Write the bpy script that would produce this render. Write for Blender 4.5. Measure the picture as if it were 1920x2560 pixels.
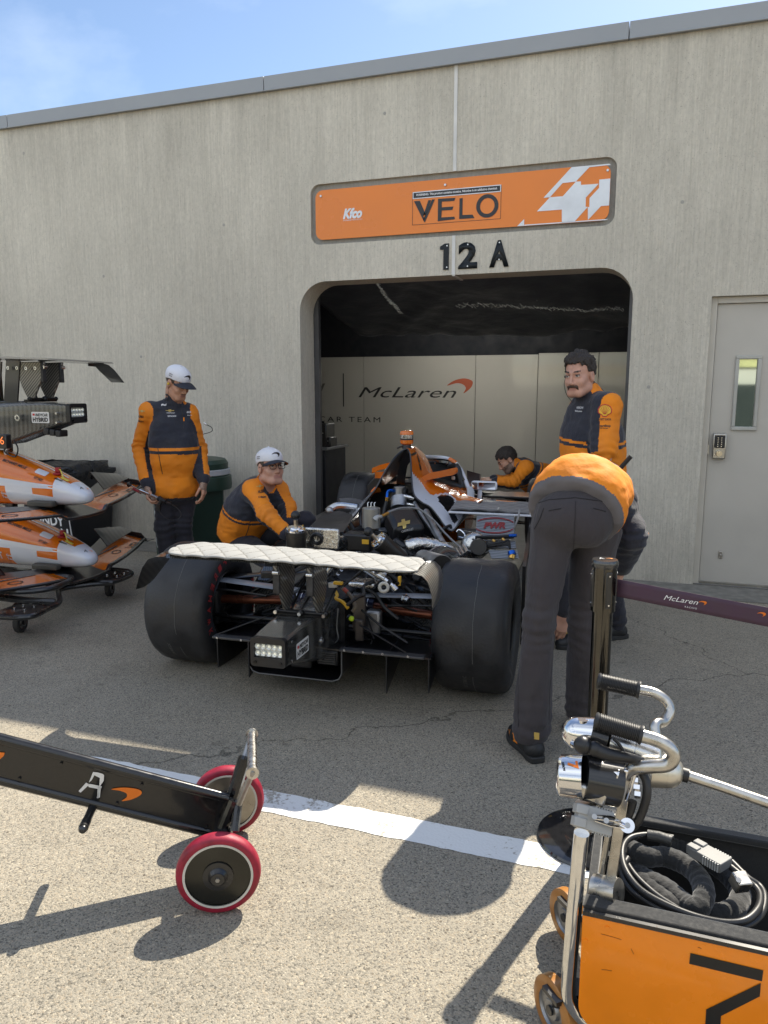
import bpy, bmesh, math, random
import numpy as np
from mathutils import Vector, Matrix, noise
from mathutils.bvhtree import BVHTree
random.seed(7); np.random.seed(7)
R=math.radians
sc=bpy.context.scene; col=sc.collection
for o in list(bpy.data.objects): bpy.data.objects.remove(o)
# ---------------- camera, world, sun, exposure ----------------
F=1900.; TH=math.atan(.1645); YW=R(19.4); CH=1.6
cd=bpy.data.cameras.new('camera'); cam=bpy.data.objects.new('camera',cd); col.objects.link(cam)
cd.sensor_fit='VERTICAL'; cd.sensor_height=36; cd.lens=36*F/2560; cd.clip_start=.05; cd.clip_end=3000
cam.location=(0,0,CH); cam.rotation_euler=(R(90)-TH,0,YW); sc.camera=cam
SUN_EL=R(47.2); SDIR=Vector((.277,.961,0)).normalized()*math.cos(SUN_EL)+Vector((0,0,math.sin(SUN_EL)))
w=bpy.data.worlds.new('World'); sc.world=w; w.use_nodes=True
nt=w.node_tree; bgn=nt.nodes['Background']
sky=nt.nodes.new('ShaderNodeTexSky'); sky.sky_type='NISHITA'; sky.sun_disc=False
sky.sun_elevation=SUN_EL; sky.sun_rotation=math.atan2(SDIR.x,SDIR.y); sky.air_density=1.0; sky.dust_density=.6; sky.ozone_density=2.5
tc=nt.nodes.new('ShaderNodeTexCoord'); mp=nt.nodes.new('ShaderNodeMapping'); mp.inputs['Scale'].default_value=(1.2,2.6,3.4)
nz=nt.nodes.new('ShaderNodeTexNoise'); nz.inputs['Scale'].default_value=2.2; nz.inputs['Detail'].default_value=7; nz.inputs['Roughness'].default_value=.55
rp=nt.nodes.new('ShaderNodeValToRGB'); rp.color_ramp.elements[0].position=.5; rp.color_ramp.elements[1].position=.85
rp.color_ramp.elements[0].color=(0,0,0,1); rp.color_ramp.elements[1].color=(.32,.32,.32,1)
mx=nt.nodes.new('ShaderNodeMixRGB'); mx.inputs['Color2'].default_value=(7.5,8.2,9.2,1)
L=nt.links.new
L(tc.outputs['Generated'],mp.inputs['Vector']); L(mp.outputs[0],nz.inputs['Vector']); L(nz.outputs['Fac'],rp.inputs[0])
L(rp.outputs[0],mx.inputs['Fac']); L(sky.outputs[0],mx.inputs['Color1']); 
sx_=nt.nodes.new('ShaderNodeSeparateXYZ'); L(tc.outputs['Generated'],sx_.inputs[0])
bk=nt.nodes.new('ShaderNodeMapRange'); bk.interpolation_type='SMOOTHSTEP'
for k_,v_ in zip(('From Min','From Max','To Min','To Max'),(.15,-.55,0,1)): bk.inputs[k_].default_value=v_
L(sx_.outputs[1],bk.inputs[0])
n2=nt.nodes.new('ShaderNodeTexNoise'); n2.inputs['Scale'].default_value=1.7; n2.inputs['Detail'].default_value=6; L(mp.outputs[0],n2.inputs['Vector'])
r2_=nt.nodes.new('ShaderNodeMapRange')
for k_,v_ in zip(('From Min','From Max','To Min','To Max'),(.38,.6,.25,1)): r2_.inputs[k_].default_value=v_
L(n2.outputs['Fac'],r2_.inputs[0])
m_=nt.nodes.new('ShaderNodeMath'); m_.operation='MULTIPLY'; L(bk.outputs[0],m_.inputs[0]); L(r2_.outputs[0],m_.inputs[1])
cl=nt.nodes.new('ShaderNodeMixRGB'); cl.inputs['Color2'].default_value=(7.3,7.9,8.8,1); L(m_.outputs[0],cl.inputs['Fac']); L(mx.outputs[0],cl.inputs['Color1']); L(cl.outputs[0],bgn.inputs['Color'])  # bright cloud bank added behind the camera to fill the shaded side
bgn.inputs['Strength'].default_value=.10
sd=bpy.data.lights.new('sun','SUN'); sd.energy=5.0; sd.angle=R(.5); sd.color=(1,.92,.78)
so=bpy.data.objects.new('sun',sd); col.objects.link(so); so.rotation_euler=SDIR.to_track_quat('Z','Y').to_euler(); so.location=(2,9,12)
sc.view_settings.view_transform='Standard'; sc.view_settings.look='None'; sc.view_settings.exposure=.82; sc.view_settings.gamma=1
sc.render.engine='CYCLES'
try: sc.cycles.max_bounces=8; sc.cycles.caustics_reflective=False; sc.cycles.caustics_refractive=False
except Exception: pass
# ---------------- pixel -> place helpers (metres, world) ----------------
def ray(u,v):
    a=(u-960)/F; b=-(v-1280)/F
    z=-math.sin(TH)+b*math.cos(TH); f=math.cos(TH)+b*math.sin(TH)
    return a*math.cos(YW)-f*math.sin(YW), a*math.sin(YW)+f*math.cos(YW), z
def PZ(u,v,z=0):
    X,Y,Z=ray(u,v); t=(z-CH)/Z; return Vector((X*t,Y*t,z))
def PY(u,v,y):
    X,Y,Z=ray(u,v); t=y/Y; return Vector((X*t,y,CH+Z*t))
def pj(p):
    p=Vector(p)-Vector((0,0,CH)); r_=p.x*math.cos(YW)+p.y*math.sin(YW); f=-p.x*math.sin(YW)+p.y*math.cos(YW); d=f*math.cos(TH)-p.z*math.sin(TH); u=f*math.sin(TH)+p.z*math.cos(TH); return 960+F*r_/d,1280-F*u/d
def inpoly(x,y,P):
    c=False; j=len(P)-1
    for i in range(len(P)):
        if (P[i][1]>y)!=(P[j][1]>y) and x<(P[j][0]-P[i][0])*(y-P[i][1])/(P[j][1]-P[i][1])+P[i][0]: c=not c
        j=i
    return c
# ---------------- materials ----------------
MT={}
def mat(name,c,rough=.5,metal=0,var=.12,vs=6,bump=0,bs=60,coat=0,emit=0,alpha=1,trans=0,sheen=0,spec=None,rv=.1,aniso=None):
    if name in MT: return MT[name]
    m=bpy.data.materials.new(name); m.use_nodes=True; n=m.node_tree; b=n.nodes['Principled BSDF']
    b.inputs['Base Color'].default_value=(*c,1); b.inputs['Roughness'].default_value=rough; b.inputs['Metallic'].default_value=metal
    t=n.nodes.new('ShaderNodeTexCoord')
    if var:
        z=n.nodes.new('ShaderNodeTexNoise'); z.inputs['Scale'].default_value=vs; z.inputs['Detail'].default_value=6
        r=n.nodes.new('ShaderNodeMapRange'); r.inputs['From Min'].default_value=.3; r.inputs['From Max'].default_value=.7
        r.inputs['To Min'].default_value=1-var; r.inputs['To Max'].default_value=1+var
        h=n.nodes.new('ShaderNodeVectorMath'); h.operation='SCALE'; h.inputs[0].default_value=c
        n.links.new(t.outputs['Object'],z.inputs['Vector']); n.links.new(z.outputs['Fac'],r.inputs['Value']); n.links.new(r.outputs[0],h.inputs['Scale'])
        n.links.new(h.outputs[0],b.inputs['Base Color'])
        if rv:
            r2=n.nodes.new('ShaderNodeMapRange'); r2.inputs['From Min'].default_value=.3; r2.inputs['From Max'].default_value=.7
            r2.inputs['To Min'].default_value=max(.02,rough*(1-rv*2)); r2.inputs['To Max'].default_value=min(1,rough*(1+rv*2))
            n.links.new(z.outputs['Fac'],r2.inputs['Value']); n.links.new(r2.outputs[0],b.inputs['Roughness'])
    if bump:
        z=n.nodes.new('ShaderNodeTexNoise'); z.inputs['Scale'].default_value=bs; z.inputs['Detail'].default_value=4
        u=n.nodes.new('ShaderNodeBump'); u.inputs['Strength'].default_value=bump; u.inputs['Distance'].default_value=.3/bs
        if aniso:
            q=n.nodes.new('ShaderNodeMapping'); q.inputs['Scale'].default_value=aniso; n.links.new(t.outputs['Object'],q.inputs[0]); n.links.new(q.outputs[0],z.inputs['Vector'])
        else: n.links.new(t.outputs['Object'],z.inputs['Vector'])
        n.links.new(z.outputs['Fac'],u.inputs['Height']); n.links.new(u.outputs[0],b.inputs['Normal'])
    if coat: b.inputs['Coat Weight'].default_value=coat; b.inputs['Coat Roughness'].default_value=.04
    if emit: b.inputs['Emission Color'].default_value=(*c,1); b.inputs['Emission Strength'].default_value=emit
    if trans: b.inputs['Transmission Weight'].default_value=trans
    if sheen: b.inputs['Sheen Weight'].default_value=sheen
    if spec is not None: b.inputs['Specular IOR Level'].default_value=spec
    MT[name]=m; return m
def carbon(name,scale=260,c1=(.006,.006,.007),c2=(.055,.055,.06),rough=.28,coat=.6):
    if name in MT: return MT[name]
    m=bpy.data.materials.new(name); m.use_nodes=True; n=m.node_tree; b=n.nodes['Principled BSDF']
    t=n.nodes.new('ShaderNodeTexCoord'); mp=n.nodes.new('ShaderNodeMapping'); mp.inputs['Rotation'].default_value=(R(20),R(35),R(45))
    wv=n.nodes.new('ShaderNodeTexChecker'); wv.inputs['Scale'].default_value=scale
    wv.inputs['Color1'].default_value=(*c1,1); wv.inputs['Color2'].default_value=(*c2,1)
    n.links.new(t.outputs['Object'],mp.inputs[0]); n.links.new(mp.outputs[0],wv.inputs['Vector']); n.links.new(wv.outputs['Color'],b.inputs['Base Color'])
    b.inputs['Roughness'].default_value=rough; b.inputs['Coat Weight'].default_value=coat; b.inputs['Coat Roughness'].default_value=.08
    MT[name]=m; return m
# ---------------- object helpers ----------------
def tag(o,label=None,cat=None,group=None,kind=None):
    if label: o['label']=label
    if cat: o['category']=cat
    if group: o['group']=group
    if kind: o['kind']=kind
    return o
def thing(name,label,cat,loc=(0,0,0),group=None):
    o=bpy.data.objects.new(name,None); o.location=loc; o.empty_display_size=.1; col.objects.link(o); return tag(o,label,cat,group)
def wm(o):
    m=o.matrix_basis.copy(); p=o
    while p.parent:
        m=p.parent.matrix_basis@p.matrix_parent_inverse@m if False else (p.parent.matrix_basis@p.matrix_parent_inverse)@m; p=p.parent
    return m
def setpar(o,parent):
    if parent is None: return
    o.parent=parent; o.matrix_parent_inverse=wm(parent).inverted()
def link(name,me,mats,parent=None,smooth=None,bevel=0):
    o=bpy.data.objects.new(name,me); col.objects.link(o)
    if not isinstance(mats,(list,tuple)): mats=[mats]
    if len(me.materials)==0:
        for m in mats: me.materials.append(m)
    if smooth is not None:
        me.shade_smooth()
        if smooth<179: me.set_sharp_from_angle(angle=R(smooth))
    if bevel:
        b=o.modifiers.new('bevel','BEVEL'); b.width=bevel; b.segments=2; b.limit_method='ANGLE'; b.angle_limit=R(40)
    setpar(o,parent); return o
def copy_tree(o,parent=None):
    c=o.copy(); col.objects.link(c)
    if parent is not None: c.parent=parent
    for ch in [x for x in bpy.data.objects if x.parent==o]: copy_tree(ch,c)
    return c
def frame(o,z,x=None):
    z=Vector(z).normalized(); x=Vector(x) if x is not None else (Vector((1,0,0)) if abs(z.x)<.9 else Vector((0,1,0)))
    y=z.cross(x).normalized(); x=y.cross(z)
    m=Matrix((x,y,z)).transposed().to_4x4(); m.translation=Vector(o); return m
def frameXY(o,x,y):
    x=Vector(x).normalized(); z=x.cross(Vector(y)).normalized(); y=z.cross(x)
    m=Matrix((x,y,z)).transposed().to_4x4(); m.translation=Vector(o); return m
def catmull(pts,n=8):
    p=[Vector(q) for q in pts]
    if len(p)<3: return p
    p=[p[0]*2-p[1]]+p+[p[-1]*2-p[-2]]; out=[]
    for i in range(1,len(p)-2):
        for k in range(n):
            t=k/n; a,b,c,d=p[i-1:i+3]
            out.append(.5*((2*b)+(c-a)*t+(2*a-5*b+4*c-d)*t*t+(3*b-a-3*c+d)*t**3))
    return out+[p[-2]]
class MB:
    def __init__(s,xf=None): s.v=[]; s.f=[]; s.m=[]; s.xf=xf
    def add(s,vs,fs,mi=0,M=None):
        b=len(s.v)
        s.v+= [ (M@Vector(v) if M is not None else Vector(v)) for v in vs]
        s.f+= [[b+i for i in f] for f in fs]; s.m+=[mi]*len(fs); return s
    def box(s,c,size,M=None,mi=0,rz=0,rx=0,ry=0):
        x,y,z=[q/2 for q in size]
        vs=[(-x,-y,-z),(x,-y,-z),(x,y,-z),(-x,y,-z),(-x,-y,z),(x,-y,z),(x,y,z),(-x,y,z)]
        T=Matrix.Translation(Vector(c))@Matrix.Rotation(rz,4,'Z')@Matrix.Rotation(ry,4,'Y')@Matrix.Rotation(rx,4,'X')
        if M is not None: T=M@T
        return s.add(vs,[(0,3,2,1),(4,5,6,7),(0,1,5,4),(1,2,6,5),(2,3,7,6),(3,0,4,7)],mi,T)
    def lathe(s,prof,M=None,n=32,mi=0,cap=True):
        vs=[];fs=[];k=len(prof)
        for i in range(n):
            a=2*math.pi*i/n
            for r,z in prof: vs.append((r*math.cos(a),r*math.sin(a),z))
        for i in range(n):
            j=(i+1)%n
            for q in range(k-1): fs.append((i*k+q,j*k+q,j*k+q+1,i*k+q+1))
        if cap:
            if prof[0][0]>1e-5: fs.append([i*k for i in range(n)][::-1])
            if prof[-1][0]>1e-5: fs.append([i*k+k-1 for i in range(n)])
        return s.add(vs,fs,mi,M)
    def cyl(s,a,b,r,r2=None,n=16,mi=0):
        a=Vector(a);b=Vector(b); L_=(b-a).length
        if L_<1e-6: return s
        return s.lathe([(r,0),(r if r2 is None else r2,L_)],frame(a,b-a),n,mi)
    def ring(s,c,ax,r,tr,n=32,k=8,mi=0):
        return s.lathe([(r+tr*math.cos(2*math.pi*i/k),tr*math.sin(2*math.pi*i/k)) for i in range(k+1)],frame(c,ax),n,mi,cap=False)
    def sph(s,c,r,n=16,mi=0,sx=(1,1,1),M=None):
        pr=[(math.sin(math.pi*i/(n//2))*1.0,-math.cos(math.pi*i/(n//2))) for i in range(n//2+1)]
        pr[0]=(1e-6,-1); pr[-1]=(1e-6,1)
        T=Matrix.Translation(Vector(c))@Matrix.Diagonal((r*sx[0],r*sx[1],r*sx[2],1))
        if M is not None: T=M@T
        return s.lathe(pr,T,n,mi,cap=False)
    def tube(s,pts,r,n=8,mi=0,smooth=0,closed=False,sq=None):
        p=catmull(pts,smooth) if smooth else [Vector(q) for q in pts]
        rr=r if callable(r) else (lambda t:r)
        N=len(p); vs=[];fs=[]; up=None
        for i in range(N):
            if closed: d=p[(i+1)%N]-p[i-1]
            else: d=(p[min(i+1,N-1)]-p[max(i-1,0)])
            d.normalize()
            if up is None:
                up=Vector((0,0,1)) if abs(d.z)<.9 else Vector((1,0,0))
            x=(up-d*up.dot(d)).normalized(); y=d.cross(x); up=x
            q=rr(i/(N-1))
            for k in range(n):
                a=2*math.pi*(k+.5)/n; e=1.
                vs.append(p[i]+x*math.cos(a)*q*(sq[0] if sq else 1)+y*math.sin(a)*q*(sq[1] if sq else 1))
        for i in range(N if closed else N-1):
            j=(i+1)%N
            for k in range(n):
                l=(k+1)%n; fs.append((i*n+k,i*n+l,j*n+l,j*n+k))
        if not closed: fs.append(list(range(n))[::-1]); fs.append([(N-1)*n+k for k in range(n)])
        return s.add(vs,fs,mi)
    def loft(s,secs,mi=0,closed=True,cap=True):
        n=len(secs[0]); vs=[v for q in secs for v in q]; fs=[]
        for i in range(len(secs)-1):
            for k in range(n if closed else n-1):
                l=(k+1)%n; fs.append((i*n+k,i*n+l,(i+1)*n+l,(i+1)*n+k))
        if cap and closed: fs.append(list(range(n))[::-1]); fs.append([(len(secs)-1)*n+k for k in range(n)])
        return s.add(vs,fs,mi)
    def prism(s,poly,M,d,mi=0):
        n=len(poly); a=sum(poly[i][0]*poly[(i+1)%n][1]-poly[(i+1)%n][0]*poly[i][1] for i in range(n))
        if a<0: poly=poly[::-1]
        vs=[(x,y,0) for x,y in poly]+[(x,y,d) for x,y in poly]
        fs=[list(range(n))[::-1],list(range(n,2*n))]+[(i,(i+1)%n,n+(i+1)%n,n+i) for i in range(n)]
        if d<0: fs=[f[::-1] for f in fs]
        return s.add(vs,fs,mi,M)
    def sheet(s,fn,nu,nv,th=0,mi=0):
        "fn(u,v)->point, optional thickness along -normal"
        P=[[Vector(fn(i/nu,j/nv)) for j in range(nv+1)] for i in range(nu+1)]
        vs=[q for r_ in P for q in r_]; W=nv+1
        fs=[(i*W+j,(i+1)*W+j,(i+1)*W+j+1,i*W+j+1) for i in range(nu) for j in range(nv)]
        if th:
            N=[]
            for i in range(nu+1):
                for j in range(nv+1):
                    du=P[min(i+1,nu)][j]-P[max(i-1,0)][j]; dv=P[i][min(j+1,nv)]-P[i][max(j-1,0)]
                    q=du.cross(dv); N.append(q.normalized() if q.length>1e-9 else Vector((0,0,1)))
            K=len(vs); vs2=[v-N[i]*th for i,v in enumerate(vs)]
            fs2=[tuple(K+a for a in f[::-1]) for f in fs]
            e=[i*W for i in range(nu+1)]+[nu*W+j for j in range(1,W)]+[i*W+nv for i in range(nu-1,-1,-1)]+[j for j in range(nv-1,0,-1)]
            fs2+=[(e[i],e[i-1],K+e[i-1],K+e[i]) for i in range(len(e))]
            vs=vs+vs2; fs=fs+fs2
        return s.add(vs,fs,mi)
    def me(s,name='m'):
        me=bpy.data.meshes.new(name); xf=s.xf
        me.from_pydata([tuple(xf@v) if xf is not None else tuple(v) for v in s.v],[],s.f)
        me.update(); return me
    def build(s,name,mats,parent=None,smooth=35,bevel=0,fix=True):
        me=s.me(name)
        if not isinstance(mats,(list,tuple)): mats=[mats]
        for m in mats: me.materials.append(m)
        me.polygons.foreach_set('material_index',s.m)
        if fix:
            bm=bmesh.new(); bm.from_mesh(me); bmesh.ops.recalc_face_normals(bm,faces=bm.faces); bm.to_mesh(me); bm.free()
        return link(name,me,mats,parent,smooth,bevel)
def rrect(x0,y0,x1,y1,r,n=8):
    o=[]
    for cx,cy,a0 in ((x1-r,y1-r,0),(x0+r,y1-r,90),(x0+r,y0+r,180),(x1-r,y0+r,270)):
        for i in range(n+1):
            a=R(a0+90*i/n); o.append((cx+r*math.cos(a),cy+r*math.sin(a)))
    return o
def flat(loops,M,depth=0,name='m'):
    "2D loops (first outer, others holes or islands) filled -> mesh in frame M, extruded by depth along +z"
    cu=bpy.data.curves.new(name,'CURVE'); cu.dimensions='2D'; cu.fill_mode='BOTH' if depth else 'FRONT'; cu.extrude=depth/2
    for lp in loops:
        sp=cu.splines.new('POLY'); sp.points.add(len(lp)-1); sp.use_cyclic_u=True
        for i,(x,y) in enumerate(lp): sp.points[i].co=(x,y,0,1)
    o=bpy.data.objects.new(name,cu); me=bpy.data.meshes.new_from_object(o)
    me.transform(M@Matrix.Translation((0,0,depth/2))); bpy.data.objects.remove(o); bpy.data.curves.remove(cu); me.materials.clear(); return me
def tmesh(txt,w,h,bold=0,shear=0,spacing=1,line=1):
    cu=bpy.data.curves.new('t','FONT'); cu.body=txt; cu.size=1; cu.offset=bold; cu.shear=shear; cu.space_character=spacing; cu.space_line=line; cu.align_x='CENTER'; cu.resolution_u=3
    o=bpy.data.objects.new('t',cu); me=bpy.data.meshes.new_from_object(o); bpy.data.objects.remove(o); bpy.data.curves.remove(cu); me.materials.clear()
    co=np.empty(len(me.vertices)*3); me.vertices.foreach_get('co',co); co=co.reshape(-1,3)
    lo=co.min(0); hi=co.max(0); sx=w/(hi[0]-lo[0]) if w else None; sy=h/(hi[1]-lo[1]) if h else sx; sx=sx or sy
    co[:,0]=(co[:,0]-(lo[0]+hi[0])/2)*sx; co[:,1]=(co[:,1]-(lo[1]+hi[1])/2)*sy; co[:,2]=0
    me.vertices.foreach_set('co',co.ravel()); me.update(); return me
def text(name,txt,M,w,h,m,parent=None,**k):
    me=tmesh(txt,w,h,**k); me.transform(M); return link(name,me,m,parent)
def bvh_of(objs):
    vs=[];fs=[]
    for o in objs:
        M=wm(o); b=len(vs); vs+=[M@v.co for v in o.data.vertices]; fs+=[[b+i for i in p.vertices] for p in o.data.polygons]
    return BVHTree.FromPolygons(vs,fs)
def drape(me,M,bv,dist=.5,off=.003,sub=.02):
    "push a flat mesh in frame M along -z onto a surface"
    bm=bmesh.new(); bm.from_mesh(me); bmesh.ops.triangulate(bm,faces=bm.faces)
    for _ in range(4):
        es=[e for e in bm.edges if e.calc_length()>sub]
        if not es: break
        bmesh.ops.subdivide_edges(bm,edges=es,cuts=1); bmesh.ops.triangulate(bm,faces=bm.faces)
    d=-(M.to_3x3()@Vector((0,0,1))).normalized(); last=None
    for v in bm.verts:
        p=M@v.co; h=bv.ray_cast(p-d*dist*.5,d,dist)
        if h[0] is not None: v.co=h[0]+h[1].normalized()*off*(1 if h[1].dot(d)<0 else -1); v.tag=True
        else: v.co=p; v.tag=False
    bmesh.ops.delete(bm,geom=[v for v in bm.verts if not v.tag],context='VERTS')
    out=bpy.data.meshes.new('d'); bm.to_mesh(out); bm.free(); return out
def decal(name,loops,M,bv,m,parent,**k):
    me=drape(flat(loops,Matrix.Identity(4)),M,bv,**k)
    return link(name,me,m,parent) if len(me.polygons) else None
def dtext(name,txt,M,w,h,bv,m,parent,bold=0,shear=0,spacing=1,line=1,**k):
    me=drape(tmesh(txt,w,h,bold,shear,spacing,line),M,bv,**k)
    return link(name,me,m,parent) if len(me.polygons) else None
def spline2(pts,n=6):
    q=[Vector((x,y,0)) for x,y in pts]; q=q[-2:]+q+q[:2]; out=[]
    for i in range(2,len(q)-2):
        for k in range(n):
            t=k/n; a,b,c,d=q[i-1],q[i],q[i+1] if i+1<len(q) else q[2],q[i+2] if i+2<len(q) else q[3]
            v=.5*((2*b)+(c-a)*t+(2*a-5*b+4*c-d)*t*t+(3*b-a-3*c+d)*t**3); out.append((v.x,v.y))
    return out
# swoosh emblem (unit box about 1 x .55)
SWOOSH=spline2([(0,.38),(.2,.5),(.45,.56),(.75,.55),(1,.42),(.98,.25),(.82,.1),(.6,0),(.72,.18),(.62,.34),(.38,.42)],5)
def sw(w,ang=0,cx=0,cy=0):
    c,s_=math.cos(ang),math.sin(ang); return [(cx+w*((x-.5)*c-(y-.3)*s_),cy+w*((x-.5)*s_+(y-.3)*c)) for x,y in SWOOSH]
chm=mat('chrome',(.72,.72,.73),.12,metal=1,var=.05)
# ================= SETTING =================
WY=6.55
def ground_mat():
    m=bpy.data.materials.new('aggregate_pavement'); m.use_nodes=True; n=m.node_tree; b=n.nodes['Principled BSDF']; N=n.nodes.new; K=n.links.new
    t=N('ShaderNodeTexCoord'); v=N('ShaderNodeTexVoronoi'); v.inputs['Scale'].default_value=215; K(t.outputs['Object'],v.inputs['Vector'])
    v2=N('ShaderNodeTexVoronoi'); v2.inputs['Scale'].default_value=72; K(t.outputs['Object'],v2.inputs['Vector'])
    r=N('ShaderNodeValToRGB'); e=r.color_ramp.elements; e[0].position=0; e[0].color=(.115,.106,.088,1); e[1].position=1; e[1].color=(.45,.405,.315,1)
    for p,c in ((.2,(.225,.203,.162)),(.45,(.295,.266,.213)),(.75,(.35,.312,.246)),(.9,(.30,.25,.183))): q=e.new(p); q.color=(*c,1)
    sx=N('ShaderNodeSeparateColor'); K(v.outputs['Color'],sx.inputs[0]); K(sx.outputs[0],r.inputs[0])
    # bigger pebbles
    r2=N('ShaderNodeValToRGB'); f=r2.color_ramp.elements; f[0].position=.78; f[0].color=(0,0,0,1); f[1].position=.8; f[1].color=(1,1,1,1)
    s2=N('ShaderNodeSeparateColor'); K(v2.outputs['Color'],s2.inputs[0]); K(s2.outputs[1],r2.inputs[0])
    r3=N('ShaderNodeValToRGB'); g=r3.color_ramp.elements; g[0].color=(.10,.085,.065,1); g[1].color=(.46,.40,.30,1); K(s2.outputs[0],r3.inputs[0])
    di=N('ShaderNodeMath'); di.operation='LESS_THAN'; di.inputs[1].default_value=.33; K(v2.outputs['Distance'],di.inputs[0])
    mu=N('ShaderNodeMath'); mu.operation='MULTIPLY'; K(di.outputs[0],mu.inputs[0]); K(r2.outputs[0],mu.inputs[1])
    mx=N('ShaderNodeMixRGB'); K(mu.outputs[0],mx.inputs[0]); K(r.outputs[0],mx.inputs[1]); K(r3.outputs[0],mx.inputs[2])
    # large scale tone + stains
    z=N('ShaderNodeTexNoise'); z.inputs['Scale'].default_value=.9; z.inputs['Detail'].default_value=6; z.inputs['Roughness'].default_value=.6; K(t.outputs['Object'],z.inputs['Vector'])
    mr=N('ShaderNodeMapRange'); mr.inputs['From Min'].default_value=.3; mr.inputs['From Max'].default_value=.72; mr.inputs['To Min'].default_value=.84; mr.inputs['To Max'].default_value=1.13; K(z.outputs['Fac'],mr.inputs[0])
    z2=N('ShaderNodeTexNoise'); z2.inputs['Scale'].default_value=7; z2.inputs['Detail'].default_value=3; K(t.outputs['Object'],z2.inputs['Vector'])
    st=N('ShaderNodeMapRange'); st.inputs['From Min'].default_value=.66; st.inputs['From Max'].default_value=.74; st.inputs['To Min'].default_value=1; st.inputs['To Max'].default_value=.78; K(z2.outputs['Fac'],st.inputs[0])
    z4=N('ShaderNodeTexNoise'); z4.inputs['Scale'].default_value=1.9; z4.inputs['Detail'].default_value=8; z4.inputs['Roughness'].default_value=.68; K(t.outputs['Object'],z4.inputs['Vector'])
    s4=N('ShaderNodeMapRange'); s4.inputs['From Min'].default_value=.56; s4.inputs['From Max'].default_value=.72; s4.inputs['To Min'].default_value=1; s4.inputs['To Max'].default_value=.80; K(z4.outputs['Fac'],s4.inputs[0])
    z5=N('ShaderNodeTexVoronoi'); z5.inputs['Scale'].default_value=3.1; K(t.outputs['Object'],z5.inputs['Vector']); s5=N('ShaderNodeMapRange'); s5.inputs['From Min'].default_value=.012; s5.inputs['From Max'].default_value=.03; s5.inputs['To Min'].default_value=.35; s5.inputs['To Max'].default_value=1; K(z5.outputs['Distance'],s5.inputs[0])
    m45=N('ShaderNodeMath'); m45.operation='MULTIPLY'; K(s4.outputs[0],m45.inputs[0]); K(s5.outputs[0],m45.inputs[1]); m44=N('ShaderNodeMath'); m44.operation='MULTIPLY'; K(m45.outputs[0],m44.inputs[0]); K(st.outputs[0],m44.inputs[1])
    m1=N('ShaderNodeMath'); m1.operation='MULTIPLY'; K(mr.outputs[0],m1.inputs[0]); K(m44.outputs[0],m1.inputs[1])
    # hairline cracks
    w_=N('ShaderNodeTexNoise'); w_.inputs['Scale'].default_value=5; w_.inputs['Detail'].default_value=5; K(t.outputs['Object'],w_.inputs['Vector'])
    ad=N('ShaderNodeVectorMath'); ad.operation='MULTIPLY_ADD'; ad.inputs[1].default_value=(.35,.35,0); K(w_.outputs['Color'],ad.inputs[0]); K(t.outputs['Object'],ad.inputs[2])
    ck=N('ShaderNodeTexVoronoi'); ck.feature='DISTANCE_TO_EDGE'; ck.inputs['Scale'].default_value=.16; K(ad.outputs[0],ck.inputs['Vector'])
    cr=N('ShaderNodeMapRange'); cr.inputs['From Min'].default_value=.0003; cr.inputs['From Max'].default_value=.0011; cr.inputs['To Min'].default_value=.5; cr.inputs['To Max'].default_value=1; K(ck.outputs['Distance'],cr.inputs[0])
    m2=N('ShaderNodeMath'); m2.operation='MULTIPLY'; K(m1.outputs[0],m2.inputs[0]); K(cr.outputs[0],m2.inputs[1])
    sc_=N('ShaderNodeVectorMath'); sc_.operation='SCALE'; K(mx.outputs[0],sc_.inputs[0]); K(m2.outputs[0],sc_.inputs['Scale']); K(sc_.outputs[0],b.inputs['Base Color'])
    b.inputs['Roughness'].default_value=.85; b.inputs['Specular IOR Level'].default_value=.3
    bu=N('ShaderNodeBump'); bu.inputs['Strength'].default_value=.6; bu.inputs['Distance'].default_value=.003; K(v.outputs['Distance'],bu.inputs['Height']); bu.invert=True
    bu2=N('ShaderNodeBump'); bu2.inputs['Strength'].default_value=.5; bu2.inputs['Distance'].default_value=.01; K(cr.outputs[0],bu2.inputs['Height']); K(bu.outputs[0],bu2.inputs['Normal'])
    K(bu2.outputs[0],b.inputs['Normal']); return m
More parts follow.
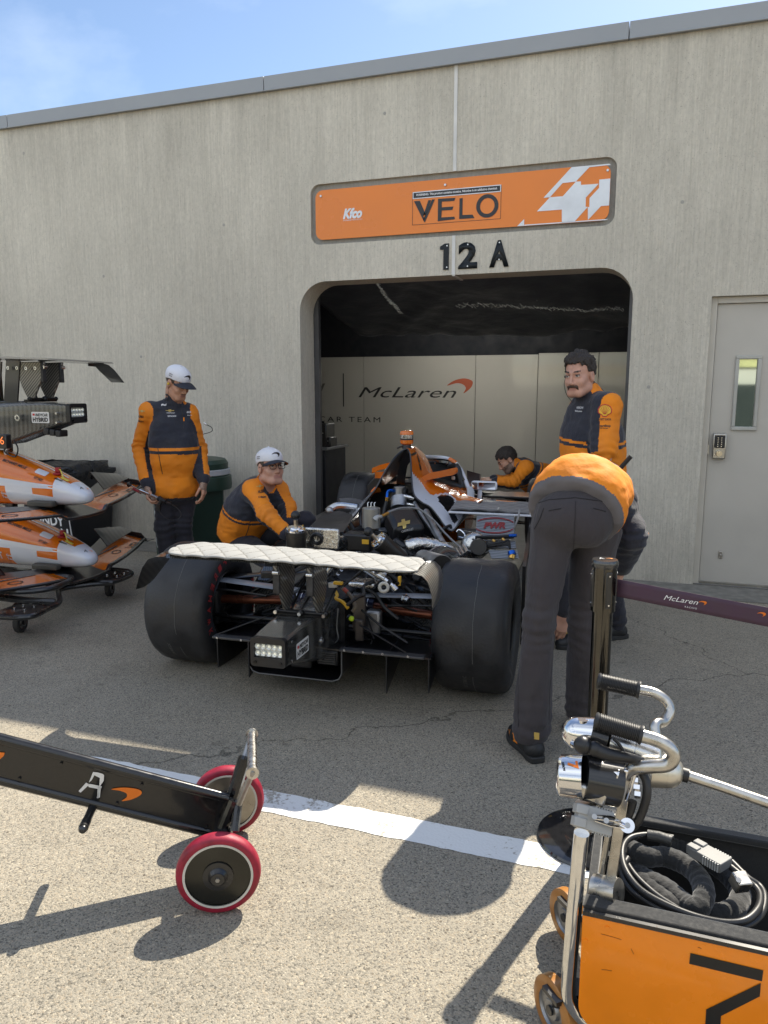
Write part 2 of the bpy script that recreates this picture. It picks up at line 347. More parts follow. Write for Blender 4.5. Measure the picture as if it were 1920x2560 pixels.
def concrete_mat(name='ribbed_concrete',base=(.58,.54,.455),rib=1.):
    m=bpy.data.materials.new(name); m.use_nodes=True; n=m.node_tree; b=n.nodes['Principled BSDF']; N=n.nodes.new; K=n.links.new
    t=N('ShaderNodeTexCoord')
    def nz(scale,det,s=(1,1,1),rg=.5):
        q=N('ShaderNodeMapping'); q.inputs['Scale'].default_value=s; z=N('ShaderNodeTexNoise'); z.inputs['Scale'].default_value=scale; z.inputs['Detail'].default_value=det; z.inputs['Roughness'].default_value=rg
        K(t.outputs['Object'],q.inputs[0]); K(q.outputs[0],z.inputs['Vector']); return z.outputs['Fac']
    def mr(x,a,b_,c,d):
        r=N('ShaderNodeMapRange'); 
        for k,vv in zip(('From Min','From Max','To Min','To Max'),(a,b_,c,d)): r.inputs[k].default_value=vv
        K(x,r.inputs[0]); return r.outputs[0]
    def mul(a,c):
        q=N('ShaderNodeMath'); q.operation='MULTIPLY'; K(a,q.inputs[0]); K(c,q.inputs[1]); return q.outputs[0]
    fine=nz(85,3,(1,1,.03)); mid=nz(20,6,(1,1,.04),.65); big=nz(.8,7,(1,1,.6),.62); pit=nz(130,2); grain=nz(45,5,(1,1,.5),.7)
    x=mul(mr(fine,.3,.7,.92,1.07),mr(mid,.3,.7,.955,1.035)); x=mul(x,mr(big,.3,.7,.84,1.12)); x=mul(x,mr(pit,.64,.72,1,.62)); x=mul(x,mr(grain,.3,.7,.9,1.1))
    # water staining below the coping
    sp=N('ShaderNodeSeparateXYZ'); K(t.outputs['Object'],sp.inputs[0])
    top=mr(sp.outputs[2],3.2,4.2,0,1); stn=nz(4,5,(1,1,.08),.6); s1=mul(top,mr(stn,.4,.65,0,1)); x=mul(x,mr(s1,0,1,1,.80))
    low=mr(sp.outputs[2],.0,1.3,1,0); blot=nz(2.6,6,(1,1,.5),.65); x=mul(x,mr(mul(low,mr(blot,.42,.62,0,1)),0,1,1,.80))
    sc_=N('ShaderNodeVectorMath'); sc_.operation='SCALE'; sc_.inputs[0].default_value=base; K(x,sc_.inputs['Scale']); K(sc_.outputs[0],b.inputs['Base Color'])
    b.inputs['Roughness'].default_value=.9; b.inputs['Specular IOR Level'].default_value=.25
    bu=N('ShaderNodeBump'); bu.inputs['Strength'].default_value=.55*rib; bu.inputs['Distance'].default_value=.012; K(mid if rib<.5 else fine,bu.inputs['Height'])
    bu2=N('ShaderNodeBump'); bu2.inputs['Strength'].default_value=.5; bu2.inputs['Distance'].default_value=.004; K(pit,bu2.inputs['Height']); bu2.invert=True; K(bu.outputs[0],bu2.inputs['Normal'])
    K(bu2.outputs[0],b.inputs['Normal']); return m
gm=ground_mat(); cm=concrete_mat(); cm2=concrete_mat('smooth_concrete',(.33,.32,.29),.3)
S=lambda name,mb,m,**k: tag(mb.build(name,m,None,**k),kind='structure')
S('ground',MB().add([(-400,-400,0),(400,-400,0),(400,400,0),(-400,400,0)],[(0,1,2,3)]),gm)
S('garage_floor',MB().add([(-6.3,WY+.02,.004),(1.0,WY+.02,.004),(1.0,12.6,.004),(-6.3,12.6,.004)],[(0,1,2,3)]),mat('floor_paint',(.10,.10,.10),.45,var=.2,bump=.1))
S('concrete_apron',MB().add([(-12,WY-.42,.004),(9,WY-.42,.004),(9,WY-.0,.004),(-12,WY-.0,.004)],[(0,1,2,3)]),mat('apron_concrete',(.2,.19,.165),.85,var=.3,vs=14,bump=.5,bs=90))
# painted line with worn edges
def paint_mat():
    m=bpy.data.materials.new('worn_white_paint'); m.use_nodes=True; n=m.node_tree; b=n.nodes['Principled BSDF']; N=n.nodes.new; K=n.links.new
    t=N('ShaderNodeTexCoord'); z=N('ShaderNodeTexNoise'); z.inputs['Scale'].default_value=55; z.inputs['Detail'].default_value=6; z.inputs['Roughness'].default_value=.7; K(t.outputs['Object'],z.inputs['Vector'])
    z3=N('ShaderNodeTexNoise'); z3.inputs['Scale'].default_value=5; z3.inputs['Detail'].default_value=4; K(t.outputs['Object'],z3.inputs['Vector'])
    ad=N('ShaderNodeMath'); ad.operation='ADD'; K(z.outputs['Fac'],ad.inputs[0]); K(z3.outputs['Fac'],ad.inputs[1])
    r=N('ShaderNodeValToRGB'); e=r.color_ramp.elements; e[0].position=.545; e[0].color=(.74,.74,.72,1); e[1].position=.60; e[1].color=(.36,.33,.28,1)
    h=N('ShaderNodeMath'); h.operation='MULTIPLY'; h.inputs[1].default_value=.5; K(ad.outputs[0],h.inputs[0]); K(h.outputs[0],r.inputs[0]); K(r.outputs[0],b.inputs['Base Color'])
    b.inputs['Roughness'].default_value=.6; v=N('ShaderNodeTexVoronoi'); v.inputs['Scale'].default_value=95; K(t.outputs['Object'],v.inputs['Vector'])
    bu=N('ShaderNodeBump'); bu.inputs['Strength'].default_value=.35; bu.inputs['Distance'].default_value=.003; bu.invert=True; K(v.outputs['Distance'],bu.inputs['Height'])
    bw=N('ShaderNodeBump'); bw.inputs['Strength'].default_value=.35; bw.inputs['Distance'].default_value=.01; K(z3.outputs['Fac'],bw.inputs['Height']); K(bu.outputs[0],bw.inputs['Normal']); K(bw.outputs[0],b.inputs['Normal']); return m
pm=MB(); N_=320; a0=PZ(200,1872); a1=PZ(1380,2110); b0=PZ(200,1915); b1=PZ(1380,2166)
lo=[];hi=[]
for i in range(N_+1):
    x=-7+8.2*i/N_; yt=2.515+.0*(x+1.3); yb=2.372
    lo.append((x,yb+.012*noise.noise((x*9,1,0))+.007*noise.noise((x*60,5,0)),.002)); hi.append((x,yt+.012*noise.noise((x*9,9,0))+.007*noise.noise((x*60,3,0)),.002))
pm.add(lo+hi,[(i,i+1,N_+1+i+1,N_+1+i) for i in range(N_)]); S('painted_line',pm,paint_mat(),smooth=None)

# ---- garage building ----
gb=thing('garage_building','long low ribbed concrete garage block with grey metal roof edge, open bay and grey door','garage building',(-1.6,WY,0))
M0=Matrix(((1,0,0,0),(0,0,-1,WY+.30),(0,1,0,0),(0,0,0,1)))   # x->X, y->Z, extruded towards camera
outer=[(-12,0),(9,0),(9,4.2),(-12,4.2)]
bay=[(-3.13,0),(-.205,0)]+[(x,z) for x,z in rrect(-3.13,1,-.205,2.545,.26) if z>1.4]
dr=[(.376,0),(1.40,0),(1.40,2.29),(.376,2.29)]
lb=[(-9.4,0),(-6.72,0)]+[(x,z) for x,z in rrect(-9.4,1,-6.72,2.545,.26) if z>1.4]
def ccw(p): return p
# outline that dips around the openings (they reach the ground)
out=[(-12,0)]
for op in (lb,bay,dr):
    x0,x1=op[0][0],op[1][0]; tops=[q for q in op[2:]]; tops=sorted(tops,key=lambda q:0)
    # go up the left side, over, down the right
    left=[q for q in op[2:]][::-1]
    out.append((x0,0)); 
    if op is dr: out+= [(x0,2.29),(x1,2.29)]
    else: out+=sorted(op[2:],key=lambda q:(q[0],q[1] if q[0]<(x0+x1)/2 else -q[1]))
    out.append((x1,0))
out+=[(9,0),(9,4.2),(-12,4.2)]
rec=rrect(-3.005,2.865,-.375,3.38,.085)
me=flat([out,rec],M0,.30,'wall'); 
w_o=link('wall',me,[cm],gb,smooth=30,bevel=.012)
# shallow sign recess backing, joint, coping
MB().add([(-3.1,WY+.035,2.8),(-.3,WY+.035,2.8),(-.3,WY+.035,3.45),(-3.1,WY+.035,3.45)],[(0,1,2,3)]).build('recess_panel',cm2,gb,smooth=None)
jm=mat('joint_sealant',(.66,.65,.62),.7,var=.1)
MB().box((-1.678,WY-.004,(3.38+4.2)/2),(.028,.01,.82)).box((-1.678,WY-.004,(2.545+2.865)/2),(.028,.01,.32)).build('wall_joint',jm,gb)
MB().box((-1.678,WY+.149,2.541),(.026,.302,.01)).build('wall_joint',jm,gb)
fm=mat('coping_metal',(.30,.315,.33),.45,metal=.0,var=.04,vs=2)
fa=MB()
xs=[-12,-6.35,-3.43,-.33,2.8,5.9,9]
for i in range(len(xs)-1):
    fa.box(((xs[i]+xs[i+1])/2,WY+.10,4.262),(xs[i+1]-xs[i]-.006,.27,.122)); fa.box(((xs[i]+xs[i+1])/2,WY-.041,4.2),(xs[i+1]-xs[i]-.006,.012,.012))
fa.build('roof_coping',fm,gb,bevel=.004)
MB().box((-1.5,WY+3.3,4.22),(21,6.4,.06)).build('roof',mat('roofing',(.2,.2,.2),.9),gb)
MB().box((-12,9.5,2.1),(.2,5.9,4.2)).box((9,9.5,2.1),(.2,5.9,4.2)).box((-1.5,12.75,2.1),(21.2,.2,4.2)).build('rear_wall',cm2,gb)
hs=MB()
for i,(x,z) in enumerate(((-6.2,3.95),(-4.9,1.9),(-3.9,3.1),(-.05,1.6),(.12,3.0),(.9,3.6),(-2.3,3.9),(-5.3,2.7))): MB().lathe([(.001,.001),(.010,.0015),(.014,.0005)],frame((x,WY-.0005,z),(0,-1,0)),12,cap=False).build('wall_plug',mat('plug_grey',(.36,.345,.31),.9),gb)
# door jamb frame, door leaf, window, lock, hardware
dm=mat('grey_door_paint',(.485,.455,.40),.42,var=.05,vs=3,bump=.03,bs=12); dfm=mat('door_frame_paint',(.51,.475,.41),.4,var=.05)
MB().box((.40,WY+.11,1.145),(.048,.12,2.29)).box((1.376,WY+.11,1.145),(.048,.12,2.29)).box((.888,WY+.111,2.264),(.93,.118,.05)).build('door_frame',dfm,gb,bevel=.004)
M1=Matrix(((1,0,0,0),(0,0,-1,WY+.125),(0,1,0,0),(0,0,0,1)))
door=link('door',flat([[(.428,.02),(1.348,.02),(1.348,2.236),(.428,2.236)],[(.61,1.29),(.74,1.29),(.74,1.815),(.61,1.815)]],M1,.045),[dm],gb,bevel=.002)
wf=MB()
for a,b_ in (((.583,1.262),(.767,1.29)),((.583,1.815),(.767,1.843)),((.583,1.29),(.61,1.815)),((.74,1.29),(.767,1.815))):
    wf.box(((a[0]+b_[0])/2,WY+.071,(a[1]+b_[1])/2),(b_[0]-a[0],.02,b_[1]-a[1]))
wf.build('window_frame',mat('window_trim',(.42,.41,.37),.35),door,bevel=.005)
MB().box((.675,WY+.1,1.5525),(.13,.006,.525)).build('pane',mat('reflective_glass',(.42,.48,.46),.03,metal=1,var=0),door,smooth=None)
ch=mat('satin_chrome',(.48,.46,.42),.3,metal=1,var=.15); blk=mat('black_plastic',(.012,.012,.013),.4); brass=mat('worn_brass',(.55,.42,.22),.3,metal=1)
lk=MB(); lk.box((.506,WY+.055,1.135),(.098,.05,.2)); lko=lk.build('keypad_lock',ch,door,bevel=.008)
MB().box((.506,WY+.028,1.172),(.078,.012,.1)).build('keypad_cover',blk,lko,bevel=.01)
kb=MB()
for i in range(5):
    for j in (-1,1): kb.cyl((.506+j*.013,WY+.022,1.135+.017*i),(.506+j*.013,WY+.016,1.135+.017*i),.0045,n=8)
kb.build('button',mat('bright_steel',(.75,.75,.72),.2,metal=1),lko)
MB().cyl((.506,WY+.03,1.08),(.506,WY-.01,1.08),.026,.022).cyl((.506,WY-.01,1.08),(.506,WY-.014,1.08),.012).build('key_cylinder',mat('nickel',(.65,.58,.45),.25,metal=1),lko)
MB().box((.425,WY+.068,1.105),(.016,.01,.075)).build('latch_plate',ch,gb)
MB().box((.575,WY+.074,.25),(.028,.01,.06)).cyl((.575,WY+.07,.25),(.575,WY+.055,.25),.008,n=8).build('door_catch',ch,door,bevel=.003)
MB().box((.888,WY+.1,.012),(.93,.1,.02)).build('threshold',ch,gb)
# steel edge angles of the roll-up door track inside the bay
tr=mat('track_steel',(.12,.12,.125),.4,metal=.6)
MB().box((-3.105,WY+.33,1.25),(.05,.05,2.5)).build('door_track',tr,gb); MB().box((-.225,WY+.33,1.25),(.03,.05,2.5)).build('door_track',tr,gb)
# garage interior: side walls, dark upper wall, ceiling drape, glossy panels
dk=mat('black_drape',(.012,.013,.016),.42,var=.3,bump=.5,bs=3,sheen=.2)
MB().box((-5.95,9.6,2.0),(.1,5.5,4.0)).build('side_wall',mat('interior_dark',(.02,.02,.024),.7),gb)
MB().box((.3,10.4,2.0),(.1,4.1,4.0)).build('side_wall',MT['interior_dark'],gb)
MB().box((-2.8,12.28,3.1),(6.2,.1,2.0)).build('upper_wall',mat('interior_black',(.009,.0105,.015),.75),gb)
def drp(u,v):
    x=-3.6+3.9*u; y=6.9+2.4*v; z=2.74-.47*v-.05*v*math.sin(math.pi*u)
    z+=.030*noise.noise((x*1.3,y*.8,0))+.022*noise.noise((x*4,y*1.6,3))+.06*abs(noise.noise((x*1.9+y*.9,y*.5,8)))-.05*abs(noise.noise((x*1.1-y*1.3,y*.3,4)))
    return (x,y,z)
dro=MB().sheet(drp,70,50,.004).build('ceiling_drape',mat('black_sheeting',(.060,.070,.095),.5,var=.12,bump=.3,bs=4),gb,smooth=180)
# lamp reflections on the drape, modelled as bright, faintly glowing strokes
rt=mat('lamp_glint',(.75,.76,.72),.25,metal=.6,emit=.03)
def glint_strokes(p,q,n,seed):
    mb=MB(); bvd=bvh_of([dro])
    for i in range(n):
        random.seed(seed*1000+i); t=(i+random.random()*.6)/n; a=Vector(p).lerp(Vector(q),t); a.y+=random.uniform(-.05,.05); L_=random.uniform(.02,.06); g=random.uniform(-1.2,1.2)
        pts=[]
        for k in range(4):
            x=a.x+(k/3-.5)*L_*math.cos(g); y=a.y+(k/3-.5)*L_*math.sin(g)*3+.02*math.sin(k*2+i); h=bvd.ray_cast(Vector((x,y,0)),Vector((0,0,1)),5)
            pts.append((x,y,(h[0].z if h[0] is not None else 2.4)-.006))
        mb.tube(pts,.0028,n=4)
    return mb
t0=PY(975,722,7.9); t1=PY(1065,772,9.2)
glint_strokes((t0.x,7.5,0),(t1.x-.1,8.5,0),70,1).build('light_glint_strip',rt,dro); glint_strokes((-2.05,8.15,0),(-.35,8.45,0),90,2).build('light_glint_strip',rt,dro)
ll=thing('ceiling_lamp','white tube lamp hung under the black sheeting inside the garage bay','lamp',(-2.6,10.5,2.49))
MB().box((-2.6,10.5,2.485),(1.9,.10,.03)).build('housing',mat('lamp_housing',(.6,.6,.6),.4),ll); MB().cyl((-3.5,10.5,2.455),(-1.7,10.5,2.455),.016,n=10).build('lamp_tube',mat('lamp_glow',(1,.97,.9),.5,var=0,emit=62),ll)
# panels on rear wall
pmn=mat('glossy_beige_panel',(.50,.485,.435),.09,var=.03,vs=1.2,coat=.5,spec=.6,bump=.02,bs=2)
px=[-5.9,-4.66,-2.735,-1.742,-.83,.26]; pt=[2.10,2.10,2.10,2.12,2.12,1.80]
for i in range(5):
    MB().box(((px[i]+px[i+1])/2,12.215,(.1+pt[i])/2),(px[i+1]-px[i]-.008,.03,pt[i]-.1)).build('wall_panel',pmn,gb,bevel=.003)
MB().box((-2.8,12.22,.05),(6.1,.03,.095)).build('skirting',MT['interior_black'],gb)
ink=mat('matte_black_ink',(.012,.012,.013),.5,var=0); org=mat('orange_ink',(.75,.17,.012),.45,var=0); wht=mat('white_ink',(.8,.8,.8),.45,var=0); rinkt=mat('dull_red_ink',(.38,.075,.025),.5,var=0)
def FY(x,z,y): return frameXY((x,y,z),(1,0,0),(0,0,1))
def fitpx(x0,y0,x1,y1,cx,cy,s,Y):   # crop pixel box -> frame, w, h on plane Y
    a=PY(cx+x0/s,cy+(y0+y1)/2/s,Y); b=PY(cx+x1/s,cy+(y0+y1)/2/s,Y); c=PY(cx+(x0+x1)/2/s,cy+y0/s,Y); d=PY(cx+(x0+x1)/2/s,cy+y1/s,Y)
    return FY((a.x+b.x)/2,(c.z+d.z)/2,Y),abs(b.x-a.x),abs(c.z-d.z)
Mx,w_,h_=fitpx(262,207,735,260,760,860,1.929,12.196)
text('lettering','McLaren',Mx,w_,h_*.95,ink,gb,bold=0,shear=.35,spacing=1.02)
c=PY(760+752/1.929,860+202/1.929,12.195); link('emblem',flat([sw(.42,R(8),c.x,c.z)],FY(0,0,12.195)),[rinkt],gb)
Mx,w_,h_=fitpx(-75,350,368,375,760,860,1.929,12.196); text('lettering','INDYCAR TEAM',Mx,w_,h_,ink,gb,bold=0,spacing=1.35)
Mx,w_,h_=fitpx(55,188,100,268,760,860,1.929,12.196); text('lettering','W',FY(-5.62,Mx.translation.z,12.196),.5,h_*.95,mat('faded_ink',(.14,.135,.12),.4),gb,bold=.0)
c=PY(760+190/1.929,860+222/1.929,12.196); MB().box((c.x,12.197,c.z),(.018,.004,.56)).build('divider_mark',ink,gb)

# ---- opposite garage row behind the viewer (seen only in reflections) ----
ob=thing('opposite_building','pale garage row across the lane seen in the glass reflections','garage building',(0,-10,0))
MB().box((0,-10.5,2.0),(60,1,4.0)).build('wall',mat('pale_wall',(.62,.60,.52),.8,var=.06,vs=.5),ob)
MB().box((0,-9.97,2.24),(60,.06,.2)).build('stripe',mat('yellow_stripe',(.62,.60,.28),.6),ob)
MB().box((0,-9.96,2.46),(60,.08,.14)).build('awning_edge',mat('salmon_stripe',(.60,.28,.20),.6),ob); MB().box((0,-9.95,2.70),(60,.10,.28)).build('awning',mat('teal_stripe',(.30,.50,.50),.6),ob)
MB().box((0,-9.96,.84),(60,.08,1.66)).build('dark_base',mat('dark_opening',(.03,.04,.038),.6),ob)

# ---- sign ----
SY=WY-.001
sg=thing('sponsor_sign','orange rounded sponsor sign with white angular number graphic above the bay','sign',(-1.68,SY,2.9))
MS=Matrix(((1,0,0,0),(0,0,-1,WY+.012),(0,1,0,0),(0,0,0,1)))
so_=mat('orange_sign_vinyl',(.80,.215,.012),.32,var=.05,vs=1.5,coat=.2,bump=.05,bs=2)
sl=rrect(-2.958,2.905,-.42,3.328,.07)
link('sign_panel',flat([sl],MS,.01),[so_],sg,bevel=.001)
def pl(pts,cx,cy,s,Y,grow=0): return [(PY(cx+x/s,cy+y/s,Y).x,PY(cx+x/s,cy+y/s,Y).z) for x,y in pts]
YG=WY-.0015
for pts in ([(905,143),(1275,107),(1318,124),(1080,150),(947,292),(815,307),(690,447),(626,453)],
  [(947,292),(997,290),(997,325),(1172,313),(1045,450),(1043,542),(1065,541),(935,685),(808,697),(808,568),(562,587),(690,447),(818,436)],
  [(1178,272),(1331,258),(1319,524),(1195,534),(1065,672),(1065,545),(1080,541),(1082,455),(1175,355)],
  [(367,738),(436,662),(436,718),(1280,660),(1240,676),(436,735)]):
    q=pl(pts,1200,380,3.95,YG); q=[(min(max(x,-2.957),-.421),min(max(z,2.906),3.327)) for x,z in q]
    link('number_graphic',flat([q],FY(0,0,YG)),[mat('white_vinyl',(.74,.77,.80),.35)],sg)
sk=mat('charcoal_vinyl',(.02,.02,.022),.4,var=0)
vel=[[(543,164),(572,162),(600,228),(591,262)],[(588,256),(596,270),(646,155),(632,155)],[(588,238),(595,250),(628,158),(614,159)],
 [(662,152),(748,147),(742,162),(680,166),(680,194),(738,190),(732,207),(680,210),(678,244),(742,240),(746,252),(660,263)],
 [(768,150),(784,148),(782,232),(832,230),(842,247),(766,252)]]
link('lettering',flat([pl(p,760,420,1.975,YG) for p in vel]+[pl([(905+55*math.cos(a),187-5*math.cos(a)+58*math.sin(a)) for a in [R(10*i) for i in range(36)]],760,420,1.975,YG)]+[pl([(905+36*math.cos(a),187-4*math.cos(a)+39*math.sin(a)) for a in [R(10*i) for i in range(36)]],760,420,1.975,YG)],FY(0,0,YG)),[sk],sg)
def pbox(x0,x1,z0,z1,Y,name,m,par): return link(name,flat([[(x0,z0),(x1,z0),(x1,z1),(x0,z1)]],FY(0,0,Y)),[m],par)
pbox(-2.046,-1.284,3.187,3.243,YG,'warning_border',MT['white_vinyl'],sg); pbox(-2.038,-1.292,3.194,3.236,YG-.001,'warning_bar',sk,sg)
text('lettering','WARNING: This product contains nicotine. Nicotine is an addictive chemical.',FY(-1.665,3.2145,YG-.0022),.70,.024,wht,sg,bold=.02)
for x0,x1,z0,z1 in ((-2.048,-1.282,2.974,2.977),(-2.048,-2.045,2.974,3.24),(-1.285,-1.282,2.974,3.24)): pbox(x0,x1,z0,z1,YG,'outline',sk,sg)
Mx,w_,h_=fitpx(192,197,287,250,760,420,1.975,YG); text('lettering','Kfco',Mx,w_,h_,MT['white_vinyl'],sg,bold=.05,shear=.3)
Mx.translation.z-=h_*.62; text('lettering','ENGINEERED SERVICES, INC',Mx,w_,.012,MT['white_vinyl'],sg)
for u,v in ((741+115/1.885,380+208/1.885),(740+703/1.885,380+155/1.885),(740+1469/1.885,380+86/1.885)):
    c=PY(u,v,YG); MB().cyl((c.x,YG+.002,c.z),(c.x,YG-.005,c.z),.011,.009).build('screw',mat('screw_steel',(.6,.6,.58),.3,metal=1),sg)
# ---- bay number ----
ns=thing('bay_number','black 12 A bay number plates screwed to concrete above the bay','number sign',(-1.5,WY,2.58))
nm=mat('black_gloss_plate',(.008,.011,.014),.35,var=0,spec=.3)
for t_,x0,x1 in (('1',-1.797,-1.712),('2',-1.636,-1.472),('A',-1.368,-1.204)):
    me=tmesh(t_,x1-x0,.215,bold=.045) if t_!='1' else flat([[(-.042,.06),(-.042,.085),(.0,.1075),(.035,.1075),(.035,-.1075),(-.012,-.1075),(-.012,.06)]],Matrix.Identity(4)); bm=bmesh.new(); bm.from_mesh(me); r_=bmesh.ops.extrude_face_region(bm,geom=bm.faces[:]); bmesh.ops.translate(bm,verts=[e for e in r_['geom'] if isinstance(e,bmesh.types.BMVert)],vec=(0,0,.008)); bm.to_mesh(me); bm.free()
    me.transform(FY((x0+x1)/2,2.697,WY-.001)); o=link('numeral' if t_!='A' else 'letter',me,[nm],ns)
    sm=MB()
    for dz in (-.088,.088): sm.cyl(((x0+x1)/2+(.02 if t_=='1' else 0),WY-.009,2.697+dz+(0 if t_!='A' or dz>0 else .04)),((x0+x1)/2+(.02 if t_=='1' else 0),WY-.013,2.697+dz+(0 if t_!='A' or dz>0 else .04)),.006,n=10)
    sm.build('screw',MT['screw_steel'],o)
# ================= PEOPLE (signed-distance bodies meshed with surface nets) =================
_tab=np.random.RandomState(5).rand(4096)
def vn(P,sc=1.,seed=0):
    Q=P*sc+seed*17.3; i=np.floor(Q).astype(np.int64); f=Q-i; f=f*f*(3-2*f); o=0
    for dx in (0,1):
        for dy in (0,1):
            for dz in (0,1):
                h=((i[:,0]+dx)*73856093^(i[:,1]+dy)*19349663^(i[:,2]+dz)*83492791)&4095
                o=o+_tab[h]*(f[:,0] if dx else 1-f[:,0])*(f[:,1] if dy else 1-f[:,1])*(f[:,2] if dz else 1-f[:,2])
    return o*2-1
A_=lambda v: np.array(v,dtype=float)
def smin(a,b,k):
    if k<=0: return np.minimum(a,b)
    h=np.maximum(k-np.abs(a-b),0)/k; return np.minimum(a,b)-h*h*k*.25
def smax(a,b,k): return -smin(-a,-b,k)
def rc(P,a,b,r1,r2):
    a=A_(a);b=A_(b);d=b-a;t=np.clip(((P-a)@d)/(d@d+1e-12),0,1); return np.linalg.norm(P-a-t[:,None]*d,axis=1)-(r1+(r2-r1)*t)
def el(P,c,ax,r):
    q=(P-A_(c))@A_(ax).T; r=A_(r); k0=np.linalg.norm(q/r,axis=1); k1=np.linalg.norm(q/(r*r),axis=1)+1e-9; return k0*(k0-1)/k1
def field(ops):
    "ops: (kind, k, args...) kinds rc el / -rc -el / cut(plane point, normal) / fn"
    def f(P):
        d=None; c0=P.mean(0); cr_=np.linalg.norm(P-c0,axis=1).max() if len(P)<60000 else 9.
        for o in ops:
            kd,k=o[0],o[1]; neg=kd[0]=='-'
            if d is not None and cr_<1:
                if kd[-2:]=='rc' and rc(c0[None],*o[2:])[0]-cr_>.09: continue
                if kd[-2:]=='el' and np.linalg.norm(c0-A_(o[2]))-max(o[4])-cr_>.09: continue
            if kd=='cut': v=(P-A_(o[2]))@A_(o[3]); d=smax(d,v,k); continue
            if kd=='add': d=d+o[2](P); continue
            if kd=='fn': v=o[2](P)
            elif kd[-2:]=='rc': v=rc(P,*o[2:])
            else: v=el(P,*o[2:])
            d=v if d is None else (smax(d,-v,k) if neg else smin(d,v,k))
        return d
    return f
def nets(f,lo,hi,h,pad=.03):
    lo=A_(lo)-pad; hi=A_(hi)+pad; B=8; n=(np.ceil((hi-lo)/h/B).astype(int)+1)*B
    nb=n//B; g=np.stack(np.meshgrid(*[np.arange(k) for k in nb],indexing='ij'),-1).reshape(-1,3)
    cen=lo+(g*B+B/2)*h; dv=f(cen); act=g[np.abs(dv)<B*h*.87*1.15+.012]
    D=np.ones(n,dtype=np.float32)
    near=(dv.reshape(nb)<0); D=np.where(np.repeat(np.repeat(np.repeat(near,B,0),B,1),B,2),-1,1).astype(np.float32)
    off=np.stack(np.meshgrid(*[np.arange(B)]*3,indexing='ij'),-1).reshape(-1,3)
    act=act[np.lexsort((act[:,2]//3,act[:,1]//3,act[:,0]//3))]
    for s in range(0,len(act),40):
        I=(act[s:s+40,None,:]*B+off[None]).reshape(-1,3); v=f(lo+I*h); D[I[:,0],I[:,1],I[:,2]]=v
    S=D<0; c=[S[i:n[0]-1+i,j:n[1]-1+j,k:n[2]-1+k] for i in (0,1) for j in (0,1) for k in (0,1)]
    cnt=sum(x.astype(np.int8) for x in c); cell=(cnt>0)&(cnt<8); ids=np.argwhere(cell); num=-np.ones(cell.shape,dtype=np.int64); num[tuple(ids.T)]=np.arange(len(ids))
    acc=np.zeros((len(ids),3)); w=np.zeros(len(ids))
    cr=[(0,0,0),(0,0,1),(0,1,0),(0,1,1),(1,0,0),(1,0,1),(1,1,0),(1,1,1)]
    for a in range(8):
        for b in range(a+1,8):
            pa,pb=A_(cr[a]),A_(cr[b])
            if np.abs(pa-pb).sum()!=1: continue
            da=D[ids[:,0]+cr[a][0],ids[:,1]+cr[a][1],ids[:,2]+cr[a][2]]; db=D[ids[:,0]+cr[b][0],ids[:,1]+cr[b][1],ids[:,2]+cr[b][2]]
            m=(da<0)!=(db<0); t=np.where(m,da/(da-db+1e-12),0); acc+=m[:,None]*(pa+(pb-pa)*t[:,None]); w+=m
    V=lo+(ids+acc/w[:,None])*h; Fs=[]
    for ax in range(3):
        sl=[slice(None)]*3; sl2=[slice(None)]*3; sl[ax]=slice(0,-1); sl2[ax]=slice(1,None)
        a=S[tuple(sl)]; b=S[tuple(sl2)]; e=np.argwhere(a!=b); u,v=[(1,2),(2,0),(0,1)][ax]
        e=e[(e[:,u]>0)&(e[:,v]>0)&(e[:,u]<cell.shape[u])&(e[:,v]<cell.shape[v])&(e[:,ax]<cell.shape[ax])]
        q=[]
        for du,dv_ in ((1,1),(0,1),(0,0),(1,0)):
            k=e.copy(); k[:,u]-=du; k[:,v]-=dv_; q.append(num[k[:,0],k[:,1],k[:,2]])
        q=np.stack(q,1); ins=a[e[:,0],e[:,1],e[:,2]]; q=np.where(ins[:,None],q,q[:,::-1]); Fs.append(q)
    Fq=np.concatenate(Fs); Fq=Fq[(Fq>=0).all(1)]
    return V,Fq
def npmesh(name,V,Fq,mats,mi=None,parent=None):
    me=bpy.data.meshes.new(name); me.vertices.add(len(V)); me.vertices.foreach_set('co',V.astype(np.float32).ravel())
    me.loops.add(len(Fq)*4); me.loops.foreach_set('vertex_index',Fq.astype(np.int32).ravel()); me.polygons.add(len(Fq))
    me.polygons.foreach_set('loop_start',np.arange(0,len(Fq)*4,4,dtype=np.int32))
    me.update(calc_edges=True); me.validate()
    for m in mats: me.materials.append(m)
    if mi is not None: me.polygons.foreach_set('material_index',np.asarray(mi,dtype=np.int32))
    me.shade_smooth(); return link(name,me,mats,parent)
def bounds(ops):
    lo=A_([1e9]*3);hi=-lo
    for o in ops:
        if o[0]=='rc':
            for p,r in ((o[2],o[4]),(o[3],o[5])): lo=np.minimum(lo,A_(p)-r); hi=np.maximum(hi,A_(p)+r)
        if o[0]=='el': r=max(o[4]); lo=np.minimum(lo,A_(o[2])-r); hi=np.maximum(hi,A_(o[2])+r)
    return lo,hi
def un(v): v=A_(v); return v/np.linalg.norm(v)
def axes(fwd,up):
    f=un(fwd); r=un(np.cross(f,up)); u=np.cross(r,f); return np.stack([r,f,u])   # rows: right(own right), forward, up
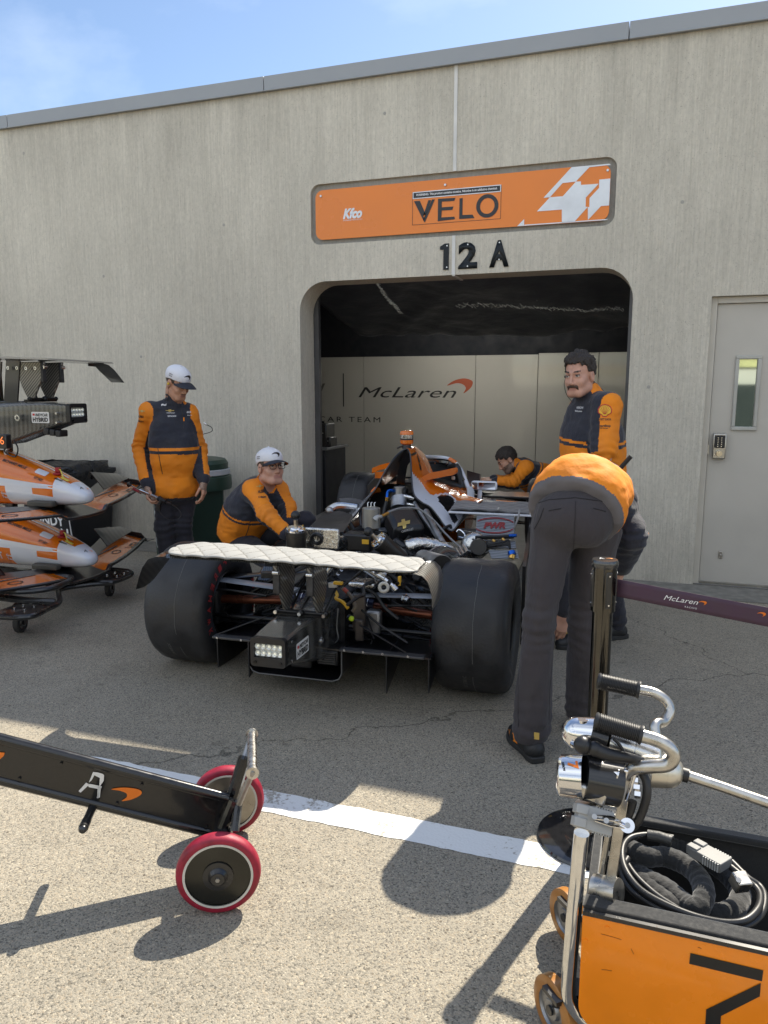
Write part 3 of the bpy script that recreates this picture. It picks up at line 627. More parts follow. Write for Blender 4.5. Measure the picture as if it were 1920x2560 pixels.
def hand_ops(w,d,nrm,thumb,curl=.5,scale=1.,tout=.6,spread=.05):
    "w wrist, d hand direction, nrm back-of-hand normal, thumb side vector"
    w=A_(w); d=un(d); n=un(A_(nrm)-d*np.dot(nrm,d)); s=np.cross(d,n); s=s*(1 if np.dot(s,thumb)>0 else -1); ops=[]
    k=scale; kn=[]
    for i,(off,ln) in enumerate(((.028,.088),(.009,.092),(-.010,.086),(-.027,.078))):
        a=w+s*off*.55*k; b=w+d*ln*k+s*off*k; ops.append(('rc',.014,a,b,.0155*k,.0125*k)); kn.append(b)
    ln=[(.042,.026,.021),(.046,.030,.022),(.042,.028,.021),(.033,.021,.018)]
    for i in range(4):
        p=kn[i]; a=0; c=curl[i] if isinstance(curl,(list,tuple)) else curl; dd=un(d+s*spread*(1.5-i))
        for j in range(3):
            a+=c*(.9,1.1,.8)[j]; q=p+(dd*math.cos(a)-n*math.sin(a))*ln[i][j]*k; ops.append(('rc',.003,p,q,(.0098,.0088,.0080)[j]*k,(.0088,.0080,.0070)[j]*k)); p=q
    p=w+d*.022*k+s*.022*k-n*.006; q=p+(d*.7+s*tout-n*.35)*.04*k; r_=q+un(d*.9+s*(tout-.45)-n*.5)*.034*k; t=r_+un(d-n*.6)*.024*k
    ops+=[('rc',.010,p,q,.0145*k,.0115*k),('rc',.004,q,r_,.0112*k,.0098*k),('rc',.003,r_,t,.0098*k,.0078*k)]
    return ops
def head_ops(H,ax,sk=1.,jaw=1.):
    H=A_(H); L_=lambda x,y,z: H+(ax[0]*x+ax[1]*y+ax[2]*z)*sk
    o=[('el',.0,L_(0,-.012,.035),ax,(.077*sk,.096*sk,.088*sk)),('el',.03,L_(0,.035,-.045),ax,(.058*jaw*sk,.058*sk,.072*sk)),
       ('rc',.02,L_(-.022,.066,-.098),L_(.022,.066,-.098),.019*sk*jaw,.019*sk*jaw),
       ('rc',.03,L_(-.050*jaw,.0,-.075),L_(-.028*jaw,.055,-.098),.022*sk,.018*sk),('rc',.03,L_(.050*jaw,.0,-.075),L_(.028*jaw,.055,-.098),.022*sk,.018*sk),
       ('rc',.018,L_(-.040,.060,-.032),L_(-.046,.045,-.02),.022*sk,.02*sk),('rc',.018,L_(.040,.060,-.032),L_(.046,.045,-.02),.022*sk,.02*sk),
       ('rc',.012,L_(-.040,.074,.026),L_(-.010,.086,.022),.009*sk,.010*sk),('rc',.012,L_(.040,.074,.026),L_(.010,.086,.022),.009*sk,.010*sk),
       ('-rc',.012,L_(-.044,.098,.004),L_(-.018,.100,.004),.014*sk,.014*sk),('-rc',.012,L_(.044,.098,.004),L_(.018,.100,.004),.014*sk,.014*sk),
       ('rc',.006,L_(-.037,.072,.003),L_(-.026,.075,.003),.0125*sk,.0125*sk),('rc',.006,L_(.037,.072,.003),L_(.026,.075,.003),.0125*sk,.0125*sk),
       ('rc',.010,L_(0,.088,.014),L_(0,.108,-.034),.007*sk,.0105*sk),('rc',.008,L_(-.012,.098,-.039),L_(.012,.098,-.039),.0085*sk,.0085*sk),
       ('rc',.010,L_(-.018,.083,-.062),L_(.018,.083,-.062),.0075*sk,.0075*sk),('rc',.006,L_(-.014,.082,-.075),L_(.014,.082,-.075),.0075*sk,.0075*sk),
       ('-rc',.004,L_(-.024,.094,-.0675),L_(.024,.094,-.0675),.0035*sk,.0035*sk)]
    for s in (-1,1): o+=[('el',.008,L_(s*.079,-.008,-.008),ax,(.010*sk,.020*sk,.033*sk)),('-el',.004,L_(s*.087,-.004,-.006),ax,(.006*sk,.010*sk,.018*sk))]
    return o,L_
skinA=mat('skin_tan',(.50,.27,.18),.5,var=.10,vs=30,bump=.15,bs=300); skinB=mat('skin_fair',(.50,.275,.20),.5,var=.10,vs=30,bump=.15,bs=300)
tatt=mat('tattooed_skin',(.30,.20,.15),.5,var=.45,vs=90); lip=mat('lips',(.40,.19,.15),.5); eyew=mat('eye_white',(.42,.36,.32),.2,var=0); iris=mat('iris',(.03,.025,.02),.15,var=0)
hair=mat('dark_hair',(.030,.023,.019),.75,var=.4,vs=120,bump=.9,bs=220,aniso=(1,1,.25)); stub=mat('stubble_skin',(.20,.125,.09),.6,var=.25,vs=200)
navy=mat('navy_fabric',(.018,.020,.032),.8,var=.15,vs=8,bump=.75,bs=15,sheen=.15,aniso=(1,1,.6)); orf=mat('orange_fabric',(.78,.235,.010),.8,var=.08,vs=8,bump=.42,bs=11,aniso=(1,1,.6))
trs=mat('charcoal_trouser_fabric',(.043,.037,.041),.85,var=.14,vs=7,bump=.7,bs=11,sheen=.1,aniso=(1,1,.4)); trn=mat('navy_trouser_fabric',(.018,.018,.027),.85,var=.14,vs=7,bump=.7,bs=12,sheen=.1,aniso=(1,1,.4))
gry=mat('grey_rib_fabric',(.13,.12,.125),.85,var=.15,bump=.3,bs=300); capw=mat('white_cap_fabric',(.72,.72,.76),.8,var=.05,bump=.2,bs=500); capn=mat('navy_cap_brim',(.02,.022,.034),.8)
shoeb=mat('black_shoe',(.012,.012,.013),.55,var=.3,vs=30,bump=.3,bs=200); sole=mat('black_rubber_sole',(.02,.02,.02),.7); wlog=mat('white_print',(.62,.62,.64),.6,var=0); blog=mat('black_print',(.03,.022,.02),.6,var=0); gold=mat('gold_print',(.55,.42,.15),.5,var=0)
BODY_H=.0052
def person(label,J,o):
    "J: joints dict, o: options"
    ch=axes(o['front'],A_(J['neck'])-A_(J['pelvis'])); hx=axes(o['look'],o.get('hup',(0,0,1))); sk=o.get('hs',1.); HS,L_=head_ops(J['head'],hx,sk,o.get('jaw',1.))
    pv,nk=A_(J['pelvis']),A_(J['neck']); spine=nk-pv; bl=o.get('belly',0); mid=J.get('mid',pv+spine*.5); cst=A_(J.get('chest',pv+spine*.72)); mid=A_(mid)
    hd=L_(0,-.02,-.06)
    body=HS+[('rc',.03,hd,nk,.058*o.get('nk',1),.062*o.get('nk',1)),('el',.05,cst,ch,(.155,.10,.15)),('el',.05,mid,ch,(.135,.10,.14)),('el',.05,pv,ch,(.15,.105,.12)),('rc',.05,J['SL'],J['SR'],.055,.055)]
    for s in 'LR':
        body+=[('rc',.03,J['S'+s],J['E'+s],.048,.040),('rc',.02,J['E'+s],J['W'+s],.042,.029),('rc',.04,J['H'+s],J['K'+s],.075,.052),('rc',.03,J['K'+s],J['A'+s],.05,.036)]
        hw=o['hand'+s]; body+= [('rc',.01,A_(J['W'+s])-un(hw[0])*.02,A_(J['W'+s])+un(hw[0])*.02,.028,.026)]+hand_ops(J['W'+s],*hw)
        body+=[('rc',.02,J['A'+s],A_(J['A'+s])+A_(o['toe'+s])*.12+A_((0,0,-.04)),.035,.03)]
    lo,hi=bounds(body); V,Fq=nets(field(body),lo,hi,BODY_H); C=V[Fq].mean(1)
    q=(C-A_(J['head']))@hx.T/sk; mi=np.zeros(len(C),int)
    face=(q[:,1]>.03)&(np.abs(q[:,0])<.075)&(np.abs(q[:,2])<.13)
    ax_=np.abs(q[:,0])
    def eyed(dx): return np.hypot(ax_-.0315+0*dx,(q[:,2]-.003)*2.6)
    mi[face&(np.hypot(ax_-.0315,(q[:,2]-.003)*2.2)<.0125)]=1; mi[face&(np.hypot(ax_-.0315,(q[:,2]-.004)*1.5)<.0062)]=2; mi[face&(np.abs(q[:,2]-.0095)<.0028)&(np.abs(ax_-.0315)<.014)]=3
    mi[face&(np.abs(q[:,2]-.0265-.004*(ax_/.04))<.0042)&(ax_>.014)&(ax_<.048)]=3
    mi[face&(ax_<.024)&(np.abs(q[:,2]+.0685)<.0105)&(q[:,1]>.075)]=4
    if o.get('beard'): mi[(q[:,2]<-.03)&(q[:,2]>-.15)&(q[:,1]>-.0+ .0*ax_)&((ax_>.03)|(q[:,2]<-.048))&(mi!=4)&(np.abs(q[:,0])<.085)&((ax_>.052)|(q[:,2]<-.05)|(ax_<.03))]=5
    if o.get('shadowbeard'): mi[face&(q[:,2]<-.05)&(q[:,2]>-.058)&(ax_<.026)]=5
    if o.get('tattoo'):
        for s in 'LR':
            m=(np.linalg.norm(C-A_(J['W'+s])-un(o['hand'+s][0])*.01,axis=1)<.058); mi[m]=6
    root=npmesh('person',V,Fq,[o.get('skin',skinA),eyew,iris,hair,lip,stub,tatt],mi,None)
    tag(root,label,'person',o.get('group'))
    # ---- hair or cap ----
    hl=o.get('hair')
    if hl:
        th=hl.get('th',.012)
        def hf(P):
            q=(P-A_(J['head']))@hx.T/sk; cr=el(q,(0,-.014,.036),np.eye(3),(.077+th,.097+th,.088+th*1.2))
            line=np.where(q[:,1]>.0,.060+hl.get('f',0)-.022*np.abs(q[:,0])/.08+.012*np.abs(q[:,0])/.04*(np.abs(q[:,0])<.05),.02)   # front hairline height
            back=-.035-.0*q[:,0]
            low=np.where(q[:,1]>.030,line,np.where(q[:,1]>.0,.01+.3*(q[:,1]-.0)+hl.get('side',0),back+(q[:,1]<-.04)*(-.02)))
            ear=np.hypot((q[:,1]+.008)/.026,(q[:,2]+.012)/.036)-1
            d=smax(cr,(low-q[:,2])*.8,.012); d=smax(d,-ear*.03+0*(np.abs(q[:,0])<.06)-(np.abs(q[:,0])<.055)*1.,.004)
            d=d+.0035*vn(q*A_((230,38,70)),1,11)+.0025*vn(q*A_((110,25,50)),1,12); return (d-hl.get('vol',0)*np.clip(q[:,2]*14-.6,0,1)*(.6+.8*vn(P,28,9)) +hl.get('n',.004)*vn(P*A_((1.6,1.6,.7)),95,2)+hl.get('n',.004)*.8*vn(P*A_((1,1,.5)),45,4))*sk
        hlo=A_(J['head'])-.15; hhi=A_(J['head'])+.16; V,Fq=nets(hf,hlo,hhi,.0035,0); npmesh('hair',V,Fq,[hair],None,root)
    if o.get('mustache'):
        mo=[('rc',0,L_(-.004,.098,-.053),L_(-.028,.087,-.058),.0072,.0065),('rc',.006,L_(.004,.098,-.053),L_(.028,.087,-.058),.0072,.0065),('rc',.006,L_(-.026,.088,-.056),L_(-.034,.076,-.082),.0075,.0045),('rc',.006,L_(.026,.088,-.056),L_(.034,.076,-.082),.0075,.0045),('add',0,lambda P:.0018*vn(P,260,3))]
        lo,hi=bounds(mo); V,Fq=nets(field(mo),lo,hi,.0028); npmesh('mustache',V,Fq,[mat('moustache_hair',(.06,.035,.022),.7,var=.4,vs=200)],None,root)
    if o.get('cap'):
        def cf(P):
            q=(P-A_(J['head']))@hx.T/sk; d=(el(q,(0,-.012,.050),np.eye(3),(.089,.107,.088))-.004*np.exp(-((q[:,2]-.09)/.03)**2)); d=smax(d,(.038-q[:,2]-.025*np.clip(-q[:,1]*12,0,1)),.004); seam_=np.minimum(np.abs(q[:,0]),np.abs(np.abs(q[:,0])-.045-.25*(.13-q[:,2]))); d=d+.0015*np.exp(-(seam_/.003)**2)
            d=smax(d,-(el(q,(0,-.012,.045),np.eye(3),(.079,.098,.085))),.002); return np.maximum(d,-1)*sk
        V,Fq=nets(cf,A_(J['head'])-.14,A_(J['head'])+.16,.004,0); cp=npmesh('cap',V,Fq,[capw],None,root)
        def br(u,v):   # visor
            a=(u-.5)*2; x=a*.084; y0=.062+.030*(1-a*a) if True else 0; y=.050+.045*(1-a*a)**.5+v*(.088*(1-a*a)**.42); z=.046-.024*a*a-.006*v-.010*v*v
            p=L_(x,y,z); return tuple(p)
        vb=MB().sheet(br,22,8,.004); vo=vb.build('cap_brim',[o.get('brimmat',capn)],cp,smooth=180)
        MB().sph(L_(0,-.012,.139),.007,8).build('cap_button',capw,cp)
        MB().tube([L_(*[(a*.079),.051+.045*(1-a*a)**.5+(.076*(1-a*a)**.42),.046-.024*a*a-.017]) for a in [i/10-1 for i in range(1,20)]],.0028,6).build('brim_piping',orf,cp)
        bv=bvh_of([cp]); fr=frameXY(L_(0,.12,.075),hx[0],hx[2]); fr=frameXY(L_(0.0,.10,.078),-hx[0]*-1,hx[2]); fr=frameXY(L_(0,.14,.080),-hx[0],hx[2]-.0)
        fr=Matrix((Vector(-hx[0]),Vector(hx[2]),Vector(hx[1]))).transposed().to_4x4(); fr.translation=Vector(L_(0,.13,.082))
        decal('emblem',[sw(.062,R(5))],fr,bv,blog,cp,dist=.2,off=.0015,sub=.01)
        fr=Matrix((Vector(hx[1]),Vector(hx[2]),Vector(hx[0]))).transposed().to_4x4(); fr.translation=Vector(L_(.13,.0,.068))
        dtext('cap_print','ARROW\nMcLaren',fr,.035,.022,bv,blog,cp,bold=.02,dist=.2,off=.0012,sub=.01)
        if not o.get('nofade'): pass
    if o.get('cap') or o.get('fringe'):
        def sf(P):
            q=(P-A_(J['head']))@hx.T/sk; d=el(q,(0,-.014,.036),np.eye(3),(.0795,.0995,.09)); lowv=np.where(q[:,1]>-.0,.0,-.045); d=smax(d,(lowv-q[:,2]),.006); d=smax(d,q[:,2]-.05,.004); d=smax(d,q[:,1]-.035,.004)
            ear=np.hypot((q[:,1]+.008)/.024,(q[:,2]+.012)/.036)-1; return smax(d,-ear*.03-(np.abs(q[:,0])<.055)*1.,.004)
        V,Fq=nets(sf,A_(J['head'])-.14,A_(J['head'])+.14,.004,0); npmesh('hair',V,Fq,[mat('short_hair',(.07,.048,.036),.6,var=.3,vs=200)],None,root)
    if o.get('glasses'):
        gb_=MB()
        for s in (-1,1):
            c=[L_(s*.033+.025*math.copysign(abs(math.cos(a))**.6,math.cos(a)),.098,.001+.017*math.copysign(abs(math.sin(a))**.6,math.sin(a))) for a in [R(15*i) for i in range(24)]]
            gb_.tube(c,.0022,6,closed=True); gb_.tube([L_(s*.056,.096,.006),L_(s*.078,.06,.006),L_(s*.083,-.01,.0)],.002,6)
        gb_.tube([L_(-.008,.098,.004),L_(.008,.098,.004)],.002,6); gb_.build('glasses',mat('black_frame',(.01,.01,.01),.25),root)
    if o.get('earplug'):
        s,cm_=o['earplug']; MB().sph(L_(s*.092,.002,-.004),.009,10).tube([L_(s*.092,.004,-.01),L_(s*.094,.02,-.05),L_(s*.08,.02,-.11),L_(s*.06,-.01,-.16)],.0018,5,smooth=4,mi=1).build('ear_piece',[cm_,blk],root)
    # ---- upper garment ----
    g=.018+bl*.3; gt=[('el',0,cst,ch,(.168+g,.108+g,.165)),('el',.07,mid,ch,(.15+g+bl*.5+o.get('midw',0),.105+g+bl,.17)),('el',.06,(mid+cst)*.5,ch,(.16+g+bl*.2+o.get('midw',0)*.8,.105+g+bl*.7,.13)),('el',.07,pv+ch[2]*.03,ch,(.170+g,.118+g+bl*.6,.16)),('rc',.06,A_(J['SL'])*1,J['SR'],.062,.062),('rc',.05,nk-(nk-A_(J['SL']))*.1,J['SL'],.06,.058),('rc',.05,nk-(nk-A_(J['SR']))*.1,J['SR'],.06,.058)]
    gar=[]; sh=o.get('short')
    for s in 'LR':
        e,w_=A_(J['E'+s]),A_(J['W'+s]); 
        if sh: e2=A_(J['S'+s])+(e-A_(J['S'+s]))*.82; gar+=[('rc',.045,J['S'+s],e2,.076,.078)]
        else: gar+=[('rc',.05,J['S'+s],e,.068,.064),('rc',.025,e,w_+(e-w_)*.12,.065,.052),('rc',.01,w_+(e-w_)*.10,w_+(e-w_)*.02,.038,.037)]
    col_=un(hd-nk)
    gt+=[('rc',.02,nk-col_*.03,nk+col_*.095,.082,.074)]
    folds=o.get('fold',.0085)
    def fld(P):
        S_=A_((1.,1.,.45)); return folds*(1.2*vn(P*S_,9,1)+.5*vn(P,21,2)+.35*vn(P*A_((.6,.6,1.6)),34,3))
    def wr(P):   # elbow creases
        d=0
        for s in 'LR':
            e=A_(J['E'+s]); a=un(A_(J['W'+s])-A_(J['S'+s])); r_=np.linalg.norm(P-e,axis=1); d=d+.006*np.sin(((P-e)@a)*135+3*vn(P,14,7))*np.exp(-(r_/.12)**2)
        return d
    gt+=[('-rc',.006,nk+col_*.045,nk+col_*.14,.065,.066)]
    hemz=o.get('hem',.10)
    gt+=[('cut',.01,pv-ch[2]*hemz,-ch[2])]
    gt_f=field(gt); cz=nk+col_*o.get('ch',.098)
    def torso(P): return smax(gt_f(P),np.minimum((P-cz)@col_,.2-0*P[:,0]),.006)
    ga=[('fn',0,torso)]+gar+[('add',0,fld),('add',0,wr)]
    lo,hi=bounds(gt+gar); V,Fq=nets(field(ga),lo,hi,.0078); C=V[Fq].mean(1); mi=np.zeros(len(C),int)
    # colours by garment coordinates
    q=(C-pv)@ch.T; Ls=np.linalg.norm(spine); hgt=q[:,2]/Ls
    st=o.get('stripe',.52); mi[hgt<st]=1; mi[(hgt<st-.035)&(hgt>st-.075)]=0; mi[hgt<(o.get('band',.08)-hemz/Ls if not o.get('nohem') else -9)]=2
    dist_t=np.minimum.reduce([rc(C,pv,cst,.15,.15),rc(C,mid,nk,.12,.07)])
    for s in 'LR':
        S0,E0,W0=A_(J['S'+s]),A_(J['E'+s]),A_(J['W'+s]); S1=S0+(nk-S0)*.0
        da=np.minimum(rc(C,S0,E0,.068,.058),rc(C,E0,W0,.058,.045)); arm=(da<dist_t-.0)&(da<.05)
        arm|=(rc(C,E0,W0,.07,.06)<.012)|(rc(C,S0+(E0-S0)*.35,E0,.07,.066)<.012)
        up=o['out'+s]; up=un(up)
        # position around limb
        def segt(a,b):
            d=b-a; t=np.clip(((C-a)@d)/(d@d),0,1); return t,C-a-t[:,None]*d
        t1,r1=segt(S0,E0); t2,r2=segt(E0,W0); use2=np.linalg.norm(r2,axis=1)<np.linalg.norm(r1,axis=1); r_=np.where(use2[:,None],r2,r1); r_/=np.linalg.norm(r_,axis=1)[:,None]+1e-9
        ang=r_@up; m=arm; mi[m]=0; mi[m&(ang>o.get('sw',.62))]=1
        if sh: mi[m&(((C-S0)@un(E0-S0))>np.linalg.norm(E0-S0)*.93)]=1
        else: mi[m&use2&(t2>.84)]=0
        # shoulder yoke
        yk=(rc(C,S0,nk+(S0-nk)*.35,.075,.075)<.03)&((C-S0)@ch[2]>.035)&(np.abs((C-S0)@ch[1])<.045)&~m; mi[yk]=1
    if o.get('backyoke') is not None: pass
    jk=npmesh('polo_shirt' if sh else 'jacket',V,Fq,[o.get('m0',navy),orf,o.get('hemmat',navy)],mi,root)
    # zip
    # ---- trousers ----
    tm=o.get('tm',trn); tw=o.get('tw',1.); tz=[('el',0,pv,ch,(.165*tw,.125*tw,.13))]
    tz[0]=('el',0,pv-ch[2]*.02,axes(o.get('pfront',o['front']),o.get('pup',(0,0,1))),(.165*tw,.125*tw,.135))
    for s in 'LR':
        tz+=[('rc',.035,J['H'+s],J['K'+s],.098*tw,.072*tw),('rc',.03,J['K'+s],A_(J['A'+s])+A_((0,0,.03)),.073*tw,.066*tw*o.get('cuffw',1.))]
    def tf(P):
        d=o.get('tf',.008)*(vn(P*A_((1,1,.3)),8,5)+.5*vn(P*A_((1,1,.5)),22,6)+.45*np.abs(vn(P*A_((1,1,.35))+vn(P,6,8)[:,None]*.05,17,11)))
        for s in 'LR':
            for c,am,fr_ in ((J['K'+s],.004,120),(J['A'+s],.005,110)):
                r_=np.linalg.norm(P-A_(c),axis=1); d=d+am*np.sin((P[:,2]-c[2])*fr_+3.5*vn(P,9,9))*np.exp(-(r_/.14)**2)
        return d
    tz+=[('add',0,tf)]
    if o.get('tcut',True): tz+=[('cut',.008,(0,0,o.get('cuffz',.045)),(0,0,-1))]
    lo,hi=bounds(tz); V,Fq=nets(field(tz),lo,hi,.0085); tr_=npmesh('trousers',V,Fq,[tm],None,root)
    # ---- shoes ----
    for s in 'LR':
        a=A_(J['A'+s]); t=A_(o['toe'+s]); t=un(A_((t[0],t[1],0))); sd_=np.cross(t,(0,0,1)); z0=o.get('shoez',0.); base=A_((a[0],a[1],z0))
        X=lambda f_,r_,z_: base+t*f_+sd_*r_+A_((0,0,z_))
        up=[('rc',0,X(-.045,0,.05),X(.0,0,.085),.036,.038),('rc',.04,X(-.03,0,.045),X(.10,0,.040),.038,.040),('rc',.03,X(.10,.0,.040),X(.175,.005,.032),.040,.030),('rc',.03,X(.0,0,.075),X(.09,0,.055),.036,.032),('cut',.004,X(0,0,.018),(0,0,-1))]
        lo,hi=bounds(up); V,Fq=nets(field(up),lo,hi,.006); C=V[Fq].mean(1); mi=((vn(C,40,1)>.35)&(((C-base)@t)>.02)&(C[:,2]>z0+.035)).astype(int)*(1 if o.get('shoeor') else 0)
        so2=npmesh('shoe',V,Fq,[shoeb,orf],mi,root)
        lp=[(x*1.,y) for x,y in [(-.085,-.03),(-.09,0),(-.085,.03),(-.05,.04),(.03,.04),(.11,.048),(.17,.036),(.205,.005),(.17,-.036),(.11,-.044),(.03,-.034),(-.05,-.036)]]
        pts=spline2(lp,4); M_=Matrix((Vector(t),Vector(-sd_),Vector((0,0,1)))).transposed().to_4x4(); M_.translation=Vector(base)+Vector((0,0,.001))
        MB().prism(pts,M_,.028).build('sole',sole,so2,bevel=.004)
    return root,jk,tr_,ch,hx,L_
def FR(o,x,y):
    return frameXY(o,x,y)
def onto(objs,P0,n,x,y): return frameXY(P0,x,y)
# viewer-relative directions
def dirs(P0):
    tcam=-A_((P0[0],P0[1],0)); tcam=un(tcam); rt=A_((-tcam[1],tcam[0],0)); rt=rt if rt@A_((math.cos(YW),math.sin(YW),0))>0 else -rt; return tcam,rt
UP=A_((0,0,1))

# ---- person A: standing left, cap, looking down, tool in hand ----
def cA(x,y,Y=5.05): return A_(PY(300+x/3.318,880+y/3.318,Y))
tc,rt=dirs(cA(470,800)); fA=un(tc*.95+rt*.28)
dn=lambda v,a: un(A_(v)*math.cos(a)-UP*math.sin(a))
J=dict(head=cA(478,258,5.05),neck=cA(446,432,5.08),pelvis=cA(460,1130,5.10),SR=cA(240,492,5.0),SL=cA(565,515,5.16),ER=cA(172,790,5.06),EL=cA(655,800,5.26),WR=cA(232,1120,4.93),WL=cA(692,1085,5.1),
 HR=cA(405,1180,5.08),HL=cA(545,1180,5.18))
for k,s in (('R',-1),('L',1)):
    h=J['H'+k]; J['K'+k]=A_((h[0]-.02+.01*s,h[1]-.04,.50)); J['A'+k]=A_((h[0]-.01+.01*s,h[1]+.0,.08))
J['chest']=J['pelvis']+(J['neck']-J['pelvis'])*.70; J['mid']=J['pelvis']+(J['neck']-J['pelvis'])*.38+fA*.03
lookA=dn(un(tc*.72+rt*.62),.42)
pA=person('standing person in white cap looking down and holding a hand pump, by the wall',J,dict(front=fA,look=lookA,hup=UP,hs=.99,jaw=1.04,nk=1.1,skin=skinA,cap=1,belly=.018,midw=.014,
 handR=((.15,-.25,-1),(-.75,-.45,-.1),rt*.4+tc,.75),handL=((.08,-.1,-1),un(rt*.8+tc*.3),tc-rt*.2,.45),toeL=fA,toeR=fA,outR=un(-rt*.75+tc*.62),outL=un(rt*.9+tc*.1),sw=.28,tattoo=1,stripe=.50,hem=.115,tm=trn,tw=1.02,shadowbeard=1,earplug=(1,mat('yellow_foam',(.7,.5,.03),.7)),group='crew members around the car'))
bvA=bvh_of([pA[1]])
def lg(x,y,w,txt,m,h=None,bold=.01,par=None,bv=None,c=cA,Y=5.05,ang=0,shear=0,name='print'):
    p=c(x,y,Y-.35); tcv,rtv=dirs(p); o_=c(x,y,Y); X_=rtv*math.cos(ang)+UP*math.sin(ang); Yv=UP*math.cos(ang)-rtv*math.sin(ang)
    fr=frameXY(p,X_,Yv); fr=Matrix((Vector(X_),Vector(Yv),Vector(tcv))).transposed().to_4x4(); fr.translation=Vector(p)
    # aim the projection along the view-independent torso normal
    return dtext(name,txt,fr,w,h,bv,m,par,bold=bold,shear=shear,dist=1.2,off=.0025,sub=.012)
lg(365,448,.040,'~',wlog,.022,.06,pA[1],bvA); lg(415,498,.062,'+',gold,.018,.06,pA[1],bvA); lg(422,520,.062,'CHEVROLET',wlog,.008,.03,pA[1],bvA); lg(432,548,.062,'REYNOLDS',wlog,.011,.03,pA[1],bvA)
lg(572,517,.034,'ARROW',wlog,.016,.03,pA[1],bvA); lg(578,543,.034,'McLaren',wlog,.008,.03,pA[1],bvA)
lg(183,500,.046,'+',gold,.016,.06,pA[1],bvA); lg(172,548,.042,'HUSKI',blog,.018,.03,pA[1],bvA); lg(168,588,.052,'O Mission',blog,.014,.02,pA[1],bvA)
# pocket zip
def seam(pts,c,Y,bv,par,m,r=.0022,name='zip'):
    out=[]
    for i in range(len(pts)-1):
        for k in range(8):
            t=k/8; x=pts[i][0]*(1-t)+pts[i+1][0]*t; y=pts[i][1]*(1-t)+pts[i+1][1]*t; o_=Vector((0,0,CH)); d=(Vector(c(x,y,Y))-o_).normalized(); h=bv.ray_cast(o_,d,12)
            if h[0] is not None: out.append(h[0]-d*.001)
    if len(out)>2: MB().tube(out,r,5).build(name,m,par)
seam([(312,790),(335,930),(355,1025)],cA,5.05,bvA,pA[1],blk,.003); seam([(505,455),(525,560),(530,670)],cA,5.05,bvA,pA[1],blk,.002)
MB().box(cA(530,558,4.90),(.008,.004,.028)).build('zip_pull',orf,pA[1])
# hand tool: small chrome pump gun with hose
tg=thing('hand_pump','chrome and black hand pump with thin hose gripped by the standing person','hand tool',cA(290,1210,4.86)); 
a=cA(70,1092,4.93); b=cA(95,1110,4.92); cP=cA(290,1185,4.90); dP=cA(325,1215,4.88); eP=cA(380,1245,4.86)
chm=mat('chrome',(.72,.72,.73),.12,metal=1,var=.05); redp=mat('dark_red_plastic',(.25,.02,.03),.35)
MB().lathe([(.001,0),(.02,.004),(.024,.014),(.012,.026),(.006,.034)],frame(a,Vector(b)-Vector(a)),14).build('knob',blk,tg)
MB().cyl(b,cA(180,1158,4.91),.005).build('rod',chm,tg); MB().cyl(cA(112,1135,4.92),cA(175,1168,4.91),.011).build('side_tube',redp,tg)
MB().cyl(cA(170,1150,4.91),dP,.017).build('barrel',chm,tg); MB().cyl(dP,eP,.022,.018).cyl(eP,cA(425,1262,4.85),.008).build('head_block',blk,tg)
MB().cyl(cA(345,1230,4.86),cA(310,1300,4.86),.014,.02).box(cA(322,1290,4.85),(.03,.02,.05)).build('gauge',blk,tg)
MB().tube([cA(425,1262,4.85),cA(480,1300,4.83),cA(508,1350,4.83),cA(470,1390,4.84),cA(400,1390,4.85),cA(340,1340,4.86),cA(315,1305,4.86)],.0025,6,smooth=6).build('hose',blk,tg)

# ---- person B: crouching, cap and glasses ----
def cB(x,y,Y=4.9): return cA(x,y,Y)
tc,rt=dirs(cB(1200,1200)); fB=un(tc*.55+rt*.80)
J=dict(head=cB(1248,955,4.86),neck=cB(1195,1120,4.92),pelvis=cB(1010,1490,5.02),mid=cB(1060,1340,4.97),chest=cB(1125,1210,4.95),SR=cB(1105,1150,4.80),SL=cB(1300,1150,5.02),ER=cB(1215,1345,4.62),EL=cB(1390,1300,4.95),WR=cB(1395,1515,4.60),WL=cB(1400,1430,4.86),
 HR=cB(985,1570,4.93),HL=cB(1060,1560,5.1),KR=cB(1290,1640,4.72),KL=cB(1540,1410,5.02),AR=A_((-2.35,4.75,.1)),AL=A_((-2.22,5.12,.08)))
J['KR'][2]=.36
lookB=un(tc*.86+rt*.46+UP*.12)
pB=person('crouching person in white cap and black glasses behind the left rear tyre',J,dict(front=un(fB-UP*.35),pfront=fB,look=lookB,hup=un(UP+rt*.03),hs=1.04,jaw=1.08,nk=1.1,skin=skinB,cap=1,belly=.05,glasses=1,tw=1.05,
 handR=((.35,-.1,-.9),(-.5,-.85,0),rt,.6),handL=((.4,.1,-.9),(-.2,-.5,.5),-rt+tc,.5),toeL=un(rt*.9+tc*.4),toeR=un(rt*.9+tc*.4),outR=un(tc*.72+UP*.62-rt*.05),outL=un(rt*.7+UP*.7),sw=.30,stripe=.50,hem=.09,hemmat=orf,tm=trn,tcut=False,group='crew members around the car'))
bvB=bvh_of([pB[1]])
for a_ in ((1160,1152,.046,'+',gold,.014),(1172,1192,.042,'HUSKI',blog,.016),(1180,1228,.052,'O Mission',blog,.012),(1255,1185,.03,'REYNOLDS',wlog,.012),(1300,1160,.02,'ARROW',wlog,.012)):
    lg(a_[0],a_[1],a_[2],a_[3],a_[4],a_[5],.03,pB[1],bvB,cB,4.9)
seam([(1080,1405),(1060,1480),(1030,1560)],cB,4.9,bvB,pB[1],blk,.003)

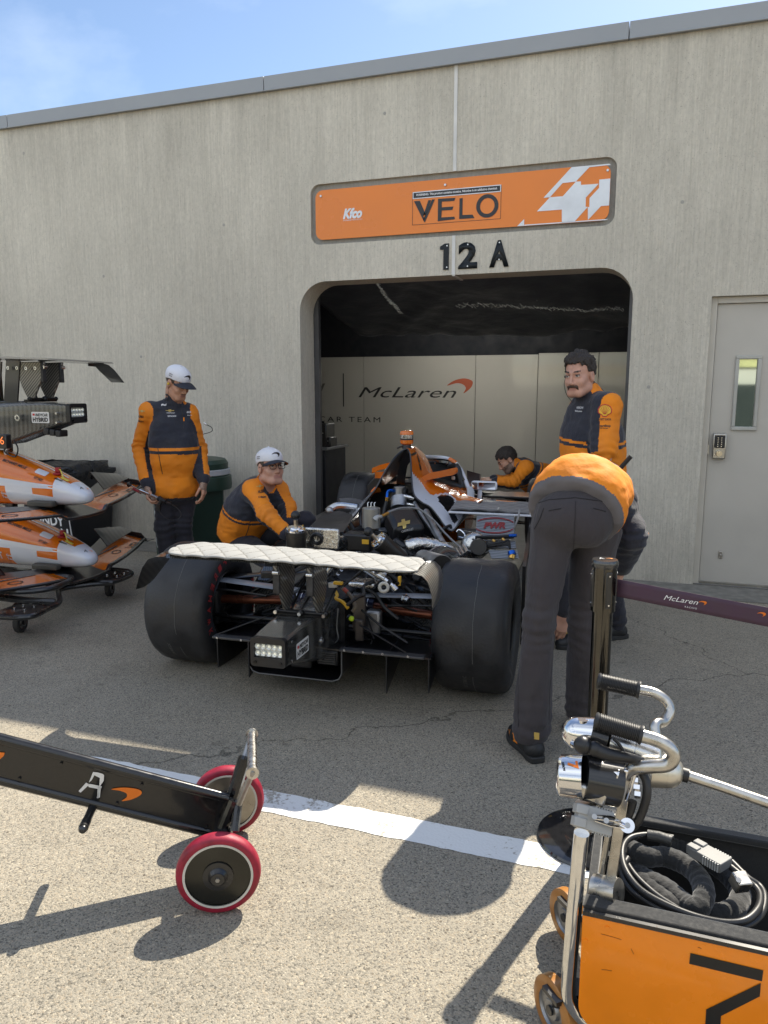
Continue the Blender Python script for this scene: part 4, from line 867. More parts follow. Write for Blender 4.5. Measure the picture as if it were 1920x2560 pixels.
# ---- person C: standing right, moustache, short sleeves ----
def cC(x,y,Y=4.75): return A_(PY(1220+x/1.975,840+y/1.975,Y))
tc,rt=dirs(cC(520,300)); fC=un(tc*.55-rt*.85)
J=dict(head=cC(452,195,4.70),neck=cC(508,305,4.78),pelvis=cC(520,700,4.85),mid=cC(515,560,4.82),SL=cC(588,345,4.62),SR=cC(468,352,4.95),EL=cC(572,600,4.55),ER=cC(430,600,5.0),WL=cC(540,735,4.46),WR=cC(400,720,4.8),
 HL=cC(560,760,4.76),HR=cC(500,760,4.95),KL=cC(590,1120,4.75),KR=cC(480,1120,4.8),AL=A_((-.16,4.93,.09)),AR=A_((-.33,4.72,.09)))
lookC=un(tc*.88-rt*.47-UP*.12)
pC=person('standing person with dark moustache and short sleeved shirt beside the bay opening',J,dict(front=fC,look=lookC,hup=un(UP-rt*.04),hs=1.0,jaw=1.06,nk=1.1,skin=skinB,belly=.045,midw=.01,short=1,mustache=1,hair=dict(th=.009,n=.005,f=.020,vol=.020,side=.01),
 handL=((-.2,-.1,-1),(.3,-.9,0),-rt,.4),handR=((-.3,0,-1),(.3,.5,0),tc,.4),toeL=un(fC),toeR=un(fC),outL=un(rt*.55+tc*.80),outR=un(-rt),sw=.45,stripe=.50,hem=.09,nohem=1,tm=trn,earplug=(1,blk),group='crew members around the car'))
pC[0].data.materials[3]=hair
bvC=bvh_of([pC[1]])
lg(575,418,.070,'O NTT DATA',blog,.012,.03,pC[1],bvC,cC,4.7); lg(572,452,.072,'SmartStop',blog,.016,.04,pC[1],bvC,cC,4.7); lg(572,463,.044,'Self Storage',blog,.007,.03,pC[1],bvC,cC,4.7)
lg(455,362,.040,'ARROW',wlog,.014,.03,pC[1],bvC,cC,4.7); lg(448,380,.040,'McLaren',wlog,.010,.03,pC[1],bvC,cC,4.7)
# scallop badge on the sleeve
p=cC(577,375,4.3); tcv,rtv=dirs(p); fr=Matrix((Vector(rtv),Vector(UP),Vector(tcv))).transposed().to_4x4(); fr.translation=Vector(p)
def scal(r,n=9):
    o=[]
    for i in range(n*4+1):
        a=R(-28+236*i/(n*4)); k=r*(1+.06*abs(math.sin(i*math.pi/4))); o.append((k*math.cos(a),k*.95*math.sin(a)))
    return o+[(-r*.42,-r*.72),(-r*.3,-r*.95),(r*.3,-r*.95),(r*.42,-r*.72)]
rdm=mat('badge_red',(.45,.03,.02),.6,var=0); ylm=mat('badge_yellow',(.75,.45,.03),.6,var=0)
decal('badge_edge',[scal(.037)],fr,bvC,rdm,pC[1],dist=1.2,off=.002,sub=.012); decal('badge_shell',[scal(.031)],fr,bvC,ylm,pC[1],dist=1.2,off=.003,sub=.012)
rays=[]
for k in range(-3,4):
    a=R(90+k*24); c,s_=math.cos(a),math.sin(a); rays.append([(-.001+.004*c,-.02),(.001+.004*c,-.02),(.029*c+.0012,.029*s_),(.029*c-.0012,.029*s_)])
for q_ in rays: decal('badge_rib',[q_],fr,bvC,rdm,pC[1],dist=1.2,off=.004,sub=.02)

# ---- person D: leaning over the nose of the car inside the bay ----
def cD(x,y,Y=7.5): return A_(PY(760+x/1.929,860+y/1.929,Y))
tc,rt=dirs(cD(1050,600)); fD=un(-rt*.95+tc*.3)
J=dict(head=cD(980,560,7.42),neck=cD(1036,588,7.48),pelvis=cD(1120,800,7.62),mid=cD(1120,668,7.56),chest=cD(1092,636,7.52),SL=cD(1070,600,7.33),SR=cD(1060,590,7.66),EL=cD(1015,668,7.2),ER=cD(1000,665,7.62),WL=cD(920,664,7.2),WR=cD(905,655,7.45))
J.update(HL=A_((-1.0,7.5,.66)),HR=A_((-1.0,7.75,.66)),KL=A_((-.98,7.5,.48)),KR=A_((-.98,7.8,.48)),AL=A_((-.9,7.5,.09)),AR=A_((-.9,7.8,.09)))
J['pelvis']=A_((-.98,7.62,.70))
pD=person('person with dark hair and beard leaning over the car nose inside the bay',J,dict(front=un(-rt*.6-UP*.8+tc*.2),pfront=un(-rt),look=un(-rt*.85+tc*.28-UP*.62),hup=un(UP-rt*.5),hs=1.0,skin=skinA,beard=1,hair=dict(th=.010,n=.004,f=.002),
 handL=((-.9,.0,.12),(0,-.1,1),(0,-1,0),.35),handR=((-.9,-.2,.1),(0,-.1,1),(0,-1,0),.3),toeL=un(-rt),toeR=un(-rt),outL=un(UP*.55+tc*.8),outR=un(UP),sw=.35,stripe=.55,hem=.09,tm=trn,group='crew members around the car'))

# ---- person E: bending over beside the right rear tyre, seen from behind ----
def cE(x,y,Y=3.3): return A_(PY(1220+x/1.975,840+y/1.975,Y))
tc,rt=dirs(cE(430,900)); fE=un(-tc*.9+rt*.15)
J=dict(pelvis=cE(432,880,3.22),mid=cE(455,770,3.27),chest=cE(505,752,3.50),neck=cE(550,800,3.72),head=cE(560,900,3.84),SL=cE(425,790,3.66),SR=cE(640,800,3.60),EL=cE(330,1080,3.8),ER=cE(712,985,3.50),WL=cE(372,1370,3.85),WR=cE(650,1150,3.66),
 HL=cE(325,960,3.22),HR=cE(540,960,3.32),KL=cE(255,1400,3.16),KR=cE(478,1400,3.40),AL=A_((-.435,3.17,.09)),AR=A_((-.235,3.47,.09)))
pE=person('person in dark grey trousers bending right over, seen from behind, beside the tyre',J,dict(front=un(-UP*.9-tc*.45),pfront=un(-tc),pup=un(UP*.8-tc*.35),look=un(-UP*.8-tc*.3-rt*.2),hup=un(-tc+rt*.2),hs=1.0,skin=skinB,hair=dict(th=.010),
 handL=((-.15,-.05,-1),(.4,-.9,0),rt*.2-tc,.5),handR=((-.1,.1,-1),(.9,.2,0),-rt,.5),toeL=un(-tc*.8-rt*.45),toeR=un(-tc*.9+rt*.1),outR=un(rt),outL=un(-rt),sw=.97,stripe=.80,band=.04,hem=.022,hemmat=gry,tm=trs,tw=1.03,cuffw=1.22,cuffz=.075,shoeor=1,fold=.008,belly=.02,tf=.010,group='crew members around the car'))
bvE=bvh_of([pE[2]]); stm=mat('dark_seam_thread',(.018,.016,.019),.9)  # trouser seams in thread darker than the cloth
def sE(pts,r_=.0011,m=None): seam(pts,cE,3.3,bvE,pE[2],m or stm,r_,'stitched_seam')
sE([(432,815),(430,900),(425,1000),(418,1110)]); sE([(232,830),(300,808),(432,798),(560,815),(650,865)],.002); sE([(275,850),(255,905),(225,960)],.002); sE([(610,850),(640,900),(665,960)],.002); sE([(520,850),(590,868)],.0022); sE([(300,862),(370,850)],.0022)
sE([(185,1000),(172,1200),(158,1400),(150,1600),(148,1800),(150,1950)]); sE([(395,1150),(350,1350),(322,1550),(305,1750),(300,1940)])
MB().box(cE(240,1975,3.09),(.022,.004,.03)).build('heel_tab',mat('tab_gold',(.5,.33,.08),.5),pE[0])
# ================= RACE CAR =================
CAW=R(3.5); CO=Vector((-1.6,3.8,0)); CM=Matrix.Translation(CO)@Matrix.Rotation(CAW,4,'Z'); CMi=CM.inverted()
def CL(u,v,yl):
    X,Y,Z=ray(u,v); fx,fy=-math.sin(CAW),math.cos(CAW); t=(yl+CO.x*fx+CO.y*fy)/(X*fx+Y*fy); return CMi@Vector((X*t,Y*t,CH+Z*t))
q2=lambda x,y,yl: CL(740+x/2.765,1040+y/2.765,yl)
qd=lambda x,y,yl: CL(520+x/2.765,1380+y/2.765,yl)
car=thing('race_car','open wheel race car with exposed engine, half out of the bay','race car',tuple(CO),None)
NB=lambda: MB(CM)
cf=carbon('carbon_weave',260,(.008,.008,.008),(.11,.11,.105),.25,.7); cf2=carbon('carbon_dark',320,(.004,.004,.005),(.018,.018,.02),.3,.5); 
def weave(name,sc_,c1,c2):
    m=carbon(name,100,c1,c2); n=m.node_tree; ck=[x for x in n.nodes if x.type=='TEX_CHECKER'][0]; b=n.nodes['Principled BSDF']; w_=n.nodes.new('ShaderNodeTexWave'); w_.bands_direction='DIAGONAL'; w_.inputs['Scale'].default_value=sc_; w_.inputs['Distortion'].default_value=.6
    r=n.nodes.new('ShaderNodeValToRGB'); r.color_ramp.elements[0].color=(*c1,1); r.color_ramp.elements[1].color=(*c2,1); t=[x for x in n.nodes if x.type=='TEX_COORD'][0]; n.links.new(t.outputs['Object'],w_.inputs['Vector']); n.links.new(w_.outputs['Fac'],r.inputs[0]); n.links.new(r.outputs[0],b.inputs['Base Color']); return m
cfw=weave('carbon_bright',28,(.012,.012,.012),(.20,.19,.17))
rub=mat('tyre_rubber',(.022,.022,.024),.55,var=.45,vs=9,bump=.35,bs=70,rv=.2); rubs=mat('tyre_sidewall',(.012,.012,.013),.5,var=.15); seamm=mat('tyre_mark',(.16,.16,.15),.7)
blkm=mat('black_metal',(.015,.015,.016),.3,metal=.5,var=.3); alu=mat('machined_aluminium',(.62,.62,.62),.25,metal=1,var=.2,vs=20); dalu=mat('dull_aluminium',(.38,.38,.38),.45,metal=1,var=.3,vs=15)
gph=mat('graphite_casting',(.05,.05,.052),.5,metal=.6,var=.4,vs=25,bump=.4,bs=60); foil=mat('crumpled_foil',(.62,.61,.58),.25,metal=1,var=.25,vs=30,bump=1.,bs=45)
orp=mat('orange_gloss_paint',(.64,.145,.004),.22,var=.03,vs=2,coat=.7); whp=mat('white_gloss_paint',(.62,.64,.70),.22,var=.03,vs=2,coat=1); blp=mat('black_gloss_paint',(.008,.008,.009),.15,var=0,coat=1)
cop=mat('copper_brown_shaft',(.17,.055,.03),.3,metal=.6,var=.2); hosem=mat('black_hose',(.013,.013,.014),.5,var=.2); hoseg=mat('grey_hose',(.24,.24,.24),.4); bluef=mat('blue_fitting',(.01,.09,.42),.25,metal=.8); goldf=mat('gold_fitting',(.6,.36,.10),.3,metal=1); yel=mat('yellow_cable',(.75,.42,.03),.5); redl=mat('dull_red_lettering',(.42,.035,.035),.6,var=0)
def wheel(cx,cy,cz,r,w,name,side,rim=.195,letters=True):
    fr=CM@frame((cx,cy,cz),(1,0,0),(0,0,1))
    m=MB(fr); h=w/2
    pr=[(rim,-h*.86),(rim+.03,-h*.93),(r-.09,-h*1.0),(r-.045,-h*.97),(r-.02,-h*.90),(r-.006,-h*.78),(r,-h*.6),(r+.001,0),(r,h*.6),(r-.006,h*.78),(r-.02,h*.90),(r-.045,h*.97),(r-.09,h*1.0),(rim+.03,h*.93),(rim,h*.86),(rim-.004,h*.5),(rim-.004,-h*.5),(rim,-h*.86)]
    ty=thing_part(name)
    to=m.lathe(pr,None,96,0,cap=False).build('tyre',[rub],ty,smooth=180)
    s=-side  # inner face direction (towards the car centre)
    rm=MB(fr); ro=[(rim,-h*.85),(rim-.006,-h*.88),(rim-.016,-h*.84),(rim-.02,-h*.5),(rim-.02,h*.5),(rim-.016,h*.84),(rim-.006,h*.88),(rim,h*.85)]
    rm.lathe(ro,None,64,0,cap=False)
    oz=side*h*.55
    rm.lathe([(rim-.018,oz),(rim*.55,oz+side*.02),(.06,oz-side*.01),(.05,oz+side*.03),(.001,oz+side*.03)],None,48,0,cap=False)
    rm.build('rim',[mat('satin_black_rim',(.01,.01,.011),.35,metal=.4,var=.1)],ty,smooth=40)
    MB(fr).lathe([(.14,-.02),(.155,-.02),(.155,.02),(.14,.02),(.14,-.02)],Matrix.Translation((0,0,0)),40,cap=False).lathe([(.001,-.05),(.07,-.05),(.08,.05),(.001,.05)],None,24).build('brake_disc',gph,ty)
    # seam line round the tread
    pts=[(r+.0006,0)]; mm=MB(fr)
    for k in range(3):
        a0=[.2,2.1,4.0][k]; 
        P_=[((r+.0012)*math.cos(a0+i*.05),(r+.0012)*math.sin(a0+i*.05),h*.12+.004*noise.noise((i*.2+k*9,cx,0))) for i in range(34)]
        mm.tube(P_,.0011,4)
    mm.build('mould_line',seamm,to)
    if letters:
        bv=None; txt='FIREHAWK'
        for rep_ in range(2):
            for i,chx in enumerate(txt):
                a=.30+i*.225+rep_*math.pi; rr=r-.068; fz=s*(h*1.0+.0015)
                loc=frame((rr*math.cos(a),rr*math.sin(a),fz),(0,0,s)); 
                rx_=Vector((-math.sin(a),math.cos(a),0))*(s); uy=Vector((math.cos(a),math.sin(a),0))
                M_=fr@Matrix((Vector(rx_),Vector(uy),Vector((0,0,s)))).transposed().to_4x4(); 
                M_=fr@(Matrix.Translation((rr*math.cos(a),rr*math.sin(a),fz))@Matrix((rx_,uy,rx_.cross(uy))).transposed().to_4x4())
                text('sidewall_letter',chx,M_,.034,.040,redl,to,bold=.02)
    return to
def thing_part(name):
    o=bpy.data.objects.new(name,None); o.matrix_world=Matrix.Identity(4); col.objects.link(o); setpar(o,car); return o
wr=wheel(.78,0,.35,.35,.395,'rear_wheel',1); wl_=wheel(-.86,0,.35,.35,.395,'rear_wheel',-1)
wheel(.90,3.05,.46,.33,.30,'front_wheel',1,letters=False); wheel(-.85,3.05,.46,.33,.30,'front_wheel',-1,letters=False)
bvr=bvh_of([wr]); 
# faint chalk numbers on the tread
for wo,px,ln in ((wr,(1160,1710),'3ECE381C'),(wl_,(425,1625),'2648SX')):
    p=CM@CL(px[0],px[1],-.3); fr_=Matrix((Vector((.05,0,1)).normalized(),Vector((-1,0,.05)).normalized(),Vector((0,-1,0)))).transposed().to_4x4(); fr_.translation=p+Vector((0,-.3,0))
    dtext('tread_number',ln,fr_,.09,.018,bvh_of([wo]),mat('chalk',(.13,.13,.12),.8),wo,bold=.0,dist=2,off=.001,sub=.01)
# ---- rear crash structure / gearbox housing ----
def rsec(x0,x1,z0,z1,y,r=.02,dip=0,n=5):
    o=[]
    for (x,z) in rrect(x0,z0,x1,z1,r,n): o.append((x,y,z-(dip*math.cos((x-(x0+x1)/2)/(x1-x0)*math.pi) if z>(z0+z1)/2 else 0)))
    return o
secs=[rsec(-.118,.052,.352,.488,-.86,.018,.010),rsec(-.122,.056,.343,.494,-.80,.02,.014),rsec(-.130,.060,.30,.498,-.66,.022,.014),rsec(-.140,.064,.25,.496,-.50,.025,.006),rsec(-.148,.066,.20,.490,-.34,.03,0),rsec(-.15,.066,.175,.480,-.16,.03,0),rsec(-.14,.06,.18,.44,.05,.03,0)]
b=NB().loft(secs).build('crash_structure',cf,car,smooth=50)
M_=CM@Matrix(((1,0,0,-.033),(0,0,-1,-.862),(0,1,0,.421),(0,0,0,1)))
fr_=link('light_housing',flat([rrect(-.085,-.068,.085,.066,.016),rrect(-.068,-.026,.069,.040,.004)],M_,.03),[blk],b,smooth=30,bevel=.002)
lm=mat('light_reflector',(.72,.73,.68),.2,metal=.15,var=.1,coat=.5); 
lt=MB(M_@Matrix.Translation((0,0,-.0))).box((0,.007,.006),(.137,.066,.008)).build('rain_light',lm,b)
for i in range(5):
    for j in range(2):
        x=-.0545+i*.0272; y=-.009+j*.032; m=MB(M_); m.lathe([(.003,.011),(.0125,.019),(.0132,.0185),(.004,.0105)],Matrix.Translation((x,y,0)),14,cap=False).sph((x,y,.0135),.0048,8,mi=1)
        m.build('led_reflector',[lm,mat('led_dome',(.85,.84,.7),.1,emit=.25)],lt)
MB(M_).box((0,.007,.021),(.142,.070,.002)).build('light_lens',mat('clear_lens',(.9,.92,.92),.02,var=0,trans=1),lt) if False else None
for x in (-.062,.062): MB(M_).cyl((x,-.048,.029),(x,-.048,.035),.008,n=12).build('bolt',blkm,b)
for z in (.365,.455): MB(CM).cyl((.05,-.815,z),(.056,-.815,z),.008,n=12).build('bolt',alu,b)
bvb=bvh_of([b])
def sidefr(x,y,z): # frame on right side of car facing +x ; text x runs to +y
    m=Matrix(((0,0,1,x),(1,0,0,y),(0,1,0,z),(0,0,0,1))); return CM@m
stw=mat('sticker_white',(.72,.72,.72),.35,var=0); blki=mat('sticker_black',(.01,.01,.01),.4,var=0); redi=mat('sticker_red',(.5,.02,.02),.4,var=0)
fs=sidefr(.20,-.705,.392)
decal('sticker',[rrect(-.072,-.038,.072,.038,.008,3)],fs,bvb,stw,b,dist=.4,off=.0015,sub=.01)
dtext('sticker_text','INDYCAR',fs@Matrix.Translation((.012,.017,0)),.100,.021,bvb,blki,b,bold=.03,shear=.15,dist=.4,off=.003,sub=.01)
dtext('sticker_text','HYBRID',fs@Matrix.Translation((0,-.015,0)),.124,.030,bvb,blki,b,bold=.04,dist=.4,off=.003,sub=.01)
decal('sticker_flag',[[(-.062,.012),(-.044,.012),(-.044,.026),(-.062,.026)]],fs,bvb,redi,b,dist=.4,off=.003,sub=.01)
p=CL(845,1598,-.45); MB(CM@frame((.064,-.46,.345),(1,0,0))).lathe([(.011,0),(.011,.006),(.02,.006),(.02,0)],None,20,cap=False).build('jack_socket',alu,b)
# ---- wing, pylons, endplates ----
def wsec(x,z,y0,y1,th=.012): return [(x,y0,z),(x,y0+.02,z+th),(x,(y0+y1)/2,z+th+.008),(x,y1-.01,z+th*.4),(x,y1,z),(x,(y0+y1)/2,z-th*.6)]
NB().loft([wsec(x,.775+.008*math.cos(x*2),-.70,-.43) for x in [-.66+i*.1265 for i in range(11)]]).build('rear_wing',cf,car,smooth=50)
def tip(sx,pts,name='wing_tip'):
    S_=[]
    for (x,z,a,b_) in pts: S_.append([(x,a,z),(x+sx*.003,(a+b_)/2,z+.008),(x,b_,z),(x-sx*.003,(a+b_)/2,z-.004)])
    NB().loft(S_).build(name,cfw if sx>0 else weave('carbon_ribbed',14,(.004,.004,.004),(.035,.034,.034)),car,smooth=60)
tip(1,[(.595,.785,-.71,-.43),(.632,.778,-.71,-.42),(.655,.757,-.71,-.42),(.668,.72,-.70,-.42),(.672,.67,-.68,-.44),(.668,.62,-.655,-.48),(.664,.60,-.64,-.52)])
tip(-1,[(-.655,.785,-.71,-.43),(-.70,.782,-.71,-.42),(-.745,.765,-.71,-.42),(-.785,.72,-.70,-.43),(-.82,.665,-.68,-.46),(-.85,.61,-.66,-.50),(-.862,.59,-.65,-.53)])
for x0 in (-.085,.085):
    sc_=[(-.68,.772),(-.47,.772),(-.445,.68),(-.47,.60),(-.505,.535),(-.545,.50),(-.575,.53),(-.615,.60),(-.66,.68)]
    M_=CM@Matrix(((0,0,1,x0-.009),(1,0,0,0),(0,1,0,0),(0,0,0,1))); me_=MB().prism(sc_,M_,.018); 
    py=me_.build('wing_pylon',cfw,car,bevel=.004)
    NB().box((x0,-.66,.70),(.034,.02,.14)).build('pylon_mount',gph,py,bevel=.004)
    NB().cyl((x0-.012,-.672,.735),(x0+.018,-.672,.735),.012,n=12).build('bolt',alu,py)
br=NB().box((-.0,-.54,.505),(.26,.05,.018)).cyl((-.13,-.56,.515),(.13,-.56,.515),.011).sph((0,-.575,.517),.02,10).sph((-.125,-.56,.517),.016,10).sph((.125,-.56,.517),.016,10)
br.build('wing_linkage',blkm,car)
for x0 in (-.125,-.0,.125): NB().cyl((x0,-.59,.517),(x0,-.60,.517),.009,n=10).build('bolt',alu,car)
for x0,x1 in ((-.02,.03),(-.07,-.04),(.105,.14)): NB().tube([(x0,-.53,.51),(x1,-.45,.62)],.006,6).build('link_rod',blkm,car)
# ---- diffuser ----
di=NB()
di.box((.36,-.40,.288),(.44,.05,.012))
dfo=di.build('diffuser_lip',mat('dark_grey_metal',(.07,.07,.072),.35,metal=.3),car,bevel=.003)
NB().box((-.46,-.40,.292),(.22,.05,.012)).build('diffuser_lip',MT['dark_grey_metal'],car,bevel=.003)
for x in (-.54,-.40,-.30,.17,.27,.37,.50): NB().cyl((x,-.428,.293),(x,-.424,.293),.006,n=10).build('rivet',alu,dfo)
for x,zb,sh_ in ((-.545,.125,-.01),(-.365,.09,0),(.385,.085,.0),(.60,.11,.02)):
    P_=[(-.42,.29),(-.42,zb),(-.10,.20),(.3,.20),(.3,.29)] if x>0 or x>-.5 else [(-.42,.29),(-.42,zb),(-.2,.12),(.3,.12),(.3,.29)]
    M_=CM@Matrix(((0,0,1,x),(1,0,0,0),(0,1,0,0),(0,0,0,1))); MB().prism(P_,M_,.006).build('diffuser_strake',cf2,car)
def flo(u,v): x=-.56+1.17*u; y=-.40+.9*v; return (x,y,.285-.15*v)
NB().sheet(flo,12,10,.008).build('diffuser_roof',cf2,car)
NB().box((.02,1.45,.12),(1.5,2.3,.02)).build('floor_pan',cf2,car)
tn=[(-.366,.29),(-.366,.155),(-.345,.125),(-.31,.115),(.10,.115),(.135,.13),(.15,.16),(.15,.29)]
NB().tube([(x,-.41,z) for x,z in tn],.004,6).build('tunnel_edge',mat('edge_grey',(.10,.10,.10),.4),dfo)
NB().loft([[(x,y,z) for x,z in tn] for y in (-.41,.0,.3)],closed=False,cap=False).build('tunnel_panel',cf2,car)
NB().box((-.10,-.3,.20),(.12,.10,.12)).build('cooling_pump',gph,car,bevel=.015)
vg=NB(); vg.box((.07,-.39,.235),(.12,.03,.085)); vo=vg.build('vent_grille',blkm,car,bevel=.012)
for i in range(6): NB().box((.07,-.408,.208+i*.011),(.09,.006,.004)).build('slat',mat('slat_grey',(.06,.06,.06),.4),vo)
# ---- suspension ----
def arm(a,b,w,t,m,name='wishbone'): 
    a=Vector(a);b=Vector(b); NB().tube([a,b],1.,10,sq=(t,w)).build(name,m,car)
la=mat('grey_arm_paint',(.23,.245,.27),.35,var=.05,coat=.3)
for s,xo in ((1,.58),(-1,-.66)):
    gx=.06 if s>0 else -.14
    arm((gx+s*.06,-.13,.50),(xo+s*.06,-.03,.50),.045,.008,la); arm((gx+s*.05,.30,.52),(xo+s*.06,.02,.50),.04,.008,cf2)
    arm((gx+s*.03,-.10,.30),(xo+s*.10,-.02,.25),.03,.010,blkm); arm((gx+s*.05,.35,.27),(xo+s*.10,.03,.25),.03,.010,cf2)
    arm((gx+s*.05,-.17,.335),(xo+s*.08,-.12,.315),.012,.012,blkm,'toe_link'); 
    arm((gx+s*.10,.15,.62),(xo+s*.08,.02,.30),.014,.014,blkm,'pushrod')
    arm((gx+s*.16,-.33,.40),(gx+s*.42,-.38,.295),.005,.005,blkm,'floor_stay')
    NB().cyl((gx,0,.41),(xo+s*.14,0,.37),.026,n=20).build('drive_shaft',cop,car)
    NB().cyl((gx+s*.02,0,.41),(gx+s*.14,0,.405),.042,.036,20).build('shaft_boot',mat('blue_black_boot',(.012,.014,.05),.4),car)
    for k in range(3): NB().ring((gx+s*(.05+.03*k),0,.408),(1,0,0),.043,.003,20,6).build('boot_clamp',alu,car)
    NB().box((xo+s*.10,0,.36),(.07,.12,.26)).build('upright',gph,car,bevel=.02)
    NB().tube([(xo+s*.13,-.05,.40),(xo+s*.02,-.10,.46),(gx+s*.25,-.12,.45)],.007,6,smooth=5).build('brake_line',hosem,car)
for s in (-1,1):
    xa,xb=(-.64,-.20) if s<0 else (.14,.56)
    NB().loft([rsec(xa,xb,.12,.40,.33,.05),rsec(xa,xb,.12,.50,.60,.06),rsec(xa-.1*(s<0),xb+.1*(s>0),.12,.50,1.0,.06)]).build('rear_bodywork',cf2,car,smooth=50)
    NB().loft([rsec((xa+xb)/2-.08+s*.10,(xa+xb)/2+.08+s*.10,.18,.46,.16,.03),rsec((xa+xb)/2-.06+s*.12,(xa+xb)/2+.07+s*.12,.2,.52,.26,.03)]).build('brake_duct',cf,car,smooth=50)
    for k in range(5): NB().tube([((xa+xb)/2-s*.16+.0*k,.05+.05*k,.50+.01*k),((xa+xb)/2-s*.05,.0+.05*k,.44-.03*k),((xa+xb)/2+s*.10,-.02+.04*k,.40-.04*k)],.006+.002*(k%2),7,smooth=5).build('hose',hosem,car)
# ---- gearbox, engine, clutter ----
gbx=NB().loft([rsec(-.16,.09,.20,.47,-.18,.03),rsec(-.17,.10,.18,.53,.0,.04),rsec(-.19,.14,.17,.55,.2,.05),rsec(-.24,.22,.16,.54,.45,.05)]).build('gearbox',gph,car,smooth=50)
NB().loft([rsec(-.24,.24,.16,.50,.42,.04),rsec(-.26,.28,.16,.60,.6,.05),rsec(-.26,.28,.16,.62,.95,.05)]).build('engine_block',gph,car,smooth=50)
for s in (-1,1):
    hd_=NB(); c0=Vector((.02+s*.20,.72,.60)); hd_.box(c0,(.17,.46,.12),ry=s*R(35)); ho=hd_.build('cylinder_head',mat('head_cover',(.03,.03,.032),.35,metal=.3,var=.3,bump=.3,bs=40),car,bevel=.02)
    for k in range(4): NB().cyl(c0+Vector((s*.02,-.18+k*.11,.05)),c0+Vector((s*.05,-.18+k*.11,.10)),.02,.014).build('coil_pack',blk,ho)
    for k in range(5): NB().cyl(c0+Vector((-s*.03,-.2+k*.1,.075)),c0+Vector((-s*.03,-.2+k*.1,.088)),.007,n=8).build('bolt',alu,ho)
# intake plenum with badge
pc=Vector((.20,.66,.735)); M_=CM@Matrix.Translation(pc)@Matrix.Rotation(R(32),4,'Z')@Matrix.Rotation(R(22),4,'X'); 
pl_=MB(M_).box((0,0,0),(.20,.24,.14)).build('intake_plenum',mat('plenum_black',(.012,.012,.013),.35,var=.2,bump=.15,bs=80),car,bevel=.03)
bvp=bvh_of([pl_]); c=CM@q2(745,745,.60); d0=(Vector((0,0,CH))-c).normalized(); X_=Vector((math.cos(YW+R(12)),math.sin(YW+R(12)),.22)).normalized(); X_=(X_-d0*X_.dot(d0)).normalized(); fr_=frameXY(c+d0*.2,X_,d0.cross(X_))
bow=[(-.5,-.12),(-.42,.12),(-.14,.12),(-.10,.30),(.14,.30),(.14,.12),(.5,.12),(.42,-.12),(.14,-.12),(.10,-.30),(-.14,-.30),(-.14,-.12)]
goldi=mat('gold_badge',(.62,.48,.16),.3,metal=.7,var=.1)
decal('badge',[[(x*.085,y*.085) for x,y in bow]],fr_,bvp,goldi,pl_,dist=.6,off=.004,sub=.01); dtext('badge_text','CHEVROLET',fr_@Matrix.Translation((.012,-.042,0)),.075,.013,bvp,stw,pl_,bold=.03,dist=.6,off=.003,sub=.01)
# airbox throat, swirl can, pipes seen in the cowl mouth
NB().cyl(q2(712,640,.95),q2(712,570,1.0),.055).cyl(q2(712,575,1.0),q2(712,555,1.0),.06,.03).cyl(q2(712,560,1.0),q2(715,495,1.0),.03).cyl(q2(715,497,1.0),q2(715,488,1.0),.037).build('swirl_pot',dalu,car)
for a_,b_ in (((730,550),(815,570)),((740,605),(830,620))): NB().cyl(q2(*a_,.98),q2(*b_,1.0),.013).ring(q2(a_[0]+35,a_[1]+8,.99),(1,0,0),.015,.003,14,6).build('coolant_pipe',alu,car)
NB().tube([q2(690,520,1.0),q2(650,515,.98),q2(632,530,.97),q2(628,570,.96)],.010,8,smooth=5).build('blue_hose_fitting',bluef,car)
NB().cyl(q2(628,560,.96),q2(626,590,.96),.011).build('hose_end',goldf,car)
NB().tube([q2(626,590,.95),q2(610,650,.93),q2(600,720,.88),q2(560,760,.8)],.012,8,smooth=5).build('hose',hosem,car)
def inmouth(u,v): # dark airbox liner
    a=math.pi*u; return (.06-.10*math.cos(a)*(1+.4*v*0),1.35+.25*v,.82+.34*math.sin(a)-.02*v)
NB().sheet(inmouth,16,3).build('airbox_liner',cf2,car)
NB().loft([rsec(-.22,.30,.55,.86,1.30,.08),rsec(-.2,.28,.5,.9,1.45,.08)]).build('firewall',cf2,car)
NB().box((.07,1.05,.86),(.10,.10,.14)).build('throttle_body',gph,car,bevel=.02)
# two carbon canisters with chrome caps and black knobs
def canister(a,b,r,lab):
    a=Vector(a);b=Vector(b); d=(b-a).normalized(); L_=(b-a).length; fr=frame(a,d)
    o=NB().lathe([(r*.92,0),(r,.01),(r,L_-.03),(r*1.06,L_-.028),(r*1.06,L_-.002),(r*.98,L_)],fr,32).build('canister',mat('canister_dark',(.05,.045,.04),.35,metal=.5,var=.2),car,smooth=40)
    cp=NB().lathe([(r*.97,0),(r*.97,.012),(r*.80,.016),(r*.60,.014),(r*.55,.020),(.012,.024),(.001,.024)],frame(a+d*(L_-.002),d),32,cap=False).build('canister_cap',chm,o,smooth=40)
    for k in range(6):
        t=k*math.pi/3; f2=frame(a+d*(L_+.011),d); NB().cyl(f2@Vector((r*.87*math.cos(t),r*.87*math.sin(t),0)),f2@Vector((r*.87*math.cos(t),r*.87*math.sin(t),.006)),.005,n=8).build('bolt',goldf,cp)
    NB().cyl(a+d*L_,a+d*(L_+.065),.011,.013).build('plunger',mat('champagne_metal',(.55,.48,.38),.3,metal=1),o)
    NB().sph(a+d*(L_+.085),.027,16).build('knob',blk,o)
canister(q2(-50,930,-.05),q2(-5,770,-.05)+Vector((0,0,0)),.052,0) if False else None
canister(CL(742,1400,-.05),CL(740,1325,-.08),.055,0)
